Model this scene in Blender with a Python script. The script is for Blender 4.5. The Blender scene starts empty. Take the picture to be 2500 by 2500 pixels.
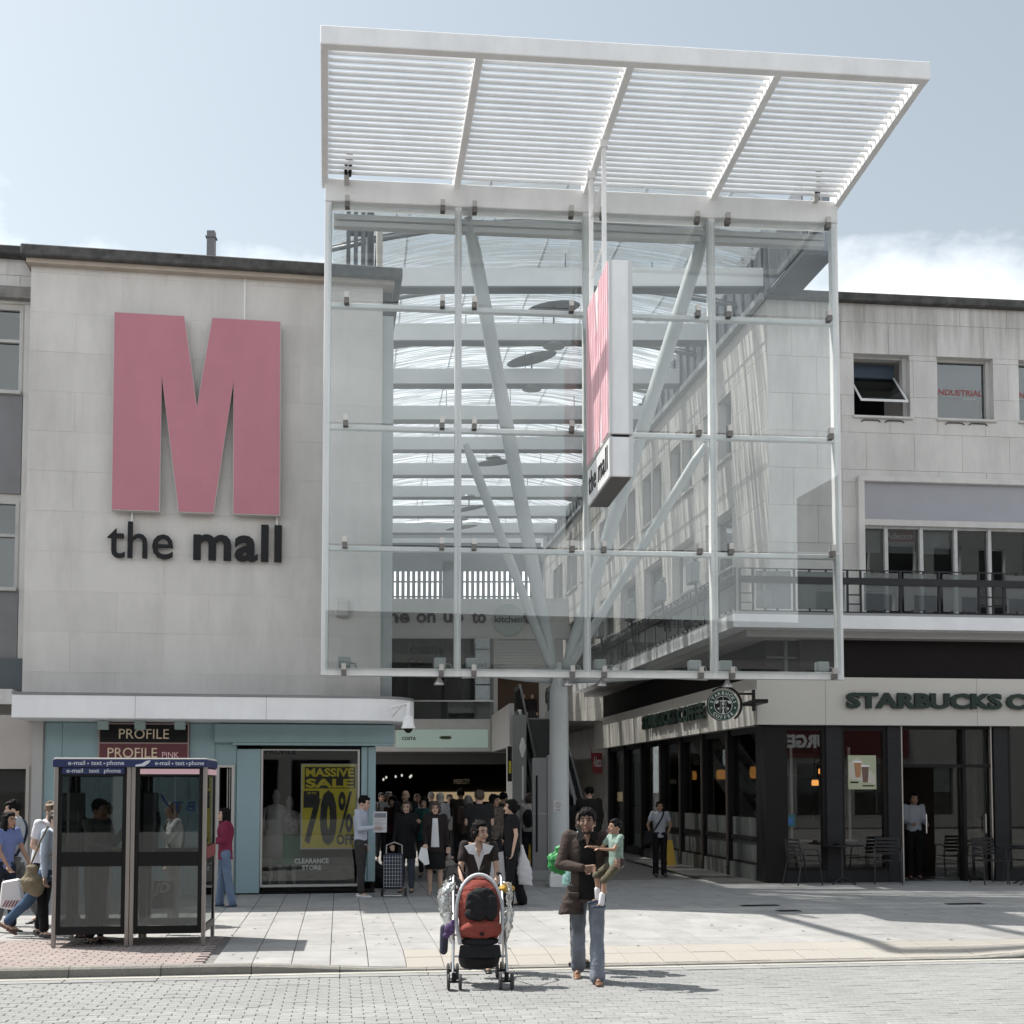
import bpy, bmesh, math, random
from math import radians, sin, cos, tan, atan, atan2, pi, sqrt
from mathutils import Vector, Matrix, noise

random.seed(7)
sc = bpy.context.scene
COL = sc.collection

# ------------------------------------------------------------------ camera
FPX = 3000.0                     # focal length in pixels of the 2500 px photograph
EYE = 1.9
THETA = atan(0.0553)
SHIFT = 509.0
cam_d = bpy.data.cameras.new('camera')
cam_d.sensor_width = 36.0
cam_d.lens = 36.0 * FPX / 2500.0
cam_d.shift_y = SHIFT / 2500.0
cam_d.clip_start = 0.1
cam_d.clip_end = 1500.0
cam = bpy.data.objects.new('camera', cam_d)
cam.location = (0, 0, EYE)
cam.rotation_euler = (pi / 2 + THETA, 0, 0)
COL.objects.link(cam)
sc.camera = cam

# ------------------------------------------------------------------ world and sun
SUNV = Vector((-.565, .207, 1.0)).normalized()       # towards the sun
w = bpy.data.worlds.new("World")
sc.world = w
w.use_nodes = True
nt = w.node_tree
nt.nodes.clear()
out = nt.nodes.new('ShaderNodeOutputWorld')
bg = nt.nodes.new('ShaderNodeBackground')
bg.inputs['Strength'].default_value = 0.125
sky = nt.nodes.new('ShaderNodeTexSky')
sky.sky_type = 'NISHITA'
sky.sun_disc = False
sky.sun_elevation = math.asin(SUNV.z)
sky.sun_rotation = atan2(SUNV.x, SUNV.y)
sky.air_density = 1.3
sky.dust_density = 2.0
sky.ozone_density = 1.0
hs = nt.nodes.new('ShaderNodeHueSaturation')
hs.inputs['Saturation'].default_value = 0.44
hs.inputs['Value'].default_value = 0.86
nt.links.new(sky.outputs[0], hs.inputs['Color'])
tc = nt.nodes.new('ShaderNodeTexCoord')
mp = nt.nodes.new('ShaderNodeMapping')
mp.inputs['Scale'].default_value = (1.0, 1.0, 1.9)
mp.inputs['Location'].default_value = (0.35, 0.2, 0.0)
nt.links.new(tc.outputs['Generated'], mp.inputs['Vector'])
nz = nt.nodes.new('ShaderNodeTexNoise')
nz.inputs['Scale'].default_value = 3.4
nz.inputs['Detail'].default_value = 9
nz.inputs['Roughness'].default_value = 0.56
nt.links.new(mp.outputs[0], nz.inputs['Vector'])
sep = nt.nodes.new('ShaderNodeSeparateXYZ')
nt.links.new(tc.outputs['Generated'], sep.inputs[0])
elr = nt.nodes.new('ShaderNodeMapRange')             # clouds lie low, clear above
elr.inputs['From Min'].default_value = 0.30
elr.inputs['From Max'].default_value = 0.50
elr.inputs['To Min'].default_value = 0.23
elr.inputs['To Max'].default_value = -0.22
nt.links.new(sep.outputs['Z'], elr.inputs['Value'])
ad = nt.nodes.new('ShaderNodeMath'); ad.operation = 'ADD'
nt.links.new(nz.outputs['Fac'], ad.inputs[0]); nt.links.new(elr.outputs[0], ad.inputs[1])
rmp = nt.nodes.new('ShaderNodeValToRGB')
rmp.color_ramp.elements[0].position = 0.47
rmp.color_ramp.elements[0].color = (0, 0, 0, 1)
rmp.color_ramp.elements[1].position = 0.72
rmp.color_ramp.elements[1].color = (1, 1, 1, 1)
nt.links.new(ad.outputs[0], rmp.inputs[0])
tn = nt.nodes.new('ShaderNodeMixRGB'); tn.blend_type = 'MULTIPLY'; tn.inputs['Fac'].default_value = 1.0
tn.inputs['Color2'].default_value = (0.955, 1.0, 0.975, 1)
nt.links.new(hs.outputs[0], tn.inputs['Color1'])
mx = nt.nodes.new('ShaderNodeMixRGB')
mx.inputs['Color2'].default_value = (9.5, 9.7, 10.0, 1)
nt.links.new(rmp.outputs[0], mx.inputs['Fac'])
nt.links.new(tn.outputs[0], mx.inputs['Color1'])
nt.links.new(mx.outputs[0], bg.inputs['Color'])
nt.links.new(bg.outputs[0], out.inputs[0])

sd = bpy.data.lights.new('sun', 'SUN')
sd.energy = 4.3
sd.angle = radians(0.53)
sd.color = (1.0, 0.965, 0.91)
so = bpy.data.objects.new('sun', sd)
so.rotation_euler = (-SUNV).to_track_quat('-Z', 'Y').to_euler()
so.location = (-20, 10, 40)
COL.objects.link(so)

sc.view_settings.view_transform = 'Standard'
sc.view_settings.look = 'None'
sc.view_settings.exposure = 0.62
sc.view_settings.gamma = 1.0
sc.view_settings.use_curve_mapping = False
sc.render.engine = 'CYCLES'
sc.cycles.max_bounces = 8
sc.cycles.diffuse_bounces = 4
sc.cycles.transparent_max_bounces = 24
sc.cycles.use_denoising = True

# ------------------------------------------------------------------ materials
MATS = {}


def mat(name, col, rough=0.6, metal=0.0, rv=.3, var=0.0, vscale=3.0, bump=0.0, bscale=40.0, spec=0.5,
        stretch=(1, 1, 1), dirt=0.0, dscale=1.0, dstretch=(1, 1, .25), topz=None, coat=0.0, emit=None, estr=0.0):
    if name in MATS:
        return MATS[name]
    m = bpy.data.materials.new(name)
    m.use_nodes = True
    n = m.node_tree
    b = n.nodes['Principled BSDF']
    b.inputs['Base Color'].default_value = (*col, 1)
    b.inputs['Roughness'].default_value = rough
    b.inputs['Metallic'].default_value = metal
    b.inputs['Specular IOR Level'].default_value = spec
    b.inputs['Coat Weight'].default_value = coat
    if emit:
        b.inputs['Emission Color'].default_value = (*emit, 1)
        b.inputs['Emission Strength'].default_value = estr
    if var > 0 or bump > 0 or dirt > 0:
        t = n.nodes.new('ShaderNodeTexCoord')
        g = n.nodes.new('ShaderNodeNewGeometry')
        mpn = n.nodes.new('ShaderNodeMapping')
        mpn.inputs['Scale'].default_value = stretch
        n.links.new(g.outputs['Position'], mpn.inputs['Vector'])
    last = None
    if var > 0:
        a = n.nodes.new('ShaderNodeTexNoise')
        a.inputs['Scale'].default_value = vscale
        a.inputs['Detail'].default_value = 6
        a.inputs['Roughness'].default_value = 0.62
        n.links.new(mpn.outputs[0], a.inputs['Vector'])
        r = n.nodes.new('ShaderNodeMapRange')
        r.inputs['From Min'].default_value = 0.3
        r.inputs['From Max'].default_value = 0.7
        r.inputs['To Min'].default_value = 1 - var
        r.inputs['To Max'].default_value = 1 + var
        n.links.new(a.outputs['Fac'], r.inputs['Value'])
        oi = n.nodes.new('ShaderNodeObjectInfo')
        r2 = n.nodes.new('ShaderNodeMapRange')
        r2.inputs['To Min'].default_value = 1 - var * rv
        r2.inputs['To Max'].default_value = 1 + var * rv
        n.links.new(oi.outputs['Random'], r2.inputs['Value'])
        mu = n.nodes.new('ShaderNodeMath'); mu.operation = 'MULTIPLY'
        n.links.new(r.outputs[0], mu.inputs[0]); n.links.new(r2.outputs[0], mu.inputs[1])
        v = n.nodes.new('ShaderNodeVectorMath'); v.operation = 'SCALE'
        v.inputs[0].default_value = col
        n.links.new(mu.outputs[0], v.inputs['Scale'])
        last = v.outputs[0]
    if dirt > 0:
        md = n.nodes.new('ShaderNodeMapping')
        md.inputs['Scale'].default_value = dstretch
        n.links.new(g.outputs['Position'], md.inputs['Vector'])
        a = n.nodes.new('ShaderNodeTexNoise')
        a.inputs['Scale'].default_value = dscale
        a.inputs['Detail'].default_value = 8
        a.inputs['Roughness'].default_value = 0.7
        n.links.new(md.outputs[0], a.inputs['Vector'])
        r = n.nodes.new('ShaderNodeMapRange')
        r.inputs['From Min'].default_value = 0.42
        r.inputs['From Max'].default_value = 0.72
        r.inputs['To Min'].default_value = 0
        r.inputs['To Max'].default_value = dirt
        n.links.new(a.outputs['Fac'], r.inputs['Value'])
        x = n.nodes.new('ShaderNodeMixRGB')
        x.inputs['Color1'].default_value = (*col, 1)
        x.inputs['Color2'].default_value = (col[0] * .42, col[1] * .42, col[2] * .42, 1)
        if last:
            n.links.new(last, x.inputs['Color1'])
        n.links.new(r.outputs[0], x.inputs['Fac'])
        last = x.outputs[0]
    if topz and last:                 # rain streaks running down from the coping
        ms_ = n.nodes.new('ShaderNodeMapping'); ms_.inputs['Scale'].default_value = (5.0, 5.0, .35)
        n.links.new(g.outputs['Position'], ms_.inputs['Vector'])
        a = n.nodes.new('ShaderNodeTexNoise'); a.inputs['Scale'].default_value = 1.0; a.inputs['Detail'].default_value = 5; a.inputs['Roughness'].default_value = .7
        n.links.new(ms_.outputs[0], a.inputs['Vector'])
        sx_ = n.nodes.new('ShaderNodeSeparateXYZ'); n.links.new(g.outputs['Position'], sx_.inputs[0])
        rz_ = n.nodes.new('ShaderNodeMapRange'); rz_.inputs['From Min'].default_value = topz - 1.3; rz_.inputs['From Max'].default_value = topz; rz_.inputs['To Min'].default_value = -.25; rz_.inputs['To Max'].default_value = .12; rz_.clamp = True
        n.links.new(sx_.outputs['Z'], rz_.inputs['Value'])
        ad_ = n.nodes.new('ShaderNodeMath'); ad_.operation = 'ADD'; n.links.new(a.outputs['Fac'], ad_.inputs[0]); n.links.new(rz_.outputs[0], ad_.inputs[1])
        rr_ = n.nodes.new('ShaderNodeMapRange'); rr_.inputs['From Min'].default_value = .45; rr_.inputs['From Max'].default_value = .72; rr_.inputs['To Max'].default_value = .5
        n.links.new(ad_.outputs[0], rr_.inputs['Value'])
        xs_ = n.nodes.new('ShaderNodeMixRGB'); xs_.inputs['Color2'].default_value = (col[0] * .38, col[1] * .37, col[2] * .35, 1)
        n.links.new(rr_.outputs[0], xs_.inputs['Fac']); n.links.new(last, xs_.inputs['Color1'])
        last = xs_.outputs[0]
    if last:
        n.links.new(last, b.inputs['Base Color'])
    if bump > 0:
        a = n.nodes.new('ShaderNodeTexNoise')
        a.inputs['Scale'].default_value = bscale
        a.inputs['Detail'].default_value = 5
        n.links.new(mpn.outputs[0], a.inputs['Vector'])
        bp = n.nodes.new('ShaderNodeBump')
        bp.inputs['Strength'].default_value = bump
        bp.inputs['Distance'].default_value = 0.02
        n.links.new(a.outputs['Fac'], bp.inputs['Height'])
        n.links.new(bp.outputs[0], b.inputs['Normal'])
    MATS[name] = m
    return m


def glass(name, tint, base, gain=1.0, rough=0.0, body=None, bodyfac=0.0):
    """thin sheet glass: clear transmission with a mirror share that grows at grazing angles"""
    if name in MATS:
        return MATS[name]
    m = bpy.data.materials.new(name)
    m.use_nodes = True
    n = m.node_tree
    n.nodes.clear()
    o = n.nodes.new('ShaderNodeOutputMaterial')
    tr = n.nodes.new('ShaderNodeBsdfTransparent')
    tr.inputs[0].default_value = (*tint, 1)
    gl = n.nodes.new('ShaderNodeBsdfGlossy')
    gl.inputs['Color'].default_value = (.93, .97, .96, 1)
    gl.inputs['Roughness'].default_value = rough
    fr = n.nodes.new('ShaderNodeFresnel')
    fr.inputs['IOR'].default_value = 1.5
    ma = n.nodes.new('ShaderNodeMath'); ma.operation = 'MULTIPLY_ADD'; ma.use_clamp = True
    ma.inputs[1].default_value = gain
    ma.inputs[2].default_value = base
    n.links.new(fr.outputs[0], ma.inputs[0])
    first = tr.outputs[0]
    if body:
        df = n.nodes.new('ShaderNodeBsdfDiffuse')
        df.inputs['Color'].default_value = (*body, 1)
        m1 = n.nodes.new('ShaderNodeMixShader')
        m1.inputs[0].default_value = bodyfac
        n.links.new(tr.outputs[0], m1.inputs[1]); n.links.new(df.outputs[0], m1.inputs[2])
        first = m1.outputs[0]
    mxs = n.nodes.new('ShaderNodeMixShader')
    n.links.new(ma.outputs[0], mxs.inputs[0])
    n.links.new(first, mxs.inputs[1])
    n.links.new(gl.outputs[0], mxs.inputs[2])
    n.links.new(mxs.outputs[0], o.inputs[0])
    MATS[name] = m
    return m


STONE_L = mat('pale_stone', (.64, .615, .585), .85, rv=.6, topz=11.5, var=.06, vscale=.7, bump=.25, bscale=25, dirt=.30, dscale=1.1, dstretch=(1.3, 1.3, .3))
STONE_R = mat('weathered_stone', (.66, .64, .61), .85, rv=.5, topz=11.4, var=.08, vscale=.9, bump=.25, bscale=25, dirt=.38, dscale=1.0, dstretch=(1.4, 1.4, .3))
STONE_A = mat('alley_stone', (.58, .55, .51), .85, var=.08, vscale=.9, bump=.2, bscale=25, dirt=.3, dscale=1.1, dstretch=(1.5, 1.5, .2))
MORTAR = mat('mortar', (.62, .60, .575), .9)
MORTAR_D = mat('dark_mortar', (.55, .53, .50), .9)
COPING = mat('blackened_coping', (.07, .068, .065), .9, var=.5, vscale=5, bump=.5, bscale=30)
WHITE = mat('white_paint', (.82, .82, .815), .38, var=.04, vscale=2, dirt=.2, dscale=2.0)
WHITE_C = mat('canopy_white', (.87, .87, .88), .5, var=.04, vscale=1.5, dirt=.15, dscale=1.4)
TEAL = mat('teal_panel', (.27, .385, .41), .45, var=.04, vscale=2, dirt=.15, dscale=1.5)
DARK = mat('dark_interior', (.022, .021, .02), .8)
BLACK = mat('black_satin', (.008, .008, .009), .45, spec=.25)
BLACKM = mat('black_metal', (.010, .010, .011), .4, spec=.3)
GREY_ST = mat('grey_steel', (.36, .38, .385), .4, metal=.1, var=.03)
STEEL = mat('brushed_steel', (.55, .53, .51), .3, metal=.9, var=.05, vscale=6)
PINK = mat('rose_panel', (.47, .175, .215), .38, var=.05, vscale=1.3, dirt=.12, dscale=1.5, dstretch=(1.5, 1.5, .4))
PINKL = mat('pale_rose_panel', (.82, .53, .57), .5)
GLASS_C = glass('clear_screen_glass', (.925, .938, .938), .022, .85)
GLASS_S = glass('shop_glass', (.88, .885, .88), .01, .9)
GLASS_B = glass('booth_glass', (.68, .69, .685), .04, 1.1)
GLASS_U = glass('office_glass', (.66, .68, .69), .025, 1.1)


# ------------------------------------------------------------------ object helpers
def link(o):
    COL.objects.link(o)
    return o


def tag(o, label=None, cat=None, group=None, kind=None):
    if label:
        o['label'] = label
    if cat:
        o['category'] = cat
    if group:
        o['group'] = group
    if kind:
        o['kind'] = kind
    return o


def thing(name, label, cat, loc=(0, 0, 0), rz=0.0, group=None, kind=None):
    o = bpy.data.objects.new(name, None)
    o.empty_display_size = .2
    o.location = loc
    o.rotation_euler = (0, 0, rz)
    link(o)
    return tag(o, label, cat, group, kind)


class MB:
    """collects primitives as vertices and faces and links them as one mesh object"""

    def __init__(s):
        s.v = []
        s.f = []

    def add(s, vs, fs):
        k = len(s.v)
        s.v += [Vector(p) for p in vs]
        s.f += [tuple(i + k for i in f) for f in fs]

    def hexa(s, p):      # 8 points, bottom 4 then top 4, same winding
        s.add(p, [(0, 3, 2, 1), (4, 5, 6, 7), (0, 1, 5, 4), (1, 2, 6, 5), (2, 3, 7, 6), (3, 0, 4, 7)])

    def box(s, x0, x1, y0, y1, z0, z1):
        s.hexa([(x0, y0, z0), (x1, y0, z0), (x1, y1, z0), (x0, y1, z0), (x0, y0, z1), (x1, y0, z1), (x1, y1, z1), (x0, y1, z1)])

    def fbox(s, fr, s0, s1, z0, z1, n0, n1):     # box in a facade frame; n grows outward
        if s0 > s1: s0, s1 = s1, s0
        if z0 > z1: z0, z1 = z1, z0
        if n0 > n1: n0, n1 = n1, n0
        P = fr.P
        s.hexa([P(s0, z0, n1), P(s1, z0, n1), P(s1, z0, n0), P(s0, z0, n0), P(s0, z1, n1), P(s1, z1, n1), P(s1, z1, n0), P(s0, z1, n0)])

    def tube(s, pts, r, seg=8, closed=False, caps=True):
        pts = [Vector(p) for p in pts]
        rs = r if isinstance(r, (list, tuple)) else [r] * len(pts)
        k = len(s.v)
        n = len(pts)
        up0 = None
        for i, p in enumerate(pts):
            d = (pts[min(i + 1, n - 1)] - pts[max(i - 1, 0)])
            if closed:
                d = pts[(i + 1) % n] - pts[(i - 1) % n]
            d.normalize()
            if up0 is None:
                up0 = Vector((0, 0, 1)) if abs(d.z) < .9 else Vector((0, 1, 0))
            a = d.cross(up0)
            if a.length < 1e-4:
                a = d.cross(Vector((1, 0, 0)))
            a.normalize()
            b = a.cross(d).normalized()
            up0 = b
            for j in range(seg):
                t = 2 * pi * j / seg
                s.v.append(p + (a * cos(t) + b * sin(t)) * rs[i])
        m = n if closed else n - 1
        for i in range(m):
            i2 = (i + 1) % n
            for j in range(seg):
                j2 = (j + 1) % seg
                s.f.append((k + i * seg + j, k + i * seg + j2, k + i2 * seg + j2, k + i2 * seg + j))
        if caps and not closed:
            s.f.append(tuple(k + j for j in range(seg))[::-1])
            s.f.append(tuple(k + (n - 1) * seg + j for j in range(seg)))

    def rcone(s, p0, r0, p1, r1, seg=10):        # capsule with two radii
        p0 = Vector(p0); p1 = Vector(p1)
        d = p1 - p0
        L = d.length
        if L < 1e-6:
            d = Vector((0, 0, 1)); L = 1e-6
        d = d / L
        pts = []; rs = []
        for t in (-.98, -.75, -.4, 0):
            pts.append(p0 + d * r0 * t); rs.append(r0 * sqrt(max(0, 1 - t * t)))
        for t in (0, .4, .75, .98):
            pts.append(p1 + d * r1 * t); rs.append(r1 * sqrt(max(0, 1 - t * t)))
        if L < 1e-5:
            pts.pop(3); rs.pop(3)
        a = d.cross(Vector((0, 0, 1)) if abs(d.z) < .9 else Vector((0, 1, 0))).normalized()
        b = a.cross(d)
        k = len(s.v)
        for p, r in zip(pts, rs):
            for j in range(seg):
                t = 2 * pi * j / seg
                s.v.append(p + (a * cos(t) + b * sin(t)) * r)
        n = len(pts)
        for i in range(n - 1):
            for j in range(seg):
                j2 = (j + 1) % seg
                s.f.append((k + i * seg + j, k + i * seg + j2, k + (i + 1) * seg + j2, k + (i + 1) * seg + j))
        s.f.append(tuple(k + j for j in range(seg))[::-1])
        s.f.append(tuple(k + (n - 1) * seg + j for j in range(seg)))

    def ell(s, c, r, M=None, seg=14, rings=9):
        c = Vector(c)
        k = len(s.v)
        for i in range(1, rings):
            a = pi * i / rings
            for j in range(seg):
                t = 2 * pi * j / seg
                q = Vector((r[0] * sin(a) * cos(t), r[1] * sin(a) * sin(t), r[2] * cos(a)))
                s.v.append(c + (M @ q if M else q))
        top = len(s.v); q = Vector((0, 0, r[2])); s.v.append(c + (M @ q if M else q))
        bot = len(s.v); q = Vector((0, 0, -r[2])); s.v.append(c + (M @ q if M else q))
        for i in range(rings - 2):
            for j in range(seg):
                j2 = (j + 1) % seg
                s.f.append((k + i * seg + j, k + (i + 1) * seg + j, k + (i + 1) * seg + j2, k + i * seg + j2))
        for j in range(seg):
            j2 = (j + 1) % seg
            s.f.append((top, k + j, k + j2))
            s.f.append((bot, k + (rings - 2) * seg + j2, k + (rings - 2) * seg + j))

    def loft(s, rings, seg=20):                   # rings: (centre, rx, ry[, M])
        k = len(s.v)
        for rg in rings:
            c = Vector(rg[0]); M = rg[3] if len(rg) > 3 else None
            for j in range(seg):
                t = 2 * pi * j / seg
                q = Vector((rg[1] * cos(t), rg[2] * sin(t), 0))
                s.v.append(c + (M @ q if M else q))
        n = len(rings)
        for i in range(n - 1):
            for j in range(seg):
                j2 = (j + 1) % seg
                s.f.append((k + i * seg + j, k + i * seg + j2, k + (i + 1) * seg + j2, k + (i + 1) * seg + j))
        s.f.append(tuple(k + j for j in range(seg))[::-1])
        s.f.append(tuple(k + (n - 1) * seg + j for j in range(seg)))

    def prism(s, poly, fr, n0, n1):               # poly: list of (s,z); concave allowed
        from mathutils.geometry import tessellate_polygon
        tri = tessellate_polygon([[Vector((a, b, 0)) for a, b in poly]])
        k = len(s.v); m = len(poly)
        for nn in (n0, n1):
            for a, b in poly:
                s.v.append(fr.P(a, b, nn))
        for t in tri:
            s.f.append(tuple(k + i for i in t)); s.f.append(tuple(k + m + i for i in reversed(t)))
        for i in range(m):
            j = (i + 1) % m
            s.f.append((k + i, k + j, k + m + j, k + m + i))

    def build(s, name, m, parent=None, smooth=False, bevel=0.0, recalc=True):
        me = bpy.data.meshes.new(name)
        off = Vector((0, 0, 0))
        vs = s.v
        if parent is not None:
            off = WORLD_OFF.get(parent.name)
            if off is not None:
                vs = [v - off for v in s.v]
        me.from_pydata([tuple(v) for v in vs], [], s.f)
        me.update()
        if recalc or bevel > 0:
            bm = bmesh.new(); bm.from_mesh(me)
            if recalc:
                bmesh.ops.recalc_face_normals(bm, faces=bm.faces)
            if bevel > 0:
                es = [e for e in bm.edges if len(e.link_faces) == 2 and e.calc_face_angle(0) > .6]
                bmesh.ops.bevel(bm, geom=es, offset=bevel, segments=1, affect='EDGES', clamp_overlap=True)
            bm.to_mesh(me); bm.free()
        if m is not None:
            me.materials.append(m)
        if smooth:
            me.polygons.foreach_set('use_smooth', [True] * len(me.polygons))
            me.update()
        o = bpy.data.objects.new(name, me)
        if parent is not None:
            o.parent = parent
            if parent.name in WORLD_OFF:
                WORLD_OFF[o.name] = WORLD_OFF[parent.name]
        link(o)
        return o


WORLD_OFF = {}       # things whose parts are given in world coordinates: name -> location


def wthing(name, label, cat, loc, group=None, kind=None):
    o = thing(name, label, cat, loc, 0, group, kind)
    WORLD_OFF[o.name] = Vector(loc)
    return o


def wstruct(name, loc=(0, 0, 0)):
    o = thing(name, None, None, loc, 0, None, 'structure')
    WORLD_OFF[o.name] = Vector(loc)
    return o


def copy_part(o, parent, loc=None):
    c = o.copy()
    c.parent = parent
    if loc is not None:
        c.location = loc
    return link(c)


def copy_tree(o, parent=None):
    kids = list(o.children)
    c = o.copy()
    link(c)
    c.parent = parent
    for ch in kids:
        copy_tree(ch, c)
    return c


def ray(u, v):
    dx = (u - 1250) / FPX
    dy = (1250 - v + SHIFT) / FPX
    return Vector((dx, cos(THETA) - dy * sin(THETA), sin(THETA) + dy * cos(THETA)))


CAMP = Vector((0, 0, EYE))


class Frame:
    """a vertical facade plane: s along it, z up, n outward"""

    def __init__(s, ox, oy, e, nn):
        s.o = Vector((ox, oy, 0))
        s.e = Vector((e[0], e[1], 0)).normalized()
        s.n = Vector((nn[0], nn[1], 0)).normalized()

    def P(s, a, z, n=0.0):
        p = s.o + s.e * a + s.n * n
        return Vector((p.x, p.y, z))

    def hit(s, u, v, n=0.0):
        d = ray(u, v)
        k = (n - (CAMP - s.o).dot(s.n)) / d.dot(s.n)
        q = CAMP + d * k
        return (q - s.o).dot(s.e), q.z

    def rect(s, u0, u1, v0, v1, n=0.0):
        vm = (v0 + v1) / 2; um = (u0 + u1) / 2
        return s.hit(u0, vm, n)[0], s.hit(u1, vm, n)[0], s.hit(um, v1, n)[1], s.hit(um, v0, n)[1]


def facade(Yo, t):
    return Frame(0, Yo, (1, t), (t, -1))


def ground(u, v, z=0.1):
    d = ray(u, v)
    k = (z - EYE) / d.z
    q = CAMP + d * k
    return q.x, q.y


FONT = None
TMP = bpy.data.scenes.new('tmp')


def tmp_graph(o):
    """evaluate one object in an otherwise empty scene (fast)"""
    TMP.collection.objects.link(o)
    with bpy.context.temp_override(scene=TMP, view_layer=TMP.view_layers[0]):
        return bpy.context.evaluated_depsgraph_get()


_tc = {}


def text_data(s, bold=0.0, depth=0.01, shear=0.0, spacing=1.0):
    key = (s, bold, depth, shear, spacing)
    if key in _tc:
        return _tc[key]
    c = bpy.data.curves.new('lettering', 'FONT')
    c.body = s
    c.size = 1.0
    c.offset = bold
    c.extrude = depth / 2
    c.resolution_u = 3
    c.shear = shear
    c.space_character = spacing
    o = bpy.data.objects.new('tmp', c)
    dg = tmp_graph(o)
    me = bpy.data.meshes.new_from_object(o.evaluated_get(dg))
    vs = [v.co.copy() for v in me.vertices]
    fs = [tuple(p.vertices) for p in me.polygons]
    bpy.data.objects.remove(o, do_unlink=True); bpy.data.curves.remove(c); bpy.data.meshes.remove(me)
    _tc[key] = (vs, fs)
    return _tc[key]


def text(mb, s, fr, s0, s1, z0, z1, n, bold=0.0, depth=0.006, mirror=False, shear=0.0, spacing=1.0):
    """lettering filling the rectangle s0..s1, z0..z1 of a frame"""
    vs, fs = text_data(s, bold, 1.0, shear, spacing)
    if not vs:
        return
    x0 = min(v.x for v in vs); x1 = max(v.x for v in vs)
    y0 = min(v.y for v in vs); y1 = max(v.y for v in vs)
    P = []
    for v in vs:
        a = (v.x - x0) / (x1 - x0)
        if mirror:
            a = 1 - a
        P.append(fr.P(s0 + (s1 - s0) * a, z0 + (z1 - z0) * (v.y - y0) / (y1 - y0), n + (v.z + .5) * depth))
    mb.add(P, fs)


def letters(word, fr, s0, s1, z0, z1, n, m, parent, bold=0.0, depth=0.05, name='letter', spacing=1.0):
    """each letter an object; a word fitted to the rectangle (z0 baseline side, z1 top)"""
    vs, fs = text_data(word, bold, 1.0, 0.0, spacing)
    X0 = min(v.x for v in vs); X1 = max(v.x for v in vs)
    Y0 = min(v.y for v in vs); Y1 = max(v.y for v in vs)
    par = list(range(len(vs)))

    def find(a):
        while par[a] != a:
            par[a] = par[par[a]]; a = par[a]
        return a
    for f in fs:
        for k in f[1:]:
            par[find(k)] = find(f[0])
    comp = {}
    for i in range(len(vs)):
        comp.setdefault(find(i), []).append(i)
    cs = sorted(comp.values(), key=lambda c: min(vs[i].x for i in c))
    out_ = []
    for c in cs:       # join pieces that overlap in x into one letter
        a = min(vs[i].x for i in c); b = max(vs[i].x for i in c)
        if out_ and a < out_[-1][1] - .45 * (b - a):
            out_[-1][2].extend(c); out_[-1][1] = max(out_[-1][1], b)
        else:
            out_.append([a, b, list(c)])
    for a, b, c in out_:
        st = set(c); idx = {k: j for j, k in enumerate(c)}
        mb = MB()
        mb.add([fr.P(s0 + (s1 - s0) * (vs[i].x - X0) / (X1 - X0), z0 + (z1 - z0) * (vs[i].y - Y0) / (Y1 - Y0), n + (vs[i].z + .5) * depth) for i in c],
               [tuple(idx[i] for i in f) for f in fs if f[0] in st])
        mb.build(name, m, parent)


def subtract(rect, holes):
    rs = [rect]
    for h in holes:
        nx = []
        for (a, b, c, d) in rs:
            if h[0] >= b or h[1] <= a or h[2] >= d or h[3] <= c:
                nx.append((a, b, c, d)); continue
            if h[2] > c: nx.append((a, b, c, h[2]))
            if h[3] < d: nx.append((a, b, h[3], d))
            lo, hi = max(c, h[2]), min(d, h[3])
            if h[0] > a: nx.append((a, h[0], lo, hi))
            if h[1] < b: nx.append((h[1], b, lo, hi))
        rs = nx
    return [r for r in rs if r[1] - r[0] > .02 and r[3] - r[2] > .02]


def stones(fr, s0, s1, z0, z1, pw, ph, n, m, parent, holes=(), joint=.008, th=.04, name='stone_panel', seed=1):
    rnd = random.Random(seed)
    z = z0; k = 0
    while z < z1 - .02:
        zt = min(z + ph, z1)
        a = s0 - (pw * .5 if k % 2 else 0)
        while a < s1 - .02:
            r = subtract((max(a, s0), min(a + pw, s1), z, zt), holes)
            for q in r:
                mb = MB()
                j = joint / 2
                dn = rnd.uniform(-.0015, .0015)
                # keep the joint only inside the field
                mb.fbox(fr, q[0] + j, q[1] - j, q[2] + j, q[3] - j, n - th, n + dn)
                mb.build(name, m, parent)
            a += pw
        z = zt; k += 1


def quads_with_holes(mb, fr, s0, s1, z0, z1, n0, n1, holes):
    for q in subtract((s0, s1, z0, z1), holes):
        mb.fbox(fr, q[0], q[1], q[2], q[3], n0, n1)

# ================================================================== GROUND
TS = .14                                   # the street runs along (1, .14)
STREET = facade(13.1, TS)                  # kerb line; n grows towards the camera


def smooth01(x):
    x = max(0, min(1, x)); return x * x * (3 - 2 * x)


def pz(p):
    """height of the pavement: 0.1, with a dropped kerb in the middle of the view"""
    q = Vector((p.x, p.y, 0)) - STREET.o
    s = q.dot(STREET.e); d = -q.dot(STREET.n)
    drop = smooth01((s + 3.0) / 2.1) * (1 - smooth01((s - 5.2) / 1.3))
    return .10 - .085 * drop * (1 - smooth01(d / .9))


SOIL = mat('ground_far', (.16, .155, .15), .95, var=.15, vscale=.3)
mb = MB(); mb.add([(-400, -200, -.25), (400, -200, -.25), (400, 600, -.25), (-400, 600, -.25)], [(0, 1, 2, 3)])
tag(mb.build('ground', SOIL), kind='structure')

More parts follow.
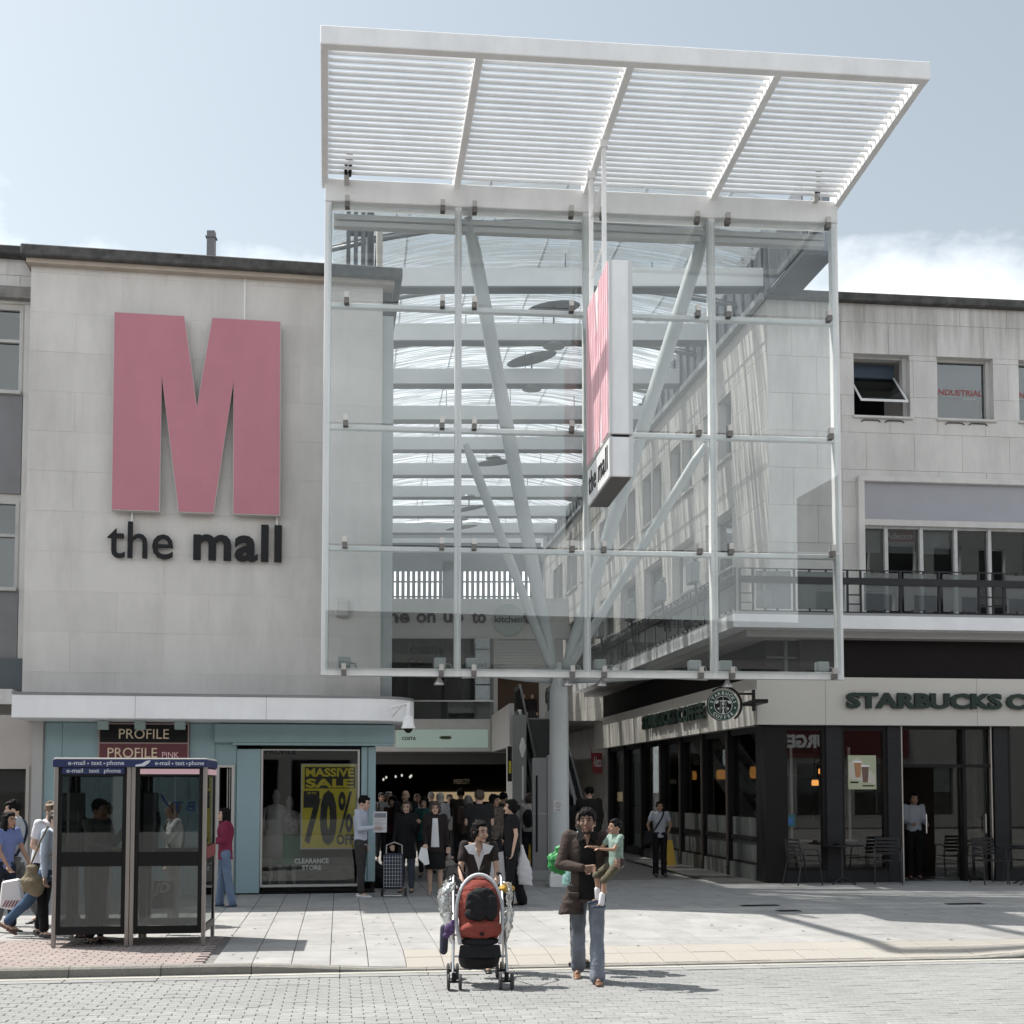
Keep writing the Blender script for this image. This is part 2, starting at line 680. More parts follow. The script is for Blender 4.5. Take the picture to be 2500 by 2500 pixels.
ROADM = mat('road_bed', (.17, .165, .16), .95, var=.1, vscale=8, bump=.3)
SETT = mat('grey_sett', (.285, .285, .28), .85, rv=.9, dirt=.3, dscale=.7, dstretch=(1, 1, 1), var=.09, vscale=5, bump=.4, bscale=70)
SLAB = mat('concrete_slab', (.345, .338, .328), .85, rv=.8, var=.08, vscale=1.6, bump=.25, bscale=60, dirt=.38, dscale=2.2, dstretch=(1, 1, 1))
TACT = mat('buff_slab', (.36, .335, .30), .85, var=.05, vscale=2, bump=.25, bscale=60, dirt=.12, dscale=2, dstretch=(1, 1, 1))
BRICK = mat('red_paver', (.31, .258, .24), .88, var=.12, vscale=4, bump=.35, bscale=60, dirt=.25, dscale=2, dstretch=(1, 1, 1))
KERB = mat('kerb_granite', (.24, .228, .205), .85, var=.12, vscale=6, bump=.5, bscale=50, dirt=.3, dscale=4, dstretch=(1, 1, 1))
LINE = mat('cream_line', (.43, .41, .35), .8, var=.12, vscale=7)

road = wstruct('road', (0, 6, 0))
mb = MB(); mb.fbox(STREET, -40, 40, -.24, -.022, -.02, 24)
mb.build('road_bed', ROADM, road)


def paver(fr, s0, s1, n0, n1, zf, th=.05, ch=.006, j=.006):
    """one paving piece with a chamfered top edge"""
    s0 += j / 2; s1 -= j / 2; n0 += j / 2; n1 -= j / 2
    c = [(s0, n1), (s1, n1), (s1, n0), (s0, n0)]
    ci = [(s0 + ch, n1 - ch), (s1 - ch, n1 - ch), (s1 - ch, n0 + ch), (s0 + ch, n0 + ch)]
    vs = []
    for (a, n) in c:
        p = fr.P(a, 0, n); z = zf(p); vs.append((p.x, p.y, z - th))
    for (a, n) in c:
        p = fr.P(a, 0, n); z = zf(p); vs.append((p.x, p.y, z - ch * .7))
    for (a, n) in ci:
        p = fr.P(a, 0, n); z = zf(p); vs.append((p.x, p.y, z))
    fs = [(0, 1, 5, 4), (1, 2, 6, 5), (2, 3, 7, 6), (3, 0, 4, 7), (4, 5, 9, 8), (5, 6, 10, 9), (6, 7, 11, 10), (7, 4, 8, 11), (8, 9, 10, 11)]
    return vs, fs


def seen(p, m=60):
    d = p - CAMP
    if d.y < 1: return False
    # approximate pixel
    fy = d.y * cos(THETA) + d.z * sin(THETA)
    uy = -d.y * sin(THETA) + d.z * cos(THETA)
    u = 1250 + FPX * d.x / fy; v = 1250 + SHIFT - FPX * uy / fy
    return -m < u < 2500 + m and v < 2500 + m


def pave(cells, parent, name, limit=300):
    """nearest pieces as objects of their own, the rest as one stuff part"""
    cells = [c for c in cells]
    cells.sort(key=lambda c: (not c['seen'], c['dist']))
    rest = {}
    for i, c in enumerate(cells):
        vs, fs = paver(*c['a'], c['zf'], th=c.get('th', .05), j=c.get('j', .006))
        if i < limit and c['seen']:
            mb = MB(); mb.add(vs, fs); mb.build(name, c['m'], parent, recalc=False)
        else:
            r = rest.setdefault(c['m'].name, (MB(), c['m'])); r[0].add(vs, fs)
    for mb, m in rest.values():
        tag(mb.build(name + 's_beyond', m, parent, recalc=False), kind='stuff')


rnd = random.Random(3)
cells = []
n = .36
row = 0
while n < 5.2:
    a = -8.6 + (row % 2) * .1
    while a < 9.2:
        p = STREET.P(a + .1, 0, n + .05)
        if seen(p, 120):
            h = rnd.uniform(-.003, .002)
            cells.append(dict(a=(STREET, a, a + .2, n, n + .1), zf=(lambda p, h=h: h), m=SETT, seen=seen(p, 0), dist=(p - CAMP).length, th=.03, j=.0065))
        a += .2
    n += .1; row += 1
pave(cells, road, 'sett')

# channel of larger cream-lined blocks beside the kerb
for k in range(-10, 11):
    mb = MB(); vs, fs = paver(STREET, k * .9, k * .9 + .9, .015, .34, lambda p: .003, th=.03, ch=.004, j=.01)
    mb.add(vs, fs); mb.build('channel_block', SETT, road, recalc=False)
mb = MB(); mb.fbox(STREET, -9.5, 9.5, .0040, .0072, .10, .17)
mb.build('painted_line', LINE, road)

pav = wstruct('pavement', (0, 17, 0))
mb = MB()
for i in range(-34, 44):                   # bed under the slabs, following the dropped kerb
    for jn in range(0, 12):
        s0, s1 = i * .5, i * .5 + .5
        n0, n1 = -.13 - jn * .25, -.13 - (jn + 1) * .25
        c = [STREET.P(s0, 0, n0), STREET.P(s1, 0, n0), STREET.P(s1, 0, n1), STREET.P(s0, 0, n1)]
        mb.add([(p.x, p.y, pz(p) - .028) for p in c], [(0, 1, 2, 3)])
mb.fbox(STREET, -17, 22, -.1, .072, -42, -3.13)
mb.build('pavement_bed', mat('joint_sand', (.20, .19, .18), .95), pav)

cells = []
n = -.13
row = 0
while n > -10.4:
    d = .4 if row < 2 else .6
    if row == 3: d = .9
    a = -9.9
    while a < 12.5:
        mid = STREET.P(a + .2, 0, n - d / 2)
        inb = (-7.6 < a < -3.35) and n > -2.2
        if not inb and seen(mid, 80):
            t = row < 2 and -1.3 < a < 6.4
            h = rnd.uniform(-.002, .002)
            wdt = .4
            off = 0
            cells.append(dict(a=(STREET, a + off, a + off + wdt, n - d, n), zf=(lambda p, h=h: pz(p) + h), m=TACT if t else SLAB,
                              seen=seen(mid, 20), dist=(mid - CAMP).length, j=.007))
        a += .4
    n -= d; row += 1
pave(cells, pav, 'paving_slab')
cells = []
n = -.13; row = 0
while n > -2.43:
    a = -7.6 + (row % 2) * .1
    while a < -3.2:
        mid = STREET.P(a + .1, 0, n - .05)
        if a + .2 <= -3.19:
            h = rnd.uniform(-.002, .002)
            cells.append(dict(a=(STREET, a, a + .2, n - .1, n), zf=(lambda p, h=h: pz(p) + h), m=BRICK, seen=seen(mid, 10), dist=(mid - CAMP).length, j=.008))
        a += .2
    n -= .1; row += 1
pave(cells, pav, 'brick_paver')

mb = MB()                                   # trodden chewing gum on the slabs
for k in range(260):
    q = STREET.P(rnd.uniform(-7, 10), 0, -rnd.uniform(.3, 7.5)); r_ = rnd.uniform(.012, .026)
    z = pz(q) + .0035
    mb.add([(q.x + r_ * cos(a * pi / 3), q.y + r_ * 1.1 * sin(a * pi / 3), z) for a in range(6)], [tuple(range(6))])
tag(mb.build('gum_spots', mat('gum_grey', (.13, .125, .12), .9), pav, recalc=False), kind='stuff')
kerb = wstruct('kerb', (0, 13, 0))
for k in range(-12, 13):
    s0 = k * .9; s1 = s0 + .9
    mb = MB()
    sub = 3
    for q in range(sub):
        a = s0 + (s1 - s0) * q / sub + (.004 if q == 0 else 0); b = s0 + (s1 - s0) * (q + 1) / sub - (.004 if q == sub - 1 else 0)
        pr = []
        for ss in (a, b):
            zt = pz(STREET.P(ss, 0, -.02))
            ri = max(zt, .008)
            pr.append([STREET.P(ss, -.1, .008), STREET.P(ss, ri - .02 if ri > .03 else ri - .004, .0), STREET.P(ss, ri, -.022), STREET.P(ss, ri, -.125), STREET.P(ss, -.1, -.125)])
        mb.add(pr[0] + pr[1], [(i, (i + 1) % 5, 5 + (i + 1) % 5, 5 + i) for i in range(5)] + [(4, 3, 2, 1, 0), (5, 6, 7, 8, 9)])
    mb.build('kerb_stone', KERB, kerb)

# drain covers set in the paving
for (u, v) in ((1855, 2211), (1925, 2224), (2355, 2207)):
    x, y = ground(u, v)
    cv = wthing('drain_cover', 'dark iron drain cover set in the shaded paving ' + {1855: 'before the corner shop window', 1925: 'nearest the sunlit strip, the smallest', 2355: 'at the far right of the picture'}[u], 'drain cover', (x, y, .1), 'iron covers in the paving')
    mb = MB(); f = Frame(x, y, (1, .14), (.14, -1)); wd = .17 if u == 1925 else .3
    mb.fbox(f, -wd, wd, .085, .106, -.085, .085)
    mb.build('cover_plate', BLACKM, cv)
    mb = MB()
    for q in range(3): mb.fbox(f, -wd + .04, wd - .04, .105, .110, -.06 + q * .05, -.04 + q * .05)
    mb.build('cover_rib', BLACKM, cv)

# ================================================================== LEFT BUILDING
LB = facade(21.64, .156)
sL = LB.hit(78, 640)[0]; sL2 = LB.hit(56, 1500)[0]
sl = (sL + sL2) / 2
sR = LB.hit(930, 1500)[0]
zr = LB.hit(480, 644, .28)[1]                 # roof line
zc = LB.hit(480, 1700)[1]
lb = wthing('left_building', 'pale stone corner block with dark coping over a white canopy and teal shop', 'building', LB.P(-5, 0, 0))
mb = MB()
mb.fbox(LB, sl, sR, zc - .4, zr - .02, -8, -.005)
mb.build('wall', MORTAR_D, lb)
stones(LB, sl, sR, zc - .3, zr - .02, 1.5, .68, 0, STONE_L, lb, joint=.0035, seed=5)
# side return towards the alley
LBS = Frame(LB.P(sR, 0, 0).x, LB.P(sR, 0, 0).y, (-.14, 1), (1, .14))
mb = MB(); mb.fbox(LB, sl - .12, sR + .33, zr - .02, zr + .17, -8, .28)
mb.build('coping', COPING, lb, bevel=.02)
mb = MB(); mb.fbox(LB, sl - .05, sR + .2, zr - .1, zr - .02, -8, .15)
mb.build('cornice', mat('cornice_stone', (.42, .36, .30), .8, var=.1), lb)
# grey steel flank fin at the alley corner
mb = MB()
a = LB.hit(958, 1200, -.25)[0]
mb.fbox(LB, sR + .005, a, LB.hit(940, 1650, -.2)[1] - 1.2, LB.hit(940, 765)[1], -.5, -.12)
mb.build('corner_fin', mat('pale_steel', (.42, .45, .455), .45), lb)
mb = MB()
mb.fbox(LB, sR + .005, sR + .17, LB.hit(940, 760)[1], zr - .1, -.6, -.2)
mb.build('corner_bracket', BLACKM, lb)
# lightning strip over the logo and small wall details
mb = MB()
a = LB.hit(598, 700)[0]
mb.fbox(LB, a - .012, a + .012, LB.hit(598, 780)[1], zr - .1, .002, .02)
mb.build('cable_strip', WHITE, lb)
# canopy
CY = 1.0
c0 = LB.hit(28, 1726, CY)[0]; c1 = LB.hit(1015, 1730, CY * .6)[0]
z1_, z0_ = LB.hit(480, 1699, CY)[1], LB.hit(480, 1756, CY)[1]
can = wthing('shop_canopy', 'long white canopy with rounded end above the teal shop front', 'canopy', LB.P(-5, z0_, .5))
poly = [(c0, 0), (c0, CY)]
R = .85
for k in range(0, 13):
    t = k / 12 * pi / 2
    poly.append((c1 - R + R * sin(t), CY - R + R * cos(t)))
poly += [(c1, -2.2), (c0, -2.2)]


def slab(poly, fr, z0, z1, name, m, parent, bevel=0.0):
    mb = MB(); k = len(poly)
    mb.add([fr.P(a, z0, n) for a, n in poly] + [fr.P(a, z1, n) for a, n in poly], [tuple(range(k)), tuple(range(2 * k - 1, k - 1, -1))] + [(i, (i + 1) % k, k + (i + 1) % k, k + i) for i in range(k)])
    return mb.build(name, m, parent, bevel=bevel)


slab(poly, LB, z0_, z1_, 'fascia', WHITE_C, can, bevel=.012)
slab([(a - .0 if i else a, n + (.02 if n > 0 else 0)) for i, (a, n) in enumerate(poly)], LB, z1_, z1_ + .035, 'capping', mat('lead_capping', (.23, .235, .24), .6, var=.1), can)
# soffit dirt line and joints
for u in (650, 330):
    a = LB.hit(u, 1730, CY)[0]
    mb = MB(); mb.fbox(LB, a - .004, a + .004, z0_, z1_, CY, CY + .002)
    mb.build('fascia_joint', mat('joint_grey', (.4, .4, .4), .8), can)

# ---- teal shop
sh = wthing('teal_shop', 'teal panelled shop front with clearance window and sale poster', 'shop', LB.P(-5, .1, 0))
zt = z0_
zb = .1
u_l = 128


def su(u, v=1950, n=0): return LB.hit(u, v, n)[0]
def zv(v, u=700, n=0): return LB.hit(u, v, n)[1]


s_l, s_d0, s_d1 = su(105), su(527), su(572)
s_w0, s_w1, s_e = su(637), su(878), su(917)
z_in = zv(1825); z_sill = zv(2165); z_pl = zv(2178)
holes = [(s_d0, s_d1, zb - .1, zv(1868)), (s_w0, s_w1, z_sill, z_in), (s_w0 - .02, s_e + 1, zb - .1, z_sill)]
mb = MB(); quads_with_holes(mb, LB, s_l, su(576), zb, zt, -.3, -.05, [holes[0]])
mb.build('side_wall', TEAL, sh)
for (a, b) in ((s_l, s_l + .28), (s_l + .285, su(240)), (su(240) + .006, su(460)), (su(460) + .006, s_d0 - .03)):
    mb = MB(); mb.fbox(LB, a, b, zb + .12, zt - .02, -.05, -.02); mb.build('panel', TEAL, sh, bevel=.004)
mb = MB(); mb.fbox(LB, s_d0 - .03, su(962), zv(1814), zt - .02, -.1, .1)
mb.build('shop_fascia', TEAL, sh, bevel=.01)
mb = MB(); mb.fbox(LB, s_d1 - .03, su(960), zv(1820), zv(1814), -.1, .115)
mb.build('fascia_trim', TEAL, sh)
mb = MB(); mb.fbox(LB, su(577), su(635), zv(2180), zv(1829), -.25, -.02)
mb.build('panel', TEAL, sh, bevel=.006)
mb = MB(); mb.fbox(LB, su(882), s_e, zv(2155), zv(1822), -.35, -.02)
mb.build('pilaster', TEAL, sh, bevel=.008)
mb = MB(); mb.fbox(LB, su(896), su(899), zv(2155), zv(1822), -.02, -.012)
mb.build('pilaster_groove', mat('teal_dark', (.10, .15, .165), .5), sh)
mb = MB(); mb.fbox(LB, su(576), s_e, zb - .03, z_pl - .01, -.3, -.08)
mb.build('plinth', BLACK, sh)
mb = MB(); mb.fbox(LB, su(635), su(880), zv(1829), zv(1822), -.3, -.12)
mb.build('blind_box', BLACK, sh)
fm = mat('window_alu', (.5, .48, .46), .4, metal=.3)
wn = wthing('shop_window', 'large shop display window with mannequins behind and clearance lettering', 'window', LB.P(su(750), z_sill, 0))
mb = MB()
mb.fbox(LB, su(636), su(641), zv(2166), zv(1829), -.12, -.04); mb.fbox(LB, su(873), su(878), zv(2166), zv(1829), -.12, -.04)
mb.fbox(LB, su(641), su(873), zv(2166), zv(2160), -.12, -.03); mb.fbox(LB, su(641), su(873), zv(1832), zv(1829), -.12, -.04)
mb.build('frame', fm, wn)
mb = MB(); mb.fbox(LB, su(641), su(873), zv(2160), zv(1832), -.085, -.079)
mb.build('pane', GLASS_S, wn)
CL = mat('frosted_vinyl', (.42, .42, .41), .7)
mb = MB()
text(mb, 'CLEARANCE', LB, su(720), su(804), zv(2109), zv(2097), -.078, bold=.02, depth=.002)
text(mb, 'STORE', LB, su(739), su(786), zv(2125), zv(2114), -.078, bold=.02, depth=.002)
mb.build('window_lettering', CL, wn)
mb = MB(); text(mb, 'PROFILE', LB, su(645), su(722), zv(1841), zv(1829), -.078, bold=.03, depth=.002)
mb.build('window_header_lettering', BLACK, wn)
# poster inside the glass
YEL = mat('sale_yellow', (.62, .52, .04), .6)
PBLK = mat('sale_black', (.03, .03, .03), .6)
po = wthing('sale_poster', 'yellow and black sale poster offering seventy percent off in the window', 'poster', LB.P(su(800), zv(1970), -.12))
mb = MB(); mb.fbox(LB, su(734), su(872), zv(2075), zv(1864), -.12, -.115); mb.build('border', mat('poster_white', (.55, .55, .45), .6), po)
mb = MB(); mb.fbox(LB, su(738), su(869), zv(2071), zv(1868), -.115, -.112); mb.build('sheet', YEL, po)
mb = MB(); mb.fbox(LB, su(743), su(867), zv(1925), zv(1872), -.112, -.110); mb.build('black_band', PBLK, po)
mb = MB()
text(mb, 'MASSIVE', LB, su(746), su(864), zv(1896), zv(1875), -.110, bold=.035, depth=.003)
text(mb, 'SALE', LB, su(746), su(864), zv(1923), zv(1901), -.110, bold=.035, depth=.003)
mb.build('yellow_lettering', YEL, po)
mb = MB()
mb.fbox(LB, su(741), su(780), zv(1962), zv(1931), -.112, -.110)
text(mb, '7', LB, su(741), su(784), zv(2062), zv(1950), -.111, bold=.03, depth=.003)
text(mb, '0', LB, su(781), su(823), zv(2066), zv(1929), -.111, bold=.07, depth=.003)
text(mb, '%', LB, su(826), su(862), zv(2035), zv(1932), -.111, bold=.02, depth=.003)
text(mb, 'OFF', LB, su(822), su(866), zv(2064), zv(2038), -.111, bold=.04, depth=.003)
mb.build('black_lettering', PBLK, po)
mb = MB(); text(mb, 'UP TO', LB, su(750), su(772), zv(1939), zv(1934), -.110, bold=.03, depth=.003)
mb.build('small_lettering', YEL, po)
# shop interior
mb = MB()
mb.fbox(LB, s_l + .3, s_e - .05, zb - .02, zb + .05, -5.5, -.35)
mb.fbox(LB, s_l + .3, s_e - .05, zt + .1, zt + .2, -5.5, -.35)
mb.fbox(LB, s_l + .3, s_e - .05, zb + .05, zt + .1, -5.6, -5.5)
mb.fbox(LB, s_l + .2, s_l + .3, zb, zt + .1, -5.5, -.35)
mb.build('interior', mat('shop_interior', (.10, .09, .085), .8), sh)
mb = MB(); mb.fbox(LB, s_e - .05, s_e, zb, zt + .1, -8.5, -.36)
mb.build('flank_wall', mat('flank_dark', (.035, .033, .033), .7), sh)
# door recess beside the booths
mb = MB(); mb.fbox(LB, s_d0, s_d0 + .05, zb, zv(1868), -.2, .0); mb.fbox(LB, s_d1 - .05, s_d1, zb, zv(1868), -.2, .0); mb.fbox(LB, s_d0 + .05, s_d1 - .05, zv(1874), zv(1868), -.2, .0)
mb.build('door_frame', fm, sh)
mb = MB()
mb.fbox(LB, su(552), su(554.5), zb, zv(1876), -.16, -.14); mb.fbox(LB, su(558), su(560), zb, zv(1876), -.16, -.14)
mb.build('door_edge', STEEL, sh)

# shop sign
sg = wthing('shop_sign', 'black over maroon shop sign board with cream lettering above the phone booths', 'sign', LB.P(su(350), zv(1800), .05))
for (v0, v1, m, nm) in ((1769, 1813, BLACK, 'black_board'), (1816, 1862, mat('maroon', (.12, .025, .035), .5), 'maroon_board')):
    mb = MB(); mb.fbox(LB, su(242), su(457), zv(v1, 350), zv(v0, 350), -.02, .05); mb.build(nm, m, sg)
mb = MB()
za, zb_, zc_, zd = zv(1862, 350), zv(1816, 350), zv(1813, 350), zv(1769, 350)
mb.fbox(LB, su(239), su(242), za, zd + .02, -.02, .055); mb.fbox(LB, su(457), su(460), za, zd + .02, -.02, .055)
mb.fbox(LB, su(242), su(457), zd, zd + .02, -.02, .055); mb.fbox(LB, su(242), su(457), zc_, zb_, -.02, .055) if zc_ < zb_ else mb.fbox(LB, su(242), su(457), zb_, zc_, -.02, .055)
mb.build('sign_frame', mat('sign_trim', (.35, .25, .24), .5), sg)
CREAM = mat('cream_letter', (.75, .62, .45), .5)
letters('PROFILE', LB, su(289), su(411), zv(1804, 350), zv(1780, 350), .05, CREAM, sg, bold=.0, depth=.012)
letters('PROFILE', LB, su(262), su(383), zv(1850, 350), zv(1826, 350), .05, CREAM, sg, bold=.0, depth=.012)
mb = MB(); text(mb, 'PINK', LB, su(395), su(436), zv(1850, 350), zv(1836, 350), .05, depth=.01)
mb.build('small_lettering', PINKL, sg)
for i, u in enumerate((253, 343, 440)):
    a = LB.hit(u, 1770, .35)[0]
    fl = wthing('sign_lamp', ['left', 'middle', 'right'][i] + ' of the three teal floodlights hung over the black sign board', 'floodlight', LB.P(a, z0_, .35), 'teal floodlights over the shop sign')
    mb = MB(); zz = LB.hit(u, 1761, .35)[1]
    mb.hexa([LB.P(a - .085, zz - .14, .42), LB.P(a + .085, zz - .14, .42), LB.P(a + .085, zz - .14, .3), LB.P(a - .085, zz - .14, .3),
             LB.P(a - .085, zz, .46), LB.P(a + .085, zz, .46), LB.P(a + .085, zz, .38), LB.P(a - .085, zz, .38)])
    mb.build('lamp_body', mat('lamp_teal', (.30, .40, .39), .5), fl, bevel=.005)
    mb = MB(); mb.fbox(LB, a - .02, a + .02, zz, z0_, .38, .42); mb.fbox(LB, a - .07, a + .07, zz + .03, zz + .045, .37, .43)
    mb.build('lamp_bracket', GREY_ST, fl)

# ---- M logo and wordmark
lg = wthing('mall_logo', 'huge rose coloured capital M mounted on the pale stone wall', 'sign', LB.P(LB.hit(480, 1000)[0], LB.hit(480, 1250)[1], .2))
pts = [(278, 761), (451, 770), (481, 991), (517, 775), (686, 783), (684, 1259), (568, 1253), (570, 932), (522, 1251), (435, 1249), (395, 921), (390, 1247), (271, 1245)]
ply = [LB.hit(u, v, .22) for u, v in pts]
zt0 = (ply[0][1] + ply[4][1]) / 2; zb0 = (ply[5][1] + ply[12][1]) / 2
for i in (0, 1, 3, 4): ply[i] = (ply[i][0], zt0)
for i in (5, 6, 8, 9, 11, 12): ply[i] = (ply[i][0], zb0)
mb = MB(); mb.prism(ply, LB, .08, .215); mb.build('letter_body', mat('logo_edge', (.52, .48, .46), .45), lg)
cx = sum(p[0] for p in ply) / len(ply)


def inset(poly, d):
    n = len(poly); A = sum(poly[i][0] * poly[(i + 1) % n][1] - poly[(i + 1) % n][0] * poly[i][1] for i in range(n))
    sg_ = 1 if A > 0 else -1; res = []
    for i in range(n):
        p0, p1, p2 = Vector(poly[i - 1]), Vector(poly[i]), Vector(poly[(i + 1) % n])
        e1 = (p1 - p0).normalized(); e2 = (p2 - p1).normalized()
        n1 = Vector((-e1.y, e1.x)) * sg_; n2 = Vector((-e2.y, e2.x)) * sg_
        b = (n1 + n2)
        if b.length < 1e-3: b = n1
        b.normalize()
        L = min(d / max(.35, b.dot(n1)), d * 3)
        res.append(tuple(p1 + b * L))
    return res


mb = MB(); mb.prism(inset(ply, .014), LB, .21, .222); mb.build('letter_face', PINK, lg)
for u, v0, v1 in ((312, 1246, 1275), (669, 1262, 1285)):
    mb = MB(); mb.fbox(LB, su(u) - .012, su(u) + .012, zv(v1, u), zv(v0, u) + .02, .05, .08); mb.build('hanger_bar', WHITE, lg)
wm = wthing('mall_lettering', 'black lettering of the mall name fixed on stone under the rose M', 'lettering', LB.P(LB.hit(480, 1320)[0], LB.hit(480, 1370)[1], .1))
s_a, s_b = LB.hit(262, 1320, .1)[0], LB.hit(423, 1320, .1)[0]
letters('the', LB, s_a, s_b, LB.hit(342, 1364, .1)[1], LB.hit(342, 1274, .1)[1], .06, BLACK, wm, bold=.004, depth=.05)
s_a, s_b = LB.hit(472, 1320, .1)[0], LB.hit(688, 1320, .1)[0]
letters('mall', LB, s_a, s_b, LB.hit(580, 1371, .1)[1], LB.hit(580, 1279, .1)[1], .06, BLACK, wm, bold=.026, depth=.05, spacing=1.06)

# ---- roof vent pipe and slatted roof screen
p = LB.P(LB.hit(516, 600, -3)[0], 0, -3)
z0v = zr + .1; z1v = LB.hit(516, 566, -3)[1]
ch = wthing('vent_pipe', 'dark square vent pipe rising behind the roof coping', 'chimney', (p.x, p.y, z0v))
mb = MB(); mb.box(p.x - .075, p.x + .075, p.y - .07, p.y + .07, z0v - .3, z1v); mb.build('flue', mat('flue_grey', (.16, .16, .165), .6), ch)
mb = MB(); mb.box(p.x - .1, p.x + .1, p.y - .09, p.y + .09, z1v - .14, z1v - .11); mb.build('collar', mat('flue_grey', (.16, .16, .165), .6), ch)
RS = Frame(LB.P(0, 0, -1.0).x, LB.P(0, 0, -1.0).y, (1, .156), (.156, -1))
a0, a1 = RS.hit(846, 560)[0], RS.hit(913, 560)[0]
zt_ = RS.hit(880, 482)[1]; zb2 = zr + .1
rs = wthing('roof_screen', 'dark slatted screen standing on the left roof behind the glass', 'screen', RS.P(a0, zb2, 0))
SLAT = mat('slat_grey', (.115, .13, .145), .55, var=.05)
k = 0
aa = a0
while aa < a1 - .05:
    mb = MB(); mb.fbox(RS, aa, aa + .075, zb2, zt_, -.04, .04); mb.build('slat', SLAT, rs); aa += .135
mb = MB(); mb.fbox(RS, a1 - .12, a1, zb2, zt_, -1.2, .04); mb.build('end_panel', SLAT, rs)
for zz in (zb2 + .25, (zb2 + zt_) / 2 + .25, zt_ - .12):
    mb = MB(); mb.fbox(RS, a0, a1 - .12, zz, zz + .09, -.1, -.045); mb.build('rail', SLAT, rs)

# alarm box on the wall behind the glass
a, z = LB.hit(835, 1487)
ab = wthing('alarm_box', 'pale rounded alarm box on the stone wall behind the screen glass', 'alarm box', LB.P(a, z, .0))
mb = MB(); mb.fbox(LB, a - .12, a + .12, z - .15, z + .15, 0, .1); mb.build('housing', mat('alarm_plastic', (.5, .48, .45), .5), ab, bevel=.03)
mb = MB(); mb.fbox(LB, a - .09, a + .09, z - .01, z + .005, .1, .105); mb.build('housing_seam', MORTAR_D, ab)

# ---- cctv camera on the canopy end
ca, cz = LB.hit(955, 1733, CY)
cc = wthing('cctv_camera', 'white dome security camera on a bracket at the canopy end', 'camera', LB.P(ca, cz, CY))
mb = MB(); mb.fbox(LB, ca - .01, ca + .05, cz - .12, cz + .08, CY, CY + .02); mb.build('wall_plate', WHITE, cc)
b0 = LB.P(ca + .02, cz + .04, CY + .02); b1 = LB.hit(997, 1718, CY + .5)
b1 = LB.P(b1[0], b1[1], CY + .5)
mb = MB(); mb.tube([b0, b1], .022, 8); mb.tube([LB.P(ca + .02, cz - .1, CY + .02), b1 + Vector((-.1, 0, -.02))], .015, 6)
mb.build('arm', WHITE, cc)
zc1 = LB.hit(997, 1747, CY + .5)[1]; zc2 = LB.hit(997, 1755, CY + .5)[1]
mb = MB(); mb.tube([b1 + Vector((0, 0, .02)), (b1.x, b1.y, zc1)], .03, 10); mb.build('stem', WHITE, cc)
mb = MB(); mb.loft([((b1.x, b1.y, zc1 + .0), .05, .05), ((b1.x, b1.y, zc1 - .04), .085, .085), ((b1.x, b1.y, zc1 - .15), .095, .095), ((b1.x, b1.y, zc1 - .2), .115, .115), ((b1.x, b1.y, zc1 - .21), .112, .112)], 18)
mb.build('housing', WHITE, cc, smooth=False)
mb = MB(); mb.ell((b1.x, b1.y, zc1 - .2), (.075, .075, .085)); mb.build('dome', BLACK, cc, smooth=True)

# ================================================================== FAR LEFT BUILDING (frame edge)
FL = facade(21.64 + .45, .156)
s1f = FL.hit(60, 1200)[0] + .25
fb = wthing('far_left_building', 'weathered office block with metal windows cut by the left picture edge', 'building', FL.P(-9, 0, 0))
s0f = s1f - 15.0
zrf = FL.hit(20, 632)[1]
wz = [(FL.hit(25, 955)[1], FL.hit(25, 748)[1]), (FL.hit(25, 1435)[1], FL.hit(25, 1222)[1])]
wh = [(s1f - 3.0, FL.hit(49, 1100)[0], a, b) for a, b in wz]
mb = MB(); quads_with_holes(mb, FL, s0f, s1f, 3.0, zrf, -.5, -.045, wh); mb.fbox(FL, s0f, s1f, 3.0, zrf, -6, -1.4)
mb.build('wall', MORTAR_D, fb)
stones(FL, s1f - 4, s1f, zv(900) * 0 + wz[0][1] + .05, zrf, 1.2, .5, 0, STONE_R, fb, seed=8)
SPAN = mat('spandrel_grey', (.20, .20, .205), .6, var=.08, dirt=.2)
for z_a, z_b in ((wz[1][1] + .12, wz[0][0] - .05), (4.1, wz[1][0] - .05)):
    mb = MB(); mb.fbox(FL, s1f - 3.2, wh[0][1] + .02, z_a, z_b, -.045, .0); mb.build('spandrel', SPAN, fb)
mb = MB(); mb.fbox(FL, wh[0][1] + .03, s1f, 3.4, wz[0][1] + .05, -.045, -.005)
mb.build('pier', STONE_R, fb)
mb = MB(); mb.fbox(FL, s0f, s1f + .05, zrf, zrf + .16, -6, .22); mb.build('coping', COPING, fb, bevel=.02)
mb = MB(); mb.fbox(FL, s0f, s1f - .02, wz[0][1] + .1, wz[0][1] + .3, .0, .16); mb.build('string_course', mat('string_stone', (.2, .19, .18), .9, var=.3, vscale=5), fb)
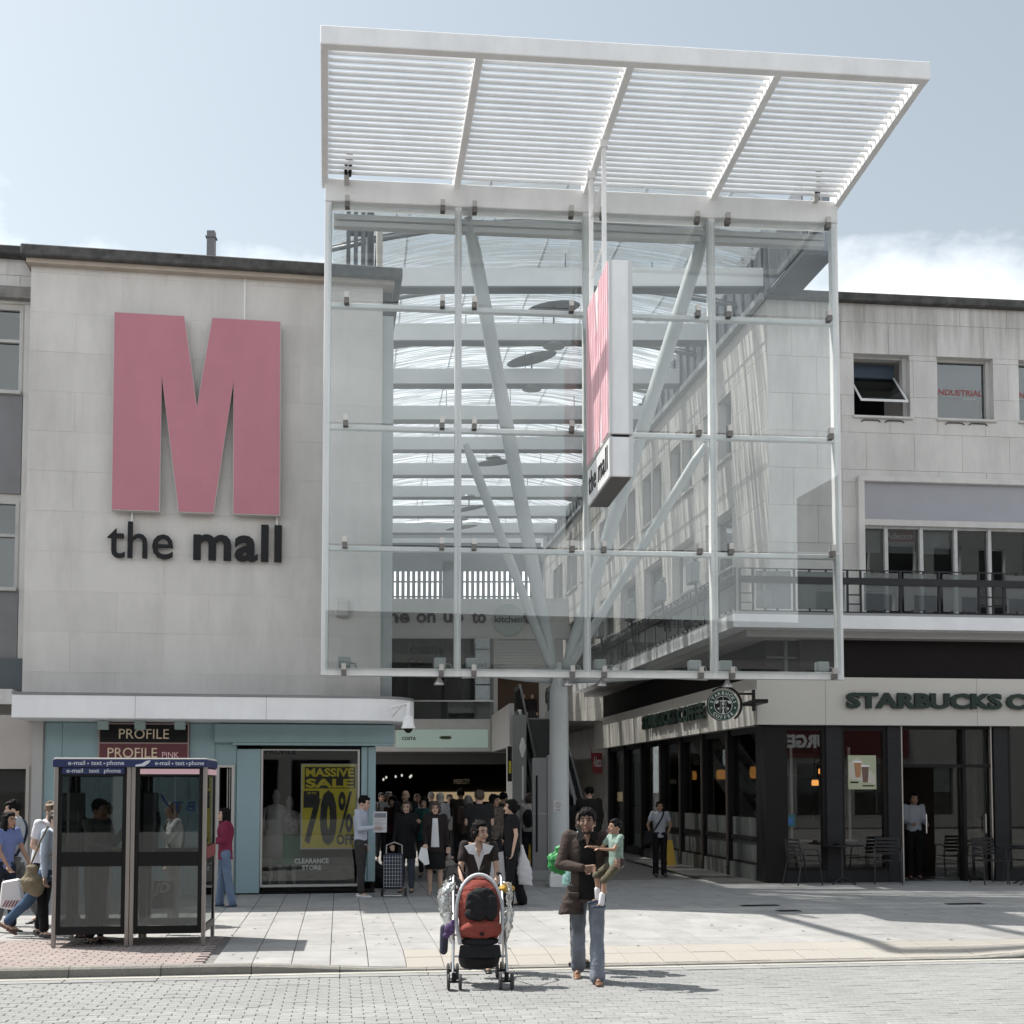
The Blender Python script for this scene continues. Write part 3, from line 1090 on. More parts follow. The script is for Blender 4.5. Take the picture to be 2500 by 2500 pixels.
for hh in wh:
    wn = MB()
    f0 = (hh[0], hh[1], hh[2], hh[3])
    wn.fbox(FL, f0[0], f0[1], f0[2] - .06, f0[2], -.1, .08); wn.fbox(FL, f0[1] - .06, f0[1], f0[2], f0[3], -.14, -.03)
    wn.fbox(FL, f0[0], f0[1] - .06, f0[3] - .05, f0[3], -.14, -.03); wn.fbox(FL, f0[0], f0[1] - .06, f0[3] - .62, f0[3] - .57, -.14, -.03)
    for q in (.55, 1.25, 1.95):
        wn.fbox(FL, f0[1] - .06 - q, f0[1] - .03 - q, f0[2], f0[3] - .62, -.13, -.04)
    o = wn.build('window', mat('window_paint', (.48, .47, .45), .6, var=.1), fb)
    mb = MB(); mb.fbox(FL, f0[0], f0[1] - .06, f0[2], f0[3] - .05, -.10, -.094); mb.build('pane', GLASS_U, o)
    mb = MB(); mb.fbox(FL, f0[0], f0[1] - .9, f0[2], f0[3] - .1, -.35, -.33); mb.build('blind', mat('blind_white', (.55, .55, .53), .8), o)
mb = MB(); mb.fbox(FL, s0f, s1f - .1, 3.55, 4.1, -.045, .06); mb.build('lower_panel', mat('slate_panel', (.085, .10, .11), .5), fb)
mb = MB(); mb.fbox(FL, s0f, FL.hit(26, 1735, .5)[0], 3.3, 3.55, -.1, .42); mb.build('ledge', STONE_R, fb)
# beige shop below
bs = wthing('beige_shop', 'beige shop front at the left picture edge with dark display window', 'shop', LB.P(-9, .1, 0))
BE = mat('beige_render', (.47, .43, .40), .8, var=.04)
hb = [(su(-60), su(62), zv(2150, 40), zv(1877, 40))]
mb = MB(); quads_with_holes(mb, LB, su(-60) - .5, su(104), .05, z0_ + .1, -.3, -.03, hb); mb.build('wall', BE, bs)
mb = MB(); mb.fbox(LB, su(77), su(104) - .01, .1, z0_ - .0, -.03, .03); mb.build('pier', mat('grey_pier', (.43, .42, .41), .7), bs)
mb = MB(); mb.fbox(LB, su(62), su(70), zv(2150, 40), zv(1870, 40), -.2, .0); mb.fbox(LB, su(-60), su(62), zv(1877, 40), zv(1870, 40), -.2, .0); mb.build('window_frame', BE, bs)
mb = MB(); mb.fbox(LB, su(-60), su(62), zv(2150, 40), zv(1877, 40), -.12, -.115); mb.build('window', GLASS_S, bs)
mb = MB(); mb.fbox(LB, su(-60) - .5, su(104), .05, z0_, -2.6, -2.5); mb.fbox(LB, su(-60) - .5, su(104), z0_, z0_ + .1, -2.5, -.3); mb.build('interior', mat('shop_interior', (.10, .09, .085), .8), bs)
mb = MB(); mb.fbox(LB, su(42), su(66), zv(2150, 40), zv(1877, 40), -.6, -.5); mb.build('display_board', mat('display_ochre', (.30, .24, .15), .7), bs)

# ================================================================== RIGHT BUILDING
RU = facade(23.74, .111)                 # upper office facade
SB = facade(22.96, .111)                 # ground floor glazing line
RC = RU.P(RU.hit(1876, 1100)[0], 0, 0)   # upper corner
s_c = RU.hit(1876, 1100)[0]
AW = Frame(RC.x, RC.y, (-.14, 1), (-1, -.14))     # alley wall, s grows into the alley
z_rr = RU.hit(2200, 742)[1]
sE = 7.6                                  # how far right it is built
rb = wthing('right_building', 'weathered grey stone office block over the coffee shop', 'building', RU.P(8, 0, -2))


def ru(u, v=900): return RU.hit(u, v)[0]
def rz_(v, u=2200): return RU.hit(u, v)[1]


win = [RU.rect(2085, 2221, 865, 1018), RU.rect(2289, 2425, 872, 1024), (RU.hit(2488, 950)[0], RU.hit(2488, 950)[0] + 1.1, rz_(1028, 2500), rz_(880, 2500))]
zwb = sum(w_[2] for w_ in win) / 3; zwt = sum(w_[3] for w_ in win) / 3
win = [(a, b, zwb, zwt) for a, b, c, d in win]
bay = (RU.hit(2106, 1300)[0], s_c + sE, 5.2, rz_(1180))
zbay = rz_(1180)
mb = MB()
hs_ = [(a, b, c, d) for a, b, c, d in win] + [bay]
quads_with_holes(mb, RU, s_c, s_c + sE, 4.9, z_rr - .03, -.5, -.045, hs_)
mb.fbox(RU, s_c + .05, s_c + sE, 4.9, z_rr, -9, -4)
mb.fbox(RU, s_c + .05, s_c + sE, z_rr - .3, z_rr - .03, -4, -.5)
mb.build('wall', MORTAR, rb)
stones(RU, s_c, s_c + sE, 5.3, z_rr - .03, 1.02, .76, 0, STONE_R, rb, holes=hs_, joint=.006, seed=11)
mb = MB(); mb.fbox(RU, s_c - .06, s_c + sE, z_rr - .03, z_rr + .14, -9, .16); mb.build('coping', COPING, rb, bevel=.02)
WP = mat('window_paint', (.48, .47, .45), .6, var=.1)
FAS = mat('lilac_grey_panel', (.37, .37, .40), .6, var=.04)
INTER = mat('office_interior', (.02, .02, .022), .9)
for i, (a, b, c, d) in enumerate(win):
    o = MB()
    o.fbox(RU, a, a + .05, c, d, -.3, -.16); o.fbox(RU, b - .09, b, c, d, -.3, -.14); o.fbox(RU, a + .05, b - .09, d - .05, d, -.3, -.16); o.fbox(RU, a + .05, b - .09, c, c + .05, -.3, -.16)
    wo = o.build('window', WP, rb, bevel=.004)
    mb = MB(); mb.fbox(RU, a - .04, b + .05, c - .05, c, -.3, .07); mb.build('sill', STONE_R, wo, bevel=.01)
    mb = MB(); mb.box(0, 0, 0, 0, 0, 0) if False else None
    mb = MB(); mb.fbox(RU, a - .3, b + .3, c - .3, c - .2, -2, -1.9); mb.fbox(RU, a - .1, b + .1, c - .1, d + .1, -1.6, -1.5); mb.build('room_back', INTER, wo)
    if i == 0:
        # pivot sash tilted open
        zm = (c + d) / 2 + .0
        h = (d - c) / 2 - .06
        def q(s_, t): return RU.P(s_, zm + t * h * .66, -.2 + (-t) * h * .62)
        mb = MB()
        A, B = a + .07, b - .11
        for (s0, s1, t0, t1) in ((A, A + .035, -1, 1), (B - .035, B, -1, 1), (A + .035, B - .035, -1, -.93), (A + .035, B - .035, .93, 1)):
            lo = [q(s0, t0), q(s1, t0), q(s1, t1), q(s0, t1)]
            up = [p + Vector((0, -.008, .03)) for p in lo]
            mb.hexa([*lo, *up])
        so_ = mb.build('sash', WHITE, wo)
        mb = MB(); lo = [q(A + .035, -.93), q(B - .035, -.93), q(B - .035, .93), q(A + .035, .93)]
        mb.hexa([p + Vector((0, 0, .012)) for p in lo] + [p + Vector((0, 0, .018)) for p in lo]); mb.build('pane', GLASS_U, wo)
        mb = MB(); mb.fbox(RU, A, B, zm + .02, d - .05, -.5, -.48); mb.build('blind', mat('navy_blind', (.055, .075, .105), .8), wo)
    else:
        mb = MB(); mb.fbox(RU, a + .05, b - .09, c + .05, d - .05, -.235, -.229); mb.build('pane', GLASS_U, wo)
        mb = MB(); mb.fbox(RU, a + .05, b - .09, c + .55, d - .05, -.3, -.29); mb.build('blind', mat('pale_blind', (.30, .33, .37), .8), wo)
        mb = MB(); mb.fbox(RU, a + .05, b - .09, c + .05, c + .55, -.45, -.44); mb.build('lower_blind', mat('grey_blind', (.17, .17, .17), .8), wo)
        mb = MB(); text(mb, 'INDUSTRIAL', RU, a + .08, a + .08 + (1.0), (c + d) / 2 - .08, (c + d) / 2 + .045, -.2285, bold=.025, depth=.002)
        mb.build('window_lettering', mat('faded_red_vinyl', (.30, .08, .085), .6), wo)
    for q_ in range(2):
        m2 = (a + b) / 2 + (q_ - .5) * .5
        mb = MB(); mb.tube([RU.P(m2 - .2, c - .12, .012), RU.P(m2 - .15, c - .085, .012), RU.P(m2 + .15, c - .085, .012), RU.P(m2 + .2, c - .12, .012)], .013, 5); mb.build('sill_drip', COPING, wo)

# projecting surround, panel and first floor glazing
b0, b1 = bay[0], s_c + sE
mb = MB(); mb.fbox(RU, b0 - .13, b1, zbay, zbay + .1, -.3, .14); mb.fbox(RU, b0 - .13, b0, 5.2, zbay, -.3, .14); mb.build('bay_surround', STONE_R, rb, bevel=.008)
zp = rz_(1270)
mb = MB(); mb.fbox(RU, b0, b1, zp, zbay, -.3, .02); mb.build('bay_panel', FAS, rb)
mb = MB(); mb.fbox(RU, b0, b1, zp - .12, zp, -.3, .04); mb.build('bay_lintel', STONE_R, rb)
us = [2108, 2172, 2258, 2342, 2425, 2520]
for k in range(5):
    a = RU.hit(us[k], 1380)[0]; b = RU.hit(us[k + 1], 1380)[0]
    o = MB(); o.fbox(RU, b - .07, b, 5.2, zp - .12, -.2, -.06); o.fbox(RU, a, b - .07, zp - .16, zp - .12, -.2, -.08); o.fbox(RU, a, b - .07, 5.2, 5.3, -.2, -.08)
    wo = o.build('window', mat('window_white', (.6, .59, .57), .5, var=.12, vscale=6, dirt=.3, dscale=6), rb)
    mb = MB(); mb.fbox(RU, a, b - .07, 5.3, zp - .16, -.14, -.134); mb.build('pane', GLASS_U, wo)
    if k in (0, 1, 2):
        mb = MB(); mb.fbox(RU, a, b - .07, zp - .62, zp - .16, -.3, -.29); mb.build('blind', mat('blind_white', (.55, .55, .53), .8), wo)
    if k == 1:
        mb = MB(); mb.fbox(RU, a, b - .1, zp - .38, zp - .16, -.28, -.27); mb.build('red_sticker', mat('agency_red', (.30, .02, .03), .5), wo)
        mb = MB(); text(mb, 'Adecco', RU, a + .04, b - .13, zp - .33, zp - .2, -.27, bold=.02, depth=.004); mb.build('sticker_lettering', WHITE, wo)
mb = MB(); mb.fbox(RU, b0 - .3, b1, 5.0, 8.3, -3.2, -3.1); mb.fbox(RU, b0 - .3, b1, 8.3, 8.4, -3.1, -.5); mb.fbox(RU, b0 - .3, b0 - .2, 5.0, 8.3, -3.1, -.5)
mb.build('room_back', INTER, rb)

# alley wall
Lw = 27.5
rows = []
yy = 2.35
ahole = []
while yy < Lw - 3:
    for a, b in ((yy, yy + .95), (yy + 1.1, yy + 2.05)):
        ahole.append((a, b, 9.25, 10.65, 'u'))
    ahole.append((yy, yy + 1.95, 6.3, 8.05, 'l'))
    yy += 2.95
mb = MB()
AH = [h[:4] for h in ahole]
quads_with_holes(mb, AW, .06, Lw, .0, z_rr - .03, -.45, -.045, AH + [(-1, 15.4, 0, 4.9)])
mb.build('alley_wall', MORTAR, rb)
stones(AW, .001, Lw, 0.1, z_rr - .03, 2.04, .76, 0, STONE_A, rb, holes=AH + [(-1, 15.4, 0, 4.92)], joint=.008, seed=12, th=.044)
FRM = mat('alley_window_frame', (.32, .33, .34), .5)
for a, b, c, d, t in ahole:
    o = MB()
    w_ = .05
    o.fbox(AW, a, a + w_, c, d, -.3, -.2); o.fbox(AW, b - w_, b, c, d, -.3, -.2); o.fbox(AW, a + w_, b - w_, d - w_, d, -.3, -.2); o.fbox(AW, a + w_, b - w_, c, c + w_, -.3, -.2)
    if t == 'l': o.fbox(AW, a + w_, b - w_, c + .55, c + .6, -.3, -.2)
    wo = o.build('window', FRM, rb)
    mb = MB(); mb.fbox(AW, a + w_, b - w_, c + w_, d - w_, -.26, -.254); mb.build('pane', GLASS_U, wo)
    mb = MB(); mb.fbox(AW, a, b, c, d, -.55, -.5); mb.build('blind', mat('pale_blind', (.30, .33, .37), .8) if t == 'u' else mat('blind_white', (.55, .55, .53), .8), wo)
    mb = MB(); mb.fbox(AW, a - .05, b + .05, c - .06, c, -.3, .06); mb.build('sill', STONE_A, wo)
mb = MB(); mb.fbox(AW, 0, Lw, z_rr - .03, z_rr + .1, -.4, .14); mb.build('alley_coping', mat('coping_grey', (.36, .37, .38), .6), rb)

# roof edge screen above the alley wall
scn = wthing('roof_edge_screen', 'dark grey corrugated screen running above the alley wall', 'screen', AW.P(5, z_rr, 0))
SC = mat('screen_grey', (.135, .15, .165), .6, var=.05)
a = -.2
hgt = lambda q: 1.35 - .035 * max(0, q)
k = 0
while a < 26:
    mb = MB(); mb.hexa([AW.P(a, z_rr + .1, .03 + .05 * (k % 2)), AW.P(a + .3, z_rr + .1, .03 + .05 * (k % 2)), AW.P(a + .3, z_rr + .1, -.02), AW.P(a, z_rr + .1, -.02),
                        AW.P(a, z_rr + .1 + hgt(a), .03 + .05 * (k % 2)), AW.P(a + .3, z_rr + .1 + hgt(a + .3), .03 + .05 * (k % 2)), AW.P(a + .3, z_rr + .1 + hgt(a + .3), -.02), AW.P(a, z_rr + .1 + hgt(a), -.02)])
    mb.build('screen_panel', SC, scn); a += .3; k += 1
# open slatted return that steps forward to the glass box
sf = wthing('slatted_roof_return', 'open vertical slats above the roof corner beside the glass canopy', 'screen', AW.P(-1.2, z_rr, 0))
SLT = mat('slat_blue_grey', (.20, .225, .25), .5)
for k in range(13):
    a = .0 - k * .155
    drop = .0 + .012 * k
    mb = MB(); mb.fbox(AW, a - .06, a, z_rr + .12 + (0.0), z_rr + 1.42, -.55, -.40); mb.build('slat', SLT, sf)
for zz in (.42, .95):
    mb = MB(); mb.fbox(AW, -1.98, 0, z_rr + zz, z_rr + zz + .05, -.39, -.36); mb.build('rail', SLT, sf)
mb = MB(); mb.fbox(AW, -2.0, 0, z_rr + .02, z_rr + .11, -.6, .0); mb.build('gutter', mat('gutter_dark', (.05, .055, .06), .6), sf)
mb = MB(); mb.fbox(AW, -2.0, 0, z_rr + .12, z_rr + 1.4, .0, .03); mb.build('inner_sheet', SC, sf)

# ---- balcony slab
ZS0, ZS1 = 4.88, 5.16
nS = .62                                  # slab edge forward of the glazing line
cs = SB.hit(1792, 1515, nS)[0]
bal = wthing('balcony', 'white edged balcony slab wrapping the corner with black glazed railing', 'balcony', SB.P(cs + 2, ZS0, nS))
pc = SB.P(cs, 0, nS)
AS = Frame(pc.x, pc.y, (-.14, 1), (-1, -.14))     # balcony edge along the alley
Ls = 16.0
back = AS.P(Ls, 0, 0); fr_ = SB.P(cs + 8, 0, nS)
P4 = [pc, fr_, SB.P(cs + 8, 0, -3), AS.P(0, 0, -3) + Vector((0, 2.2, 0)), AS.P(Ls, 0, -1.9), back]


def polyslab(P, z0, z1, name, m, parent, bevel=0):
    k = len(P); mb = MB()
    mb.add([(p.x, p.y, z0) for p in P] + [(p.x, p.y, z1) for p in P], [tuple(range(k)), tuple(range(2 * k - 1, k - 1, -1))] + [(i, (i + 1) % k, k + (i + 1) % k, k + i) for i in range(k)])
    return mb.build(name, m, parent, bevel=bevel)


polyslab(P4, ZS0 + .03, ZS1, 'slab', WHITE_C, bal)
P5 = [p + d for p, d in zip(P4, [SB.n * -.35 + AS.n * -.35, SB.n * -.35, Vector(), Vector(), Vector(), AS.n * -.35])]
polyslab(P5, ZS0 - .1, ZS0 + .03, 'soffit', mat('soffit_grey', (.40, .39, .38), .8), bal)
mb = MB(); mb.fbox(SB, cs, cs + 8, ZS1, ZS1 + .05, nS - .3, nS - .02); mb.fbox(AS, .02, Ls, ZS1, ZS1 + .05, -.3, -.02); mb.build('kerb_upstand', mat('upstand_grey', (.33, .33, .34), .7), bal)
RAILM = mat('railing_black', (.018, .018, .02), .4, metal=.2)
RG = glass('railing_glass', (.58, .61, .62), .05, 1.0, body=(.30, .32, .33), bodyfac=.28)
zr0, zr1 = ZS1 + .05, SB.hit(2200, 1392, nS)[1]


def railing(fr, sa, sb, posts, gl, n=-.06):
    mb = MB(); mb.fbox(fr, sa, sb, zr1 - .02, zr1, n - .015, n + .015); mb.build('top_rail', RAILM, bal)
    mb = MB(); mb.fbox(fr, sa, sb, zr0 + .01, zr0 + .03, n - .015, n + .015); mb.build('bottom_rail', RAILM, bal)
    mb = MB(); mb.fbox(fr, sa, sb, zr1 - .29, zr1 - .16, n + .02, n + .05); mb.build('board_rail', RAILM, bal)
    for p in posts:
        mb = MB(); mb.fbox(fr, p - .02, p + .02, zr0, zr1 - .02, n - .014, n + .014); mb.build('post', RAILM, bal)
    for a, b in gl:
        mb = MB(); mb.fbox(fr, a, b, zr0 + .06, zr1 - .05, n - .006, n + .004); mb.build('glass_panel', RG, bal)
        mb = MB()
        for q in (.25, .6):
            for zz in (zr0 + .03, zr1 - .06):
                mb.fbox(fr, a + (b - a) * q - .015, a + (b - a) * q + .015, zz, zz + .05, n - .02, n + .02)
        mb.build('glass_clip', RAILM, bal)


u2s = lambda u: SB.hit(u, 1445, nS - .06)[0]
pu = [1806, 1838, 1939, 2069, 2101, 2199, 2293, 2390, 2424, 2450, 2560]
ps = [u2s(u) for u in pu]
glz = [(1845, 1932), (1946, 2064), (2108, 2194), (2206, 2288), (2301, 2386), (2456, 2555)]
railing(SB, ps[0], cs + 7.5, ps, [(u2s(a) + .01, u2s(b) - .01) for a, b in glz], n=nS - .06)
mb = MB()
for (a, b) in ((1806, 1838), (2069, 2101), (2390, 2450)):
    for q in (.33, .66):
        zz = zr0 + (zr1 - .3 - zr0) * q
        mb.fbox(SB, u2s(a), u2s(b), zz - .012, zz + .012, nS * 0 + nS - .075 - 0, nS - .045) if False else mb.fbox(SB, u2s(a), u2s(b), zz - .012, zz + .012, nS - .07, nS - .05)
mb.build('cross_bar', RAILM, bal)
posts = [.1 + k * .98 for k in range(17)]
railing(AS, .06, Ls, posts, [(posts[k] + .04, posts[k + 1] - .04) for k in range(16)])
FLD = mat('floodlight_grey', (.22, .24, .245), .5)
for i, yy in enumerate((2.3, 4.9, 7.9, 11.5)):      # big floodlights clamped on the balcony railing
    p = AS.P(yy, zr1 + .25, .1)
    t = wthing('balcony_floodlight', ['nearest', 'second', 'third', 'farthest'][i] + ' of the grey floodlights clamped along the alley balcony railing', 'floodlight', p, 'floodlights on the balcony railing')
    mb = MB(); mb.fbox(AS, yy - .22, yy + .22, zr1 + .06, zr1 + .5, .02, .2); mb.build('lamp_body', FLD, t, bevel=.02)
    mb = MB(); mb.tube([AS.P(yy - .28, zr1 + .55, .1), AS.P(yy + .05, zr1 + .52, .1)], .05, 8); mb.build('ballast', FLD, t)
    mb = MB(); mb.tube([AS.P(yy, zr1 - .6, .0), AS.P(yy, zr1 + .06, .05)], .025, 6); mb.build('bracket', RAILM, t)

# ---- coffee shop
cf = wthing('coffee_shop', 'corner coffee shop with cream fascia and dark framed glazing', 'shop', SB.P(6, .1, 0))
c_s = SB.hit(1870, 2100)[0]                # glazing corner
pg = SB.P(c_s, 0, 0)
AG = Frame(pg.x, pg.y, (-.14, 1), (-1, -.14))
CRM = mat('cream_fascia', (.64, .61, .56), .55, var=.03, vscale=1.2)
zf0, zf1 = SB.hit(2200, 1771, .14)[1], SB.hit(2200, 1655, .14)[1]
fc = SB.hit(1848, 1710, .14)[0]
Lf = 15.1
CHOC = mat('chocolate_cladding', (.013, .010, .010), .7, var=.1, spec=.2)
CT = mat('charcoal_tile', (.020, .020, .022), .55, var=.15, vscale=2, spec=.3)
FRB = mat('shop_frame_black', (.008, .007, .007), .5, spec=.25)
mb = MB(); mb.fbox(SB, fc, c_s + 7.5, zf0, zf1, -.3, .14); mb.build('front_fascia', CRM, cf, bevel=.004)
AF = Frame(SB.P(fc, 0, .14).x, SB.P(fc, 0, .14).y, (-.14, 1), (-1, -.14))
mb = MB(); mb.fbox(AF, .02, Lf, zf0, zf1, -.3, .0); mb.build('side_fascia', CRM, cf)
for s_ in (fc + 1.35, fc + 4.4):
    mb = MB(); mb.fbox(SB, s_ - .003, s_ + .003, zf0, zf1, .14, .1415); mb.build('fascia_joint', mat('joint_cream', (.2, .19, .17), .8), cf)
for s_ in (3, 6, 9, 12):
    mb = MB(); mb.fbox(AF, s_ - .003, s_ + .003, zf0, zf1, .0, .0015); mb.build('fascia_joint', mat('joint_cream', (.2, .19, .17), .8), cf)
# recessed dark band between fascia and balcony
mb = MB(); mb.fbox(SB, c_s + .75, c_s + 7.5, zf1, ZS0 - .1, -.3, -.08); mb.fbox(AG, .3, Lf, zf1, ZS0 - .1, -.8, -.12); mb.build('upper_band', CHOC, cf)
mb = MB()
u_a, u_b = SB.hit(1870, 1600, -.3)[0], SB.hit(2030, 1600, -.3)[0]
mb.fbox(SB, u_a, u_b, ZS0 - .45, ZS0 - .42, -.3, -.26); mb.fbox(SB, SB.hit(1917, 1600, -.3)[0] - .03, SB.hit(1917, 1600, -.3)[0] + .03, zf1, ZS0 - .1, -.3, -.25); mb.fbox(SB, SB.hit(2015, 1600, -.3)[0] - .03, SB.hit(2015, 1600, -.3)[0] + .03, zf1, ZS0 - .1, -.3, -.25)
mb.build('band_window_frame', mat('dull_frame', (.09, .09, .095), .5), cf)
# front glazing
fv = lambda v, u=2150, n=0: SB.hit(u, v, n)[1]
fs_ = lambda u, n=0: SB.hit(u, 1950, n)[0]
zsk = fv(2125)
piers = [(1868, 1918), (2018, 2057), (2168, 2202), (2428, 2462)]
for i, (a, b) in enumerate(piers):
    mb = MB(); mb.fbox(SB, fs_(a), fs_(b), .1, zf0, -.3, .0); mb.build('pier', CT if i else FRB, cf)
    if i:
        z = .5
        while z < zf0 - .1:
            mb = MB(); mb.fbox(SB, fs_(a) + .004, fs_(b) - .004, z, z + .385, .0, .012); mb.build('tile', CT, cf, recalc=False); z += .395
for (a, b) in ((1918, 2018), (2057, 2168)):
    mb = MB(); mb.fbox(SB, fs_(a), fs_(b), .1, zsk, -.3, -.01); mb.build('plinth', CT, cf)
    o = MB(); o.fbox(SB, fs_(a), fs_(a) + .05, zsk, zf0, -.15, -.02); o.fbox(SB, fs_(b) - .07, fs_(b), zsk, zf0, -.15, -.02); o.fbox(SB, fs_(a) + .05, fs_(b) - .07, zf0 - .1, zf0, -.15, -.02); o.fbox(SB, fs_(a) + .05, fs_(b) - .07, zsk, zsk + .06, -.15, -.02)
    wo = o.build('window', FRB, cf)
    mb = MB(); mb.fbox(SB, fs_(a) + .05, fs_(b) - .07, zsk + .06, zf0 - .1, -.09, -.084); mb.build('pane', GLASS_S, wo)
    mb = MB(); mb.fbox(SB, (fs_(a) + fs_(b)) / 2 - .12, (fs_(a) + fs_(b)) / 2 - .07, .9, zf0 - .4, -.6, -.55); mb.fbox(SB, fs_(a) + .1, fs_(b) - .1, .86, .9, -.6, -.5); mb.build('inner_counter_frame', mat('counter_frame', (.4, .39, .37), .5), wo)
# entrance
zd = fv(1873)
mb = MB(); mb.fbox(SB, fs_(2202), fs_(2428), zd, zd + .06, -.25, -.05); mb.fbox(SB, fs_(2202), fs_(2428), zf0 - .06, zf0, -.25, -.05); mb.fbox(SB, fs_(2355), fs_(2363), .1, zf0, -.25, -.05)
mb.build('entrance_frame', FRB, cf)
mb = MB(); mb.fbox(SB, fs_(2422), fs_(2425), .12, zf0, -.1, -.02); mb.fbox(SB, fs_(2202), fs_(2205), .12, zf0, -.02, .005); mb.build('bright_trim', STEEL, cf)
mb = MB(); mb.fbox(SB, fs_(2290), fs_(2355), .14, zd, -.18, -.172); mb.fbox(SB, fs_(2363), fs_(2420), .14, zd, -.18, -.172); mb.build('door', GLASS_S, cf)
mb = MB(); mb.fbox(SB, fs_(2205), fs_(2420), zd + .06, zf0 - .06, -.18, -.172); mb.build('fanlight', GLASS_S, cf)
mb = MB()
for u in (2266, 2412):
    mb.tube([SB.P(fs_(u), fv(2035), -.1), SB.P(fs_(u), fv(1988), -.1)], .014, 8)
mb.build('door_handle', STEEL, cf)
o = MB(); o.fbox(SB, fs_(2462), fs_(2470), zsk, zf0, -.15, -.02); wo = o.build('window', FRB, cf)
mb = MB(); mb.fbox(SB, fs_(2470), fs_(2640), zsk, zf0, -.09, -.084); mb.build('pane', GLASS_S, wo)
mb = MB(); mb.fbox(SB, fs_(2462), fs_(2640), .1, zsk, -.3, -.01); mb.build('plinth', CT, cf)
# side glazing
sidew = [(.55, 2.15), (2.35, 3.95), (4.15, 5.75), (5.95, 7.6), (7.8, 9.6), (9.8, 11.6), (11.8, 13.6)]
mb = MB(); mb.fbox(AG, 0, .55, .1, zf0, -.3, -.01); mb.build('pier', FRB, cf)
GRS = mat('grey_marble', (.085, .09, .086), .4, spec=.3, var=.2, vscale=2, stretch=(1, 1, .3))
for k, (a, b) in enumerate(sidew):
    mb = MB(); mb.fbox(AG, b, b + .2, .1, zf0, -.25, .03); mb.build('mullion', FRB, cf)
    mb = MB(); mb.fbox(AG, b + .04, b + .08, .3, zf0 - .1, .03, .06); mb.build('mullion_fin', mat('bronze_fin', (.12, .10, .085), .4, metal=.4), cf)
    lo = .45 if k < 4 else .3
    o = MB(); o.fbox(AG, a, b, zf0 - .12, zf0, -.15, -.02); o.fbox(AG, a, b, lo - .05, lo, -.15, -.02); o.fbox(AG, a, a + .03, lo, zf0 - .12, -.15, -.02)
    if k < 4: o.fbox(AG, a, b, .86, .96, -.15, -.01)
    wo = o.build('window', FRB, cf)
    if k < 4:
        mb = MB(); mb.fbox(AG, a, b, lo, .86, -.09, -.05); mb.build('lower_panel', GRS, wo)
        mb = MB(); mb.fbox(AG, a, b, .96, 1.32, -.09, -.05); mb.build('upper_panel', GRS, wo)
        mb = MB(); mb.fbox(AG, a, b, 1.32, zf0 - .12, -.09, -.084); mb.build('pane', GLASS_S, wo)
        mb = MB(); mb.fbox(AG, a, b, 1.28, 1.34, -.5, -.1); mb.build('counter_top', mat('orange_wood', (.28, .12, .05), .4), wo)
    else:
        mb = MB(); mb.fbox(AG, a, b, lo, zf0 - .12, -.09, -.084); mb.build('pane', GLASS_S, wo)
    mb = MB(); mb.fbox(AG, a, b + .2, .1, lo - .05, -.25, .02 if k < 4 else .0); mb.build('plinth', GRS if k < 4 else CT, cf)
mb = MB(); mb.fbox(AG, -.02, 8, .1, .112, .02, .9); mb.build('threshold', mat('threshold_granite', (.10, .098, .095), .35, var=.25, vscale=3), cf)
# interior shell
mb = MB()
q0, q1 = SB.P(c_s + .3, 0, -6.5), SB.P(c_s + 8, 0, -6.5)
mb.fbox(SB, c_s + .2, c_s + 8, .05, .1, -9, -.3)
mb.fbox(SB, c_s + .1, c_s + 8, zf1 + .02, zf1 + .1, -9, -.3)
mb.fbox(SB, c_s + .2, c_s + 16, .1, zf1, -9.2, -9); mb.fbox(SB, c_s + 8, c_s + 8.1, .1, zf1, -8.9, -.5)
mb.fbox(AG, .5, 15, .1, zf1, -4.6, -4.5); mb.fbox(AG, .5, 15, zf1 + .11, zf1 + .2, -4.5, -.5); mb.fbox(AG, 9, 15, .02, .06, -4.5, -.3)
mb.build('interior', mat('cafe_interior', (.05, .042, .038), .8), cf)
mb = MB(); mb.fbox(SB, c_s + 2, c_s + 7, .1, 1.2, -4.6, -4.0); mb.build('counter', mat('counter_brown', (.09, .05, .03), .5), cf)
mb = MB()
for k in range(4): mb.fbox(SB, c_s + 2.2 + k * 1.2, c_s + 3.2 + k * 1.2, 2.2, 2.75, -6.2, -6.1)
mb.build('menu_board', mat('menu_board', (.14, .13, .12), .6), cf)
# pendant lamps (lit)
LMP = mat('lit_amber', (.8, .4, .12), .5, emit=(1.0, .42, .10), estr=.75)
for i, (u, v, r) in enumerate(((1687, 1893, .14), (1762, 1891, .14), (1847, 1886, .16), (1990, 1911, .075), (2006, 1883, .07))):
    fr2, nn = (AG, -.9) if i < 3 else (SB, -2.0)
    a, z = fr2.hit(u, v, nn)
    p = fr2.P(a, z, nn)
    t = wthing('pendant_lamp', ['amber drum lamp glowing behind the third side window, farthest of the drums', 'amber drum lamp glowing inside the middle side window', 'amber drum lamp glowing by the corner pier, nearest of the drums', 'small amber pendant glowing lower left in the front window', 'small amber pendant glowing higher right in the front window'][i], 'lamp', p, 'lit pendant lamps in the coffee shop')
    mb = MB(); mb.loft([((p.x, p.y, p.z - r * .8), r * .9, r * .9), ((p.x, p.y, p.z), r, r), ((p.x, p.y, p.z + r * .8), r * .85, r * .85)], 16); mb.build('lamp_shade', LMP, t)
    mb = MB(); mb.tube([(p.x, p.y, p.z + r * .8), (p.x, p.y, zf1)], .008, 5); mb.build('cord', BLACK, t)
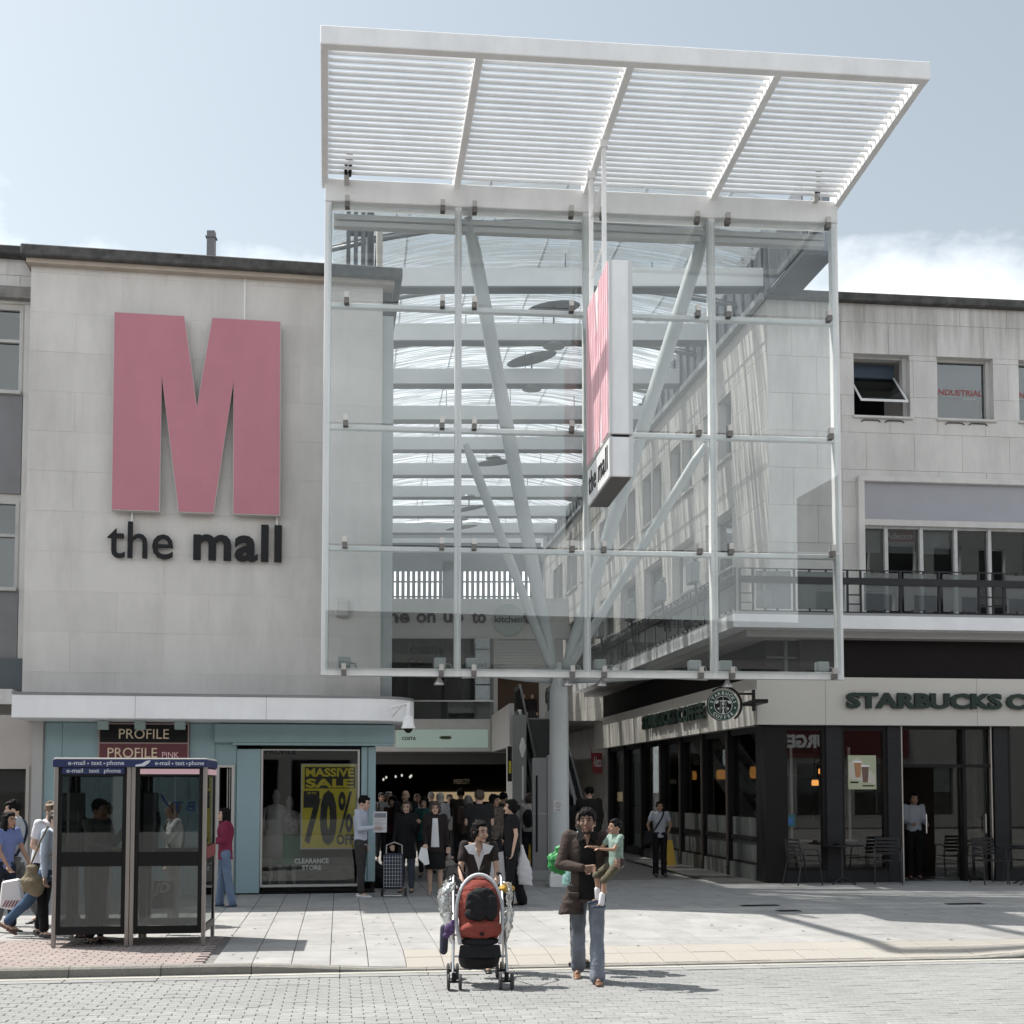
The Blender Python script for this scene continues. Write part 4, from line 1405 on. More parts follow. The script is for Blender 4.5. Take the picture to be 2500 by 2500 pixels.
# shop lettering
GR = mat('green_letter', (.008, .026, .018), .5)
sl_ = wthing('front_wordmark', 'large dark green coffee shop lettering on the front fascia', 'lettering', SB.P(fs_(2300), fv(1735), .2))
wd = SB.hit(2445, 1712, .2)[0] - SB.hit(2066, 1712, .2)[0]
letters('STARBUCKS', SB, SB.hit(2066, 1712, .2)[0], SB.hit(2445, 1712, .2)[0], SB.hit(2250, 1731, .2)[1], SB.hit(2250, 1692, .2)[1], .17, GR, sl_, bold=.045, depth=.07)
s0c = SB.hit(2456, 1712, .2)[0]
letters('COFFEE', SB, s0c, s0c + wd * .62, SB.hit(2250, 1731, .2)[1], SB.hit(2250, 1692, .2)[1], .17, GR, sl_, bold=.045, depth=.07)
sl2 = wthing('side_wordmark', 'dark green coffee shop lettering on the alley side fascia', 'lettering', AF.P(6, 3.5, .1))
zm0, zm1 = zf0 + .3, zf0 + .3 + (zf1 - zf0) * .38
a0 = 3.0
letters('COFFEE', Frame(AF.P(a0 + 2.2, 0, 0).x, AF.P(a0 + 2.2, 0, 0).y, (.14, -1), (-1, -.14)), 0, 2.0, zm0, zm1, .04, GR, sl2, bold=.045, depth=.07)
letters('STARBUCKS', Frame(AF.P(a0 + 5.6, 0, 0).x, AF.P(a0 + 5.6, 0, 0).y, (.14, -1), (-1, -.14)), 0, 3.2, zm0, zm1, .04, GR, sl2, bold=.045, depth=.07)

# round projecting sign
RD = Frame(0, 22.35, (1, 0.05), (.05, -1))
ua, za_ = RD.hit(1764, 1722); rr = (RD.hit(1802, 1722)[0] - RD.hit(1727, 1722)[0]) / 2
rsn = wthing('round_coffee_sign', 'round green and white coffee roundel on a black bracket at the corner', 'sign', RD.P(ua, za_, 0))


def disc(mb, fr, cs_, cz_, r, n0, n1, seg=40, a0=0, a1=2 * pi, ri=None):
    vs = []; fs = []
    full = abs(a1 - a0 - 2 * pi) < 1e-4
    m = seg if full else seg + 1
    for n_ in (n0, n1):
        for j in range(m):
            t = a0 + (a1 - a0) * j / seg
            vs.append(fr.P(cs_ + r * cos(t), cz_ + r * sin(t), n_))
        if ri:
            for j in range(m):
                t = a0 + (a1 - a0) * j / seg
                vs.append(fr.P(cs_ + ri * cos(t), cz_ + ri * sin(t), n_))
    per = m * (2 if ri else 1)
    for j in range(seg if not full else m):
        j2 = (j + 1) % m
        fs.append((j, j2, per + j2, per + j))
        if ri:
            fs.append((m + j, per + m + j, per + m + j2, m + j2))
            fs.append((j, m + j, m + j2, j2)); fs.append((per + j, per + j2, per + m + j2, per + m + j))
    if not ri:
        fs.append(tuple(range(m))); fs.append(tuple(per + i for i in range(m))[::-1])
    elif not full:
        fs.append((0, per, per + m, m)); fs.append((m - 1, m + m - 1, per + m + m - 1, per + m - 1))
    mb.add(vs, fs)


mb = MB(); disc(mb, RD, ua, za_, rr, -.07, .05); mb.build('drum', BLACK, rsn)
GRN = mat('sign_green', (.012, .055, .035), .4)
SWH = mat('sign_white', (.62, .64, .62), .4)
mb = MB(); disc(mb, RD, ua, za_, rr * .99, .05, .052, ri=rr * .965); disc(mb, RD, ua, za_, rr * .60, .055, .058, ri=rr * .56); mb.build('ring', SWH, rsn)
mb = MB(); disc(mb, RD, ua, za_, rr * .965, .05, .054, ri=rr * .60); mb.build('green_band', GRN, rsn)
mb = MB(); disc(mb, RD, ua, za_, rr * .58, .05, .053); mb.build('centre_disc', BLACK, rsn)


def arc_text(s, fr, cs_, cz_, rad, h, a_mid, step, n, flip=False, name='ring_letter'):
    k = len(s)
    for i, chh in enumerate(s):
        vs, fs = text_data(chh, .03, 1.0)
        x0 = min(v.x for v in vs); x1 = max(v.x for v in vs); y0 = 0; y1 = .72
        off = (i - (k - 1) / 2) * step
        ang = a_mid - off if not flip else a_mid + off
        P = []
        for v in vs:
            lx = (v.x - (x0 + x1) / 2) / .72 * h; ly = (v.y - .36) / .72 * h
            if flip: rx = rad - ly; t = ang + lx / rad
            else: rx = rad + ly; t = ang - lx / rad
            P.append(fr.P(cs_ + rx * cos(t), cz_ + rx * sin(t), n + (v.z + .5) * .006))
        mb = MB(); mb.add(P, fs); mb.build(name, SWH, rsn)


arc_text('STARBUCKS', RD, ua, za_, rr * .78, rr * .2, pi / 2, radians(18.5), .054)
arc_text('COFFEE', RD, ua, za_, rr * .78, rr * .2, -pi / 2, radians(18), .054, flip=True)
mb = MB()
for sg_ in (-1, 1): disc(mb, RD, ua + sg_ * rr * .77, za_ - rr * .17, rr * .06, .054, .058, 5)
mb.build('star', SWH, rsn)
# simplified crowned mermaid emblem
mb = MB()
R_ = rr * .56
pr = lambda pts: mb.prism([(ua + x * R_, za_ + y * R_) for x, y in pts], RD, .053, .059)
pr([(-.1, .95), (0, .8), (.1, .95), (.0, .7)]); pr([(-.38, .62), (-.2, .5), (0, .66), (.2, .5), (.38, .62), (.32, .4), (-.32, .4)])
pr([(-.15, .32), (.15, .32), (.12, .02), (0, -.06), (-.12, .02)])
pr([(-.95, .35), (-.7, .55), (-.45, .5), (-.62, .2), (-.85, .15)]); pr([(.95, .35), (.85, .15), (.62, .2), (.45, .5), (.7, .55)])
pr([(-.16, -.25), (0, -.12), (.16, -.25), (.06, -.5), (.16, -.97), (-.16, -.97), (-.06, -.5)])
pr([(-.68, -.35), (-.5, -.22), (-.42, -.42), (-.6, -.55)]); pr([(.68, -.35), (.6, -.55), (.42, -.42), (.5, -.22)])
mb.build('emblem', SWH, rsn)
mb = MB()
pr([(-.4, .3), (-.22, .3), (-.2, -.2), (-.32, -.85), (-.52, -.6), (-.35, -.1)]); pr([(.4, .3), (.35, -.1), (.52, -.6), (.32, -.85), (.2, -.2), (.22, .3)])
mb.build('emblem_hair', mat('sign_grey', (.16, .17, .17), .5), rsn)
mb = MB(); disc(mb, RD, ua + rr * .1, za_ + rr * .05, rr * 1.2, -.05, .02, 30, radians(-52), radians(130), ri=rr * 1.08); mb.build('bracket_hoop', BLACKM, rsn)
e1 = SB.P(fc - .05, 0, .1)
mb = MB(); xe = RD.hit(1837, 1722)[0]
mb.fbox(RD, ua + rr * 1.1, xe, za_ + rr * .68, za_ + rr * .82, -.03, .0); mb.fbox(RD, ua + rr * 1.15, xe, za_ - rr * .02, za_ + rr * .12, -.03, .0); mb.fbox(RD, xe, xe + .05, za_ - rr * .35, za_ + rr * 1.02, -.05, .02)
mb.fbox(RD, xe + .05, xe + .3, za_ + .05, za_ + .12, -1.0, -.02)
mb.build('bracket', BLACKM, rsn)

# poster in the second front window and small stickers
mbp = wthing('drinks_poster', 'pale green drinks poster with iced cups hung in the shop window', 'poster', SB.P(fs_(2108), fv(1885), -.07))
mb = MB(); mb.fbox(SB, fs_(2075), fs_(2144), fv(1927), fv(1844), -.078, -.074); mb.build('sheet', mat('poster_green', (.42, .45, .30), .6), mbp)
mb = MB(); mb.prism([(fs_(2077), fv(1900)), (fs_(2077), fv(1862)), (fs_(2098), fv(1848)), (fs_(2142), fv(1895)), (fs_(2142), fv(1915))], SB, -.0735, -.072); mb.build('cream_swirl', mat('poster_cream', (.55, .52, .45), .6), mbp)
mb = MB()
for (u0, u1, v0, v1, m, nm) in ((2090, 2108, 1862, 1898, mat('cup_amber', (.40, .20, .09), .5), 'amber_cup'), (2108, 2126, 1872, 1910, mat('cup_brown', (.16, .09, .07), .5), 'brown_cup')):
    mb = MB(); mb.prism([(fs_(u0), fv(v0)), (fs_(u1), fv(v0)), (fs_(u1 - 3), fv(v1)), (fs_(u0 + 3), fv(v1))], SB, -.0715, -.070); mb.build(nm, m, mbp)
    mb = MB(); mb.fbox(SB, fs_(u0) - .01, fs_(u1) + .01, fv(v0), fv(v0 - 4), -.0715, -.069); mb.build('cup_lid', WHITE, mbp)
mb = MB(); text(mb, 'FRESH BLEND', SB, fs_(2080), fs_(2102), fv(1912), fv(1907), -.0735, depth=.002) if False else mb.fbox(SB, fs_(2080), fs_(2100), fv(1912), fv(1908), -.0735, -.072); mb.fbox(SB, fs_(2110), fs_(2138), fv(1920), fv(1917), -.0735, -.072); mb.build('caption_bar', BLACK, mbp)
st = wthing('window_sticker', 'small teal and blue notice stuck low inside the corner window', 'sticker', SB.P(fs_(1932), fv(2003), -.07))
mb = MB(); mb.fbox(SB, fs_(1922), fs_(1944), fv(2018), fv(1988), -.078, -.074); mb.build('backing', mat('sticker_teal', (.02, .10, .11), .5), st)
mb = MB(); mb.fbox(SB, fs_(1926), fs_(1938), fv(2013), fv(1996), -.073, -.071); mb.build('blue_square', mat('sticker_blue', (.03, .12, .33), .5), st)
# paper bag on the counter at the corner
bp = AG.P(1.2, 1.34, -.35)
pb = wthing('paper_parcel', 'white wrapped parcel with a red band on the window counter', 'parcel', bp)
mb = MB(); mb.loft([((bp.x, bp.y, 1.34), .13, .11), ((bp.x, bp.y, 1.42), .16, .13), ((bp.x, bp.y, 1.5), .12, .1), ((bp.x, bp.y, 1.55), .04, .04), ((bp.x, bp.y, 1.7), .19, .05)], 14); mb.build('wrapping', WHITE, pb)
mb = MB(); mb.loft([((bp.x, bp.y, 1.475), .158, .128), ((bp.x, bp.y, 1.505), .13, .11)], 14); mb.build('red_band', mat('band_red', (.45, .08, .06), .5), pb)

# red projecting sign far down the alley
RA = Frame(0, 38.2, (1, 0), (0, -1))
rd = wthing('red_agency_sign', 'small red sign with white lettering projecting beyond the coffee shop', 'sign', RA.P(RA.hit(1460, 1865)[0], RA.hit(1460, 1865)[1], 0))
a, b, c, d = RA.rect(1445, 1470, 1838, 1888)
mb = MB(); mb.prism([(a - .05, d + .3), (a, d), (b, d), (b, c), (a + .05, c), (a, c + .3)], RA, -.1, 0); mb.build('sign_box', mat('agency_red', (.30, .02, .03), .5), rd)
mb = MB(); text(mb, 'Adecco', RA, a + .05, b - .02, c + .2, d - .1, .001, bold=.01, depth=.01); mb.build('lettering', WHITE, rd)

# ================================================================== ALLEY END, FIRST FLOOR, ROOF
EF = Frame(0, 37.0, (1, .02), (.02, -1))       # slab and fascia over the mall entrance
EB = Frame(0, 52.0, (1, 0), (0, -1))           # back wall
en = wthing('mall_entrance', 'shaded mall entrance with illuminated fascia under a first floor terrace', 'building', EF.P(-1.5, 0, -3))
PALE = mat('entrance_render', (.55, .54, .53), .7, var=.04)
a0, a1, b0_, b1_ = EF.rect(700, 1190, 1755, 1836)
zlo, zhi = b0_, b1_
mb = MB(); mb.fbox(EF, a0, EF.hit(1200, 1790)[0], zlo, zhi, -.6, 0); mb.build('fascia', PALE, en, bevel=.03)
o = MB()
A, B, C, D = EF.rect(968, 1192, 1781, 1826)
o.fbox(EF, A, B, C, D, 0, .05); lbx = o.build('light_box', mat('sign_mint', (.30, .37, .34), .5, emit=(.6, .8, .7), estr=.12), en, bevel=.04)
mb = MB(); text(mb, 'COSTA', EF, EF.hit(981, 1803)[0], EF.hit(1016, 1803)[0], EF.hit(1000, 1807)[1], EF.hit(1000, 1799)[1], .052, bold=.03, depth=.01)
mb.build('lettering', BLACK, en)
mb = MB(); disc(mb, EF, EF.hit(1088, 1801)[0], EF.hit(1088, 1801)[1], .05, .052, .06); a_, z_ = EF.hit(1088, 1801)
mb = MB(); mb.prism([(a_ - .2, z_), (a_ - .12, z_ + .05), (a_ + .12, z_ + .05), (a_ + .2, z_), (a_ + .12, z_ - .05), (a_ - .12, z_ - .05)], EF, .052, .062); mb.build('oval_logo', mat('olive', (.05, .07, .02), .5), en)
# slab turning down the escalator side, catching light
mb = MB(); q1 = EF.P(EF.hit(1200, 1790)[0], 0, 0); q2x = (1245 - 1250) / FPX * 31.5
SF = Frame(q1.x, q1.y, (q2x - q1.x, 31.5 - q1.y), (-1, -.1))
mb.fbox(SF, 0, 5.4, zlo, zhi + .1, -.12, 0); mb.build('side_fascia', PALE, en)
mb = MB(); mb.add([EF.P(a0, zhi - .05, 0), EF.P(3.2, zhi - .05, 0), EB.P(3.2, zhi - .05, 0), EB.P(-9, zhi - .05, 0)], [(0, 1, 2, 3)])
mb.add([EF.P(a0, zlo, 0), EF.P(1.5, zlo, 0), EB.P(1.5, zlo, 0), EB.P(-9, zlo, 0)], [(3, 2, 1, 0)]); mb.build('slab', PALE, en, recalc=False)
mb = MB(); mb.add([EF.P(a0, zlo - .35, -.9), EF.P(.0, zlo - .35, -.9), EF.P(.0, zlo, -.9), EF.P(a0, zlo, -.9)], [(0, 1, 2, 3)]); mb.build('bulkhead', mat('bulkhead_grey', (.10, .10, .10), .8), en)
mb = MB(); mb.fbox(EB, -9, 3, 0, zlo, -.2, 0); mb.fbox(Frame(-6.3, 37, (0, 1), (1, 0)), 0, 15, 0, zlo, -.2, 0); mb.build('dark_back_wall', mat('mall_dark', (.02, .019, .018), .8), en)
mb = MB(); mb.fbox(EB, -3.5, .5, .1, 1.15, 3, 3.4); mb.build('bar_counter', mat('bar_counter', (.20, .15, .10), .6), en)
WARM = mat('warm_glow', (.5, .4, .25), .5, emit=(1, .75, .45), estr=.2)
mb = MB(); mb.fbox(EB, -3.4, .0, 1.35, 1.75, .1, .12); mb.build('lit_shelf', WARM, en)
GLOW = mat('small_glow', (.8, .8, .75), .5, emit=(1, .95, .85), estr=.35)
mb = MB()
for u, v in ((936, 1903), (943, 1898), (966, 1896), (981, 1893), (1001, 1897), (1004, 1894)):
    p = ray(u, v) * (40 / ray(u, v).y) + CAMP
    mb.ell(p, (.035, .035, .05), seg=6, rings=4)
mb.build('spot_light', GLOW, en)
mb = MB(); EI = Frame(0, 44, (1, 0), (0, -1)); text(mb, 'IMBERCITY', EI, EI.hit(1108, 1908)[0], EI.hit(1147, 1908)[0], EI.hit(1120, 1914)[1], EI.hit(1120, 1902)[1], 0, depth=.01)
mb.build('shop_lettering', mat('dim_lettering', (.2, .17, .13), .6, emit=(1, .85, .6), estr=.04), en)
# first floor cafe glazing and balustrade
mb = MB(); mb.fbox(EF, a0, EF.hit(1205, 1730)[0], zhi + .0, EF.hit(1000, 1710)[1] - .02, -.12, -.105); mb.build('balustrade_glass', glass('terrace_glass', (.6, .62, .62), .05, 1.2), en)
mb = MB(); mb.fbox(EF, a0, EF.hit(1205, 1730)[0], EF.hit(1000, 1712)[1], EF.hit(1000, 1709)[1], -.15, -.08); mb.build('handrail', STEEL, en)
EC = Frame(0, 46, (1, 0), (0, -1))
zce = EC.hit(1000, 1560)[1]
DKG = mat('cafe_dark', (.06, .055, .05), .6)
mb = MB(); mb.fbox(EC, -7, EC.hit(1196, 1600)[0], zhi, zce, -.1, 0); mb.build('cafe_interior', DKG, en)
for u in (948, 1000, 1085, 1130, 1200):
    a, _ = EC.hit(u, 1650); mb = MB(); mb.fbox(EC, a - .05, a + .05, zhi, zce, 0, .12); mb.build('mullion', mat('dull_frame2', (.20, .20, .195), .5), en)
mb = MB(); mb.fbox(EC, -7, EC.hit(1196, 1600)[0], zhi, zce, .13, .14); mb.build('cafe_pane', GLASS_U, en)
mb = MB(); text(mb, 'COSTA', EC, EC.hit(1000, 1589)[0], EC.hit(1081, 1589)[0], EC.hit(1040, 1598)[1], EC.hit(1040, 1580)[1], .15, bold=.04, depth=.02)
text(mb, 'COFFEE', EC, EC.hit(996, 1615)[0], EC.hit(1090, 1615)[0], EC.hit(1040, 1625)[1], EC.hit(1040, 1607)[1], .15, bold=.04, depth=.02)
mb.build('cafe_lettering', BLACK, en)
mb = MB()
aS0, aS1 = EC.hit(1215, 1600)[0], EC.hit(1316, 1600)[0]
zsh0, zsh1 = EC.hit(1260, 1652)[1], zce
k = 0; z = zsh0
while z < zsh1 - .1:
    mb.fbox(EC, aS0, aS1, z, z + .10, 0, .03); z += .115
tag(mb.build('roller_shutter', PALE, en))
mb = MB(); mb.fbox(EC, aS1, aS1 + .9, zhi - .5, zce, -.1, .05); mb.fbox(EC, aS0 - .15, aS0, zhi, zce, -.1, .05); mb.build('pier', PALE, en)
mb = MB(); mb.fbox(EC, aS0, aS1, zhi, zsh0, -.3, -.25); mb.build('corridor', mat('corridor_brown', (.09, .055, .035), .8), en)
# wall with lettering
uw = wthing('upper_end_wall', 'pale wall closing the glazed arcade with food court lettering', 'wall', EC.P(-1, zce, 0))
zw1 = EC.hit(1100, 1462)[1]
mb = MB(); mb.fbox(EC, -9, 2.2, zce, zw1, -.3, .1); mb.build('wall', mat('end_wall_render', (.62, .61, .60), .8, var=.05), uw)
LG = mat('letter_grey', (.13, .125, .12), .6)
for s_, u0, u1, v0, v1 in (('come', 880, 1001, 1498, 1522), ('on', 1017, 1064, 1498, 1522), ('up', 1083, 1132, 1499, 1531), ('to', 1152, 1187, 1494, 1523)):
    letters(s_, EC, EC.hit(u0, 1510)[0], EC.hit(u1, 1510)[0], EC.hit(1050, v1)[1], EC.hit(1050, v0)[1], .1, LG, uw, bold=.03, depth=.03)
mb = MB(); a_, z_ = EC.hit(1242, 1514); disc(mb, EC, a_, z_, .6, .1, .16); mb.build('round_plaque', mat('plaque_mint', (.42, .48, .46), .5), uw)
mb = MB(); text(mb, 'kitchen', EC, EC.hit(1208, 1514)[0], EC.hit(1275, 1514)[0], EC.hit(1242, 1521)[1], EC.hit(1242, 1505)[1], .165, bold=.02, depth=.01); mb.build('plaque_lettering', LG, uw)
mb = MB(); a_, z_ = EC.hit(1292, 1508); disc(mb, EC, a_, z_, .24, .1, .18); mb.build('round_badge', LG, uw)
mb = MB(); text(mb, 'C', EC, a_ - .1, a_ + .12, z_ - .13, z_ + .13, .181, bold=.03, depth=.01); mb.build('badge_lettering', PALE, uw)
# slatted vent screen over the wall
vs = wthing('arcade_vent_screen', 'blue grey slatted vent screen high at the far end of the arcade', 'screen', EC.P(-1, zw1, -.5))
zv0, zv1 = EC.hit(1100, 1458)[1], EC.hit(1100, 1366)[1]
u = 955
while u < 1318:
    a, _ = EC.hit(u, 1410); mb = MB(); mb.fbox(EC, a - .062, a + .062, zv0, zv1 - .25, -.5, -.4); mb.build('slat', SLT, vs); u += 13.2
for q in (.05, .45, .75):
    mb = MB(); zz = zv0 + (zv1 - zv0) * q; mb.fbox(EC, -4.8, 1.1, zz, zz + .06, -.55, -.51); mb.build('rail', SLT, vs)
mb = MB(); mb.fbox(EC, -4.8, 1.1, zv1 - .35, 11.25, -.6, -.39); mb.build('head_beam', SLT, vs)
for u in (1095, 1310):
    a, _ = EC.hit(u, 1410); mb = MB(); mb.fbox(EC, a - .25, a + .25, zv0, zv1, -.7, -.39); mb.build('pier', SLT, vs)

# ---- arcade roof
ar = wthing('arcade_roof', 'translucent corrugated arcade roof on grey beams and bowed ties', 'roof', (0, 37, 12.3))


def xr(y): return RC.x - .14 * (y - RC.y)           # right wall line
def xl(y): return min(-2.05 - .14 * (y - 21.3) * .9, -2.05)
BM = mat('beam_grey', (.86, .88, .88), .5, var=.03)
Ys = [24.5 + 3.0 * k for k in range(10)]
ZB = 12.25
for y in Ys:
    mb = MB(); mb.box(xl(y) - 1.2, xr(y) - .02, y - .12, y + .12, ZB - .2, ZB + .2); mb.build('beam', BM, ar)
    mb = MB(); mb.box(xl(y) - 1.2, xr(y) - .02, y - .17, y + .17, ZB - .23, ZB - .2); mb.build('beam_flange', mat('beam_dark', (.2, .215, .22), .5), ar)


def zroof(x, y, rise=.75, base=12.75):
    a, b = xl(y) - 1.2, xr(y) + .3
    t = (x - a) / (b - a)
    return base + rise * 4 * t * (1 - t)


TUB = mat('tie_grey', (.22, .235, .24), .4)
for k in range(11):
    y = 23.0 + 3.0 * k
    pts = []
    for i in range(15):
        x = xl(y) - 1.2 + (xr(y) - xl(y) + 1.2) * i / 14
        pts.append((x, y, zroof(x, y, .55, 12.2)))
    mb = MB(); mb.tube(pts, .045, 6); mb.tube([(p[0], p[1] + .1, p[2] + .12) for p in pts], .02, 5); mb.build('bowed_tie', TUB, ar, smooth=True)
    mb = MB()
    for i in range(2, 13, 3):
        p = pts[i]; mb.tube([p, (p[0], p[1], zroof(p[0], y) - .02)], .012, 5)
    mb.build('hanger_rod', TUB, ar)


def roof_mat():
    m = bpy.data.materials.new('corrugated_roof_sheet')
    m.use_nodes = True; n = m.node_tree; n.nodes.clear()
    o = n.nodes.new('ShaderNodeOutputMaterial')
    g = n.nodes.new('ShaderNodeNewGeometry')
    mpn = n.nodes.new('ShaderNodeMapping'); mpn.inputs['Scale'].default_value = (.04, 1, 0)
    n.links.new(g.outputs['Position'], mpn.inputs['Vector'])
    nz_ = n.nodes.new('ShaderNodeTexNoise'); nz_.inputs['Scale'].default_value = 10.0; nz_.inputs['Detail'].default_value = 3; nz_.inputs['Roughness'].default_value = .75
    n.links.new(mpn.outputs[0], nz_.inputs['Vector'])
    r = n.nodes.new('ShaderNodeValToRGB'); r.color_ramp.elements[0].position = .465; r.color_ramp.elements[1].position = .545
    r.color_ramp.elements[0].color = (.03, .03, .03, 1); r.color_ramp.elements[1].color = (.60, .60, .60, 1)
    n.links.new(nz_.outputs['Fac'], r.inputs[0])
    tr = n.nodes.new('ShaderNodeBsdfTransparent'); tr.inputs[0].default_value = (.93, .96, .97, 1)
    d = n.nodes.new('ShaderNodeBsdfTranslucent'); d.inputs[0].default_value = (.24, .255, .265, 1)
    d2 = n.nodes.new('ShaderNodeBsdfDiffuse'); d2.inputs[0].default_value = (.62, .65, .66, 1)
    ms = n.nodes.new('ShaderNodeMixShader'); ms.inputs[0].default_value = .4
    n.links.new(d.outputs[0], ms.inputs[1]); n.links.new(d2.outputs[0], ms.inputs[2])
    m2 = n.nodes.new('ShaderNodeMixShader')
    n.links.new(r.outputs[0], m2.inputs[0]); n.links.new(ms.outputs[0], m2.inputs[1]); n.links.new(tr.outputs[0], m2.inputs[2])
    n.links.new(m2.outputs[0], o.inputs[0])
    return m


RM = roof_mat()
for k in range(10):
    y0, y1 = 22.6 + 3.0 * k, 25.6 + 3.0 * k - .02
    for q in range(4):
        mb = MB(); N = 5
        vs_ = []
        for yy in (y0, y1):
            for i in range(N + 1):
                t = (q + i / N) / 4
                x = xl(yy) - 1.2 + (xr(yy) + .3 - xl(yy) + 1.2) * t
                vs_.append((x, yy, zroof(x, yy)))
        fs2 = [(i, i + 1, N + 2 + i, N + 1 + i) for i in range(N)]
        mb.add(vs_, fs2); mb.build('roof_sheet', RM, ar, recalc=False)
mb = MB()
for q in range(1, 6):                      # glazing bars running along the arcade
    pts = []
    for k in range(11):
        yy = 22.6 + 3 * k; x = xl(yy) - 1.2 + (xr(yy) + .3 - xl(yy) + 1.2) * q / 6
        pts.append((x, yy, zroof(x, yy) + .03))
    mb = MB(); mb.tube(pts, .018, 5); mb.build('glazing_bar', WHITE, ar)
# left side of the alley, further back
lw = wthing('alley_left_wall', 'plain pale wall running along the left side of the arcade', 'wall', (-3, 30, 0))
mb = MB()
LS = Frame(LB.P(sR, 0, -8).x, LB.P(sR, 0, -8).y, (-.126, 1), (1, .126)); mb.fbox(LS, 0, 24, 4, 12.7, -.3, -.05); mb.fbox(Frame(LB.P(sR, 0, 0).x, LB.P(sR, 0, 0).y, (-.14, 1), (1, .14)), .2, 8, 3.4, 12.0, -.1, -.002); mb.build('wall', STONE_A, lw)

bw = wthing('end_building', 'plain grey gable closing the far end of the arcade', 'building', (0, 53, 0))
mb = MB(); mb.fbox(EB, -14, 6, 0, EC.hit(1100, 1458)[1] * 1.0 + .9, -.9, -.3); mb.fbox(EB, EC.hit(1316, 1400)[0] * 1.13 - .35, 6, 8, 12.2, -.9, -.3); mb.fbox(EB, -14, 6, 11.3, 13.3, -.9, -.35); mb.build('wall', mat('gable_grey', (.30, .30, .30), .8), bw)
# hanging saucer reflectors
SAU = mat('mesh_saucer', (.16, .165, .165), .5, var=.4, vscale=30)
for i, (u, v, w_, h, ry) in enumerate(((1352, 752, 66, 12, -6), (1298, 876, 64, 18, -12), (1205, 1130, 48, 6, -5), (1145, 1242, 42, 9, -10), (1127, 1288, 40, 6, -8))):
    y = (27.5, 30.5, 37.0, 42.0, 45.5)[i]
    d = ray(u, v); p = CAMP + d * (y / d.y)
    rad = w_ / FPX * y
    tl = math.asin(min(.9, 1.0 * h / w_)) * .9 - atan((p.z - EYE) / y)
    t = wthing('saucer_lamp', ['nearest and darkest', 'second nearest, tilted', 'third', 'fourth', 'farthest, smallest'][i] + ' of the saucer reflectors hung under the arcade roof', 'light', (p.x, p.y, p.z), 'saucer reflectors in the arcade')
    mb = MB(); M = Matrix.Rotation(radians(ry * 1.1), 3, 'Y') @ Matrix.Rotation(.12, 3, 'X')
    prof = [(0.02, .13), (.4, .11), (.75, .06), (1.0, .0), (.99, -.02), (.7, .03), (.02, .09)]
    mb.loft([(p + M @ Vector((0, 0, zz * rad)), max(.01, r_ * rad), max(.01, r_ * rad), M) for r_, zz in prof], 28); mb.build('saucer', SAU, t, smooth=False)
    mb = MB(); mb.tube([p + Vector((0, 0, .1)), (p.x, p.y, ZB - .2)], .02, 6); mb.loft([((p.x, p.y, ZB - .3), .25, .25), ((p.x, p.y, ZB - .24), .2, .2)], 14); mb.build('stem', TUB, t)

# ================================================================== GLASS ENTRANCE CANOPY
GF = facade(20.48, .094)
gu = [797, 1117, 1430, 1741, 2044]
gs = [GF.hit(u, 1050)[0] for u in gu]
d_ = (gs[4] - gs[0]) / 4
gs = [gs[0] + d_ * k for k in range(5)]
ZR = [sum(GF.hit(u, v)[1] for u, v in rr_) / 2 for rr_ in (((800, 1640), (2040, 1648)), ((800, 1333), (2040, 1352)), ((800, 1038), (2040, 1066)), ((800, 742), (2040, 777)))]
ZT = 12.2
gc = wthing('glass_canopy', 'tall white framed glass screen with louvred brise soleil over the mall entrance', 'canopy', GF.P(2, .1, -2.4))
PW = .058
for k, s_ in enumerate(gs):
    mb = MB(); mb.fbox(GF, s_ - PW, s_ + PW, ZR[0] - .07, ZT - .42, -.16, 0); mb.build('post', WHITE, gc, bevel=.008)
for z in ZR[1:]:
    for k in range(4):
        mb = MB(); mb.fbox(GF, gs[k] + PW, gs[k + 1] - PW, z - .075, z - .0, -.14, -.01); mb.build('transom', WHITE, gc, bevel=.006)
mb = MB()
for k in range(4):
    mb = MB(); mb.fbox(GF, gs[k] + PW, gs[k + 1] - PW, ZR[0] - .07, ZR[0] + .06, -.16, 0); mb.build('bottom_rail', WHITE, gc, bevel=.006)
mb = MB(); mb.fbox(GF, gs[0] - .06, gs[4] + .06, ZT - .42, ZT - .03, -.35, .02); mb.build('top_beam', WHITE, gc, bevel=.012)
mb = MB()
for z_, n_ in ((ZT - .55, -.30), (ZT - .66, -.33)):
    mb = MB(); mb.fbox(GF, gs[0] + .08, gs[4] - .08, z_ - .05, z_ + .04, n_ - .1, n_ + .05); mb.build('inner_rail', mat('rail_grey', (.66, .67, .67), .5), gc)
zrow = [ZR[0], ZR[1], ZR[2], ZR[3], ZT - .5]
for r in range(4):
    for k in range(4):
        mb = MB(); mb.fbox(GF, gs[k] + .012, gs[k + 1] - .012, zrow[r] + .02, zrow[r + 1] - .005, .045, .057)
        mb.build('glass_pane', GLASS_C, gc)
CLM = mat('clamp_steel', (.5, .48, .45), .35, metal=.6)
CLD = mat('clamp_dark', (.16, .15, .14), .4, metal=.5)
proto = None
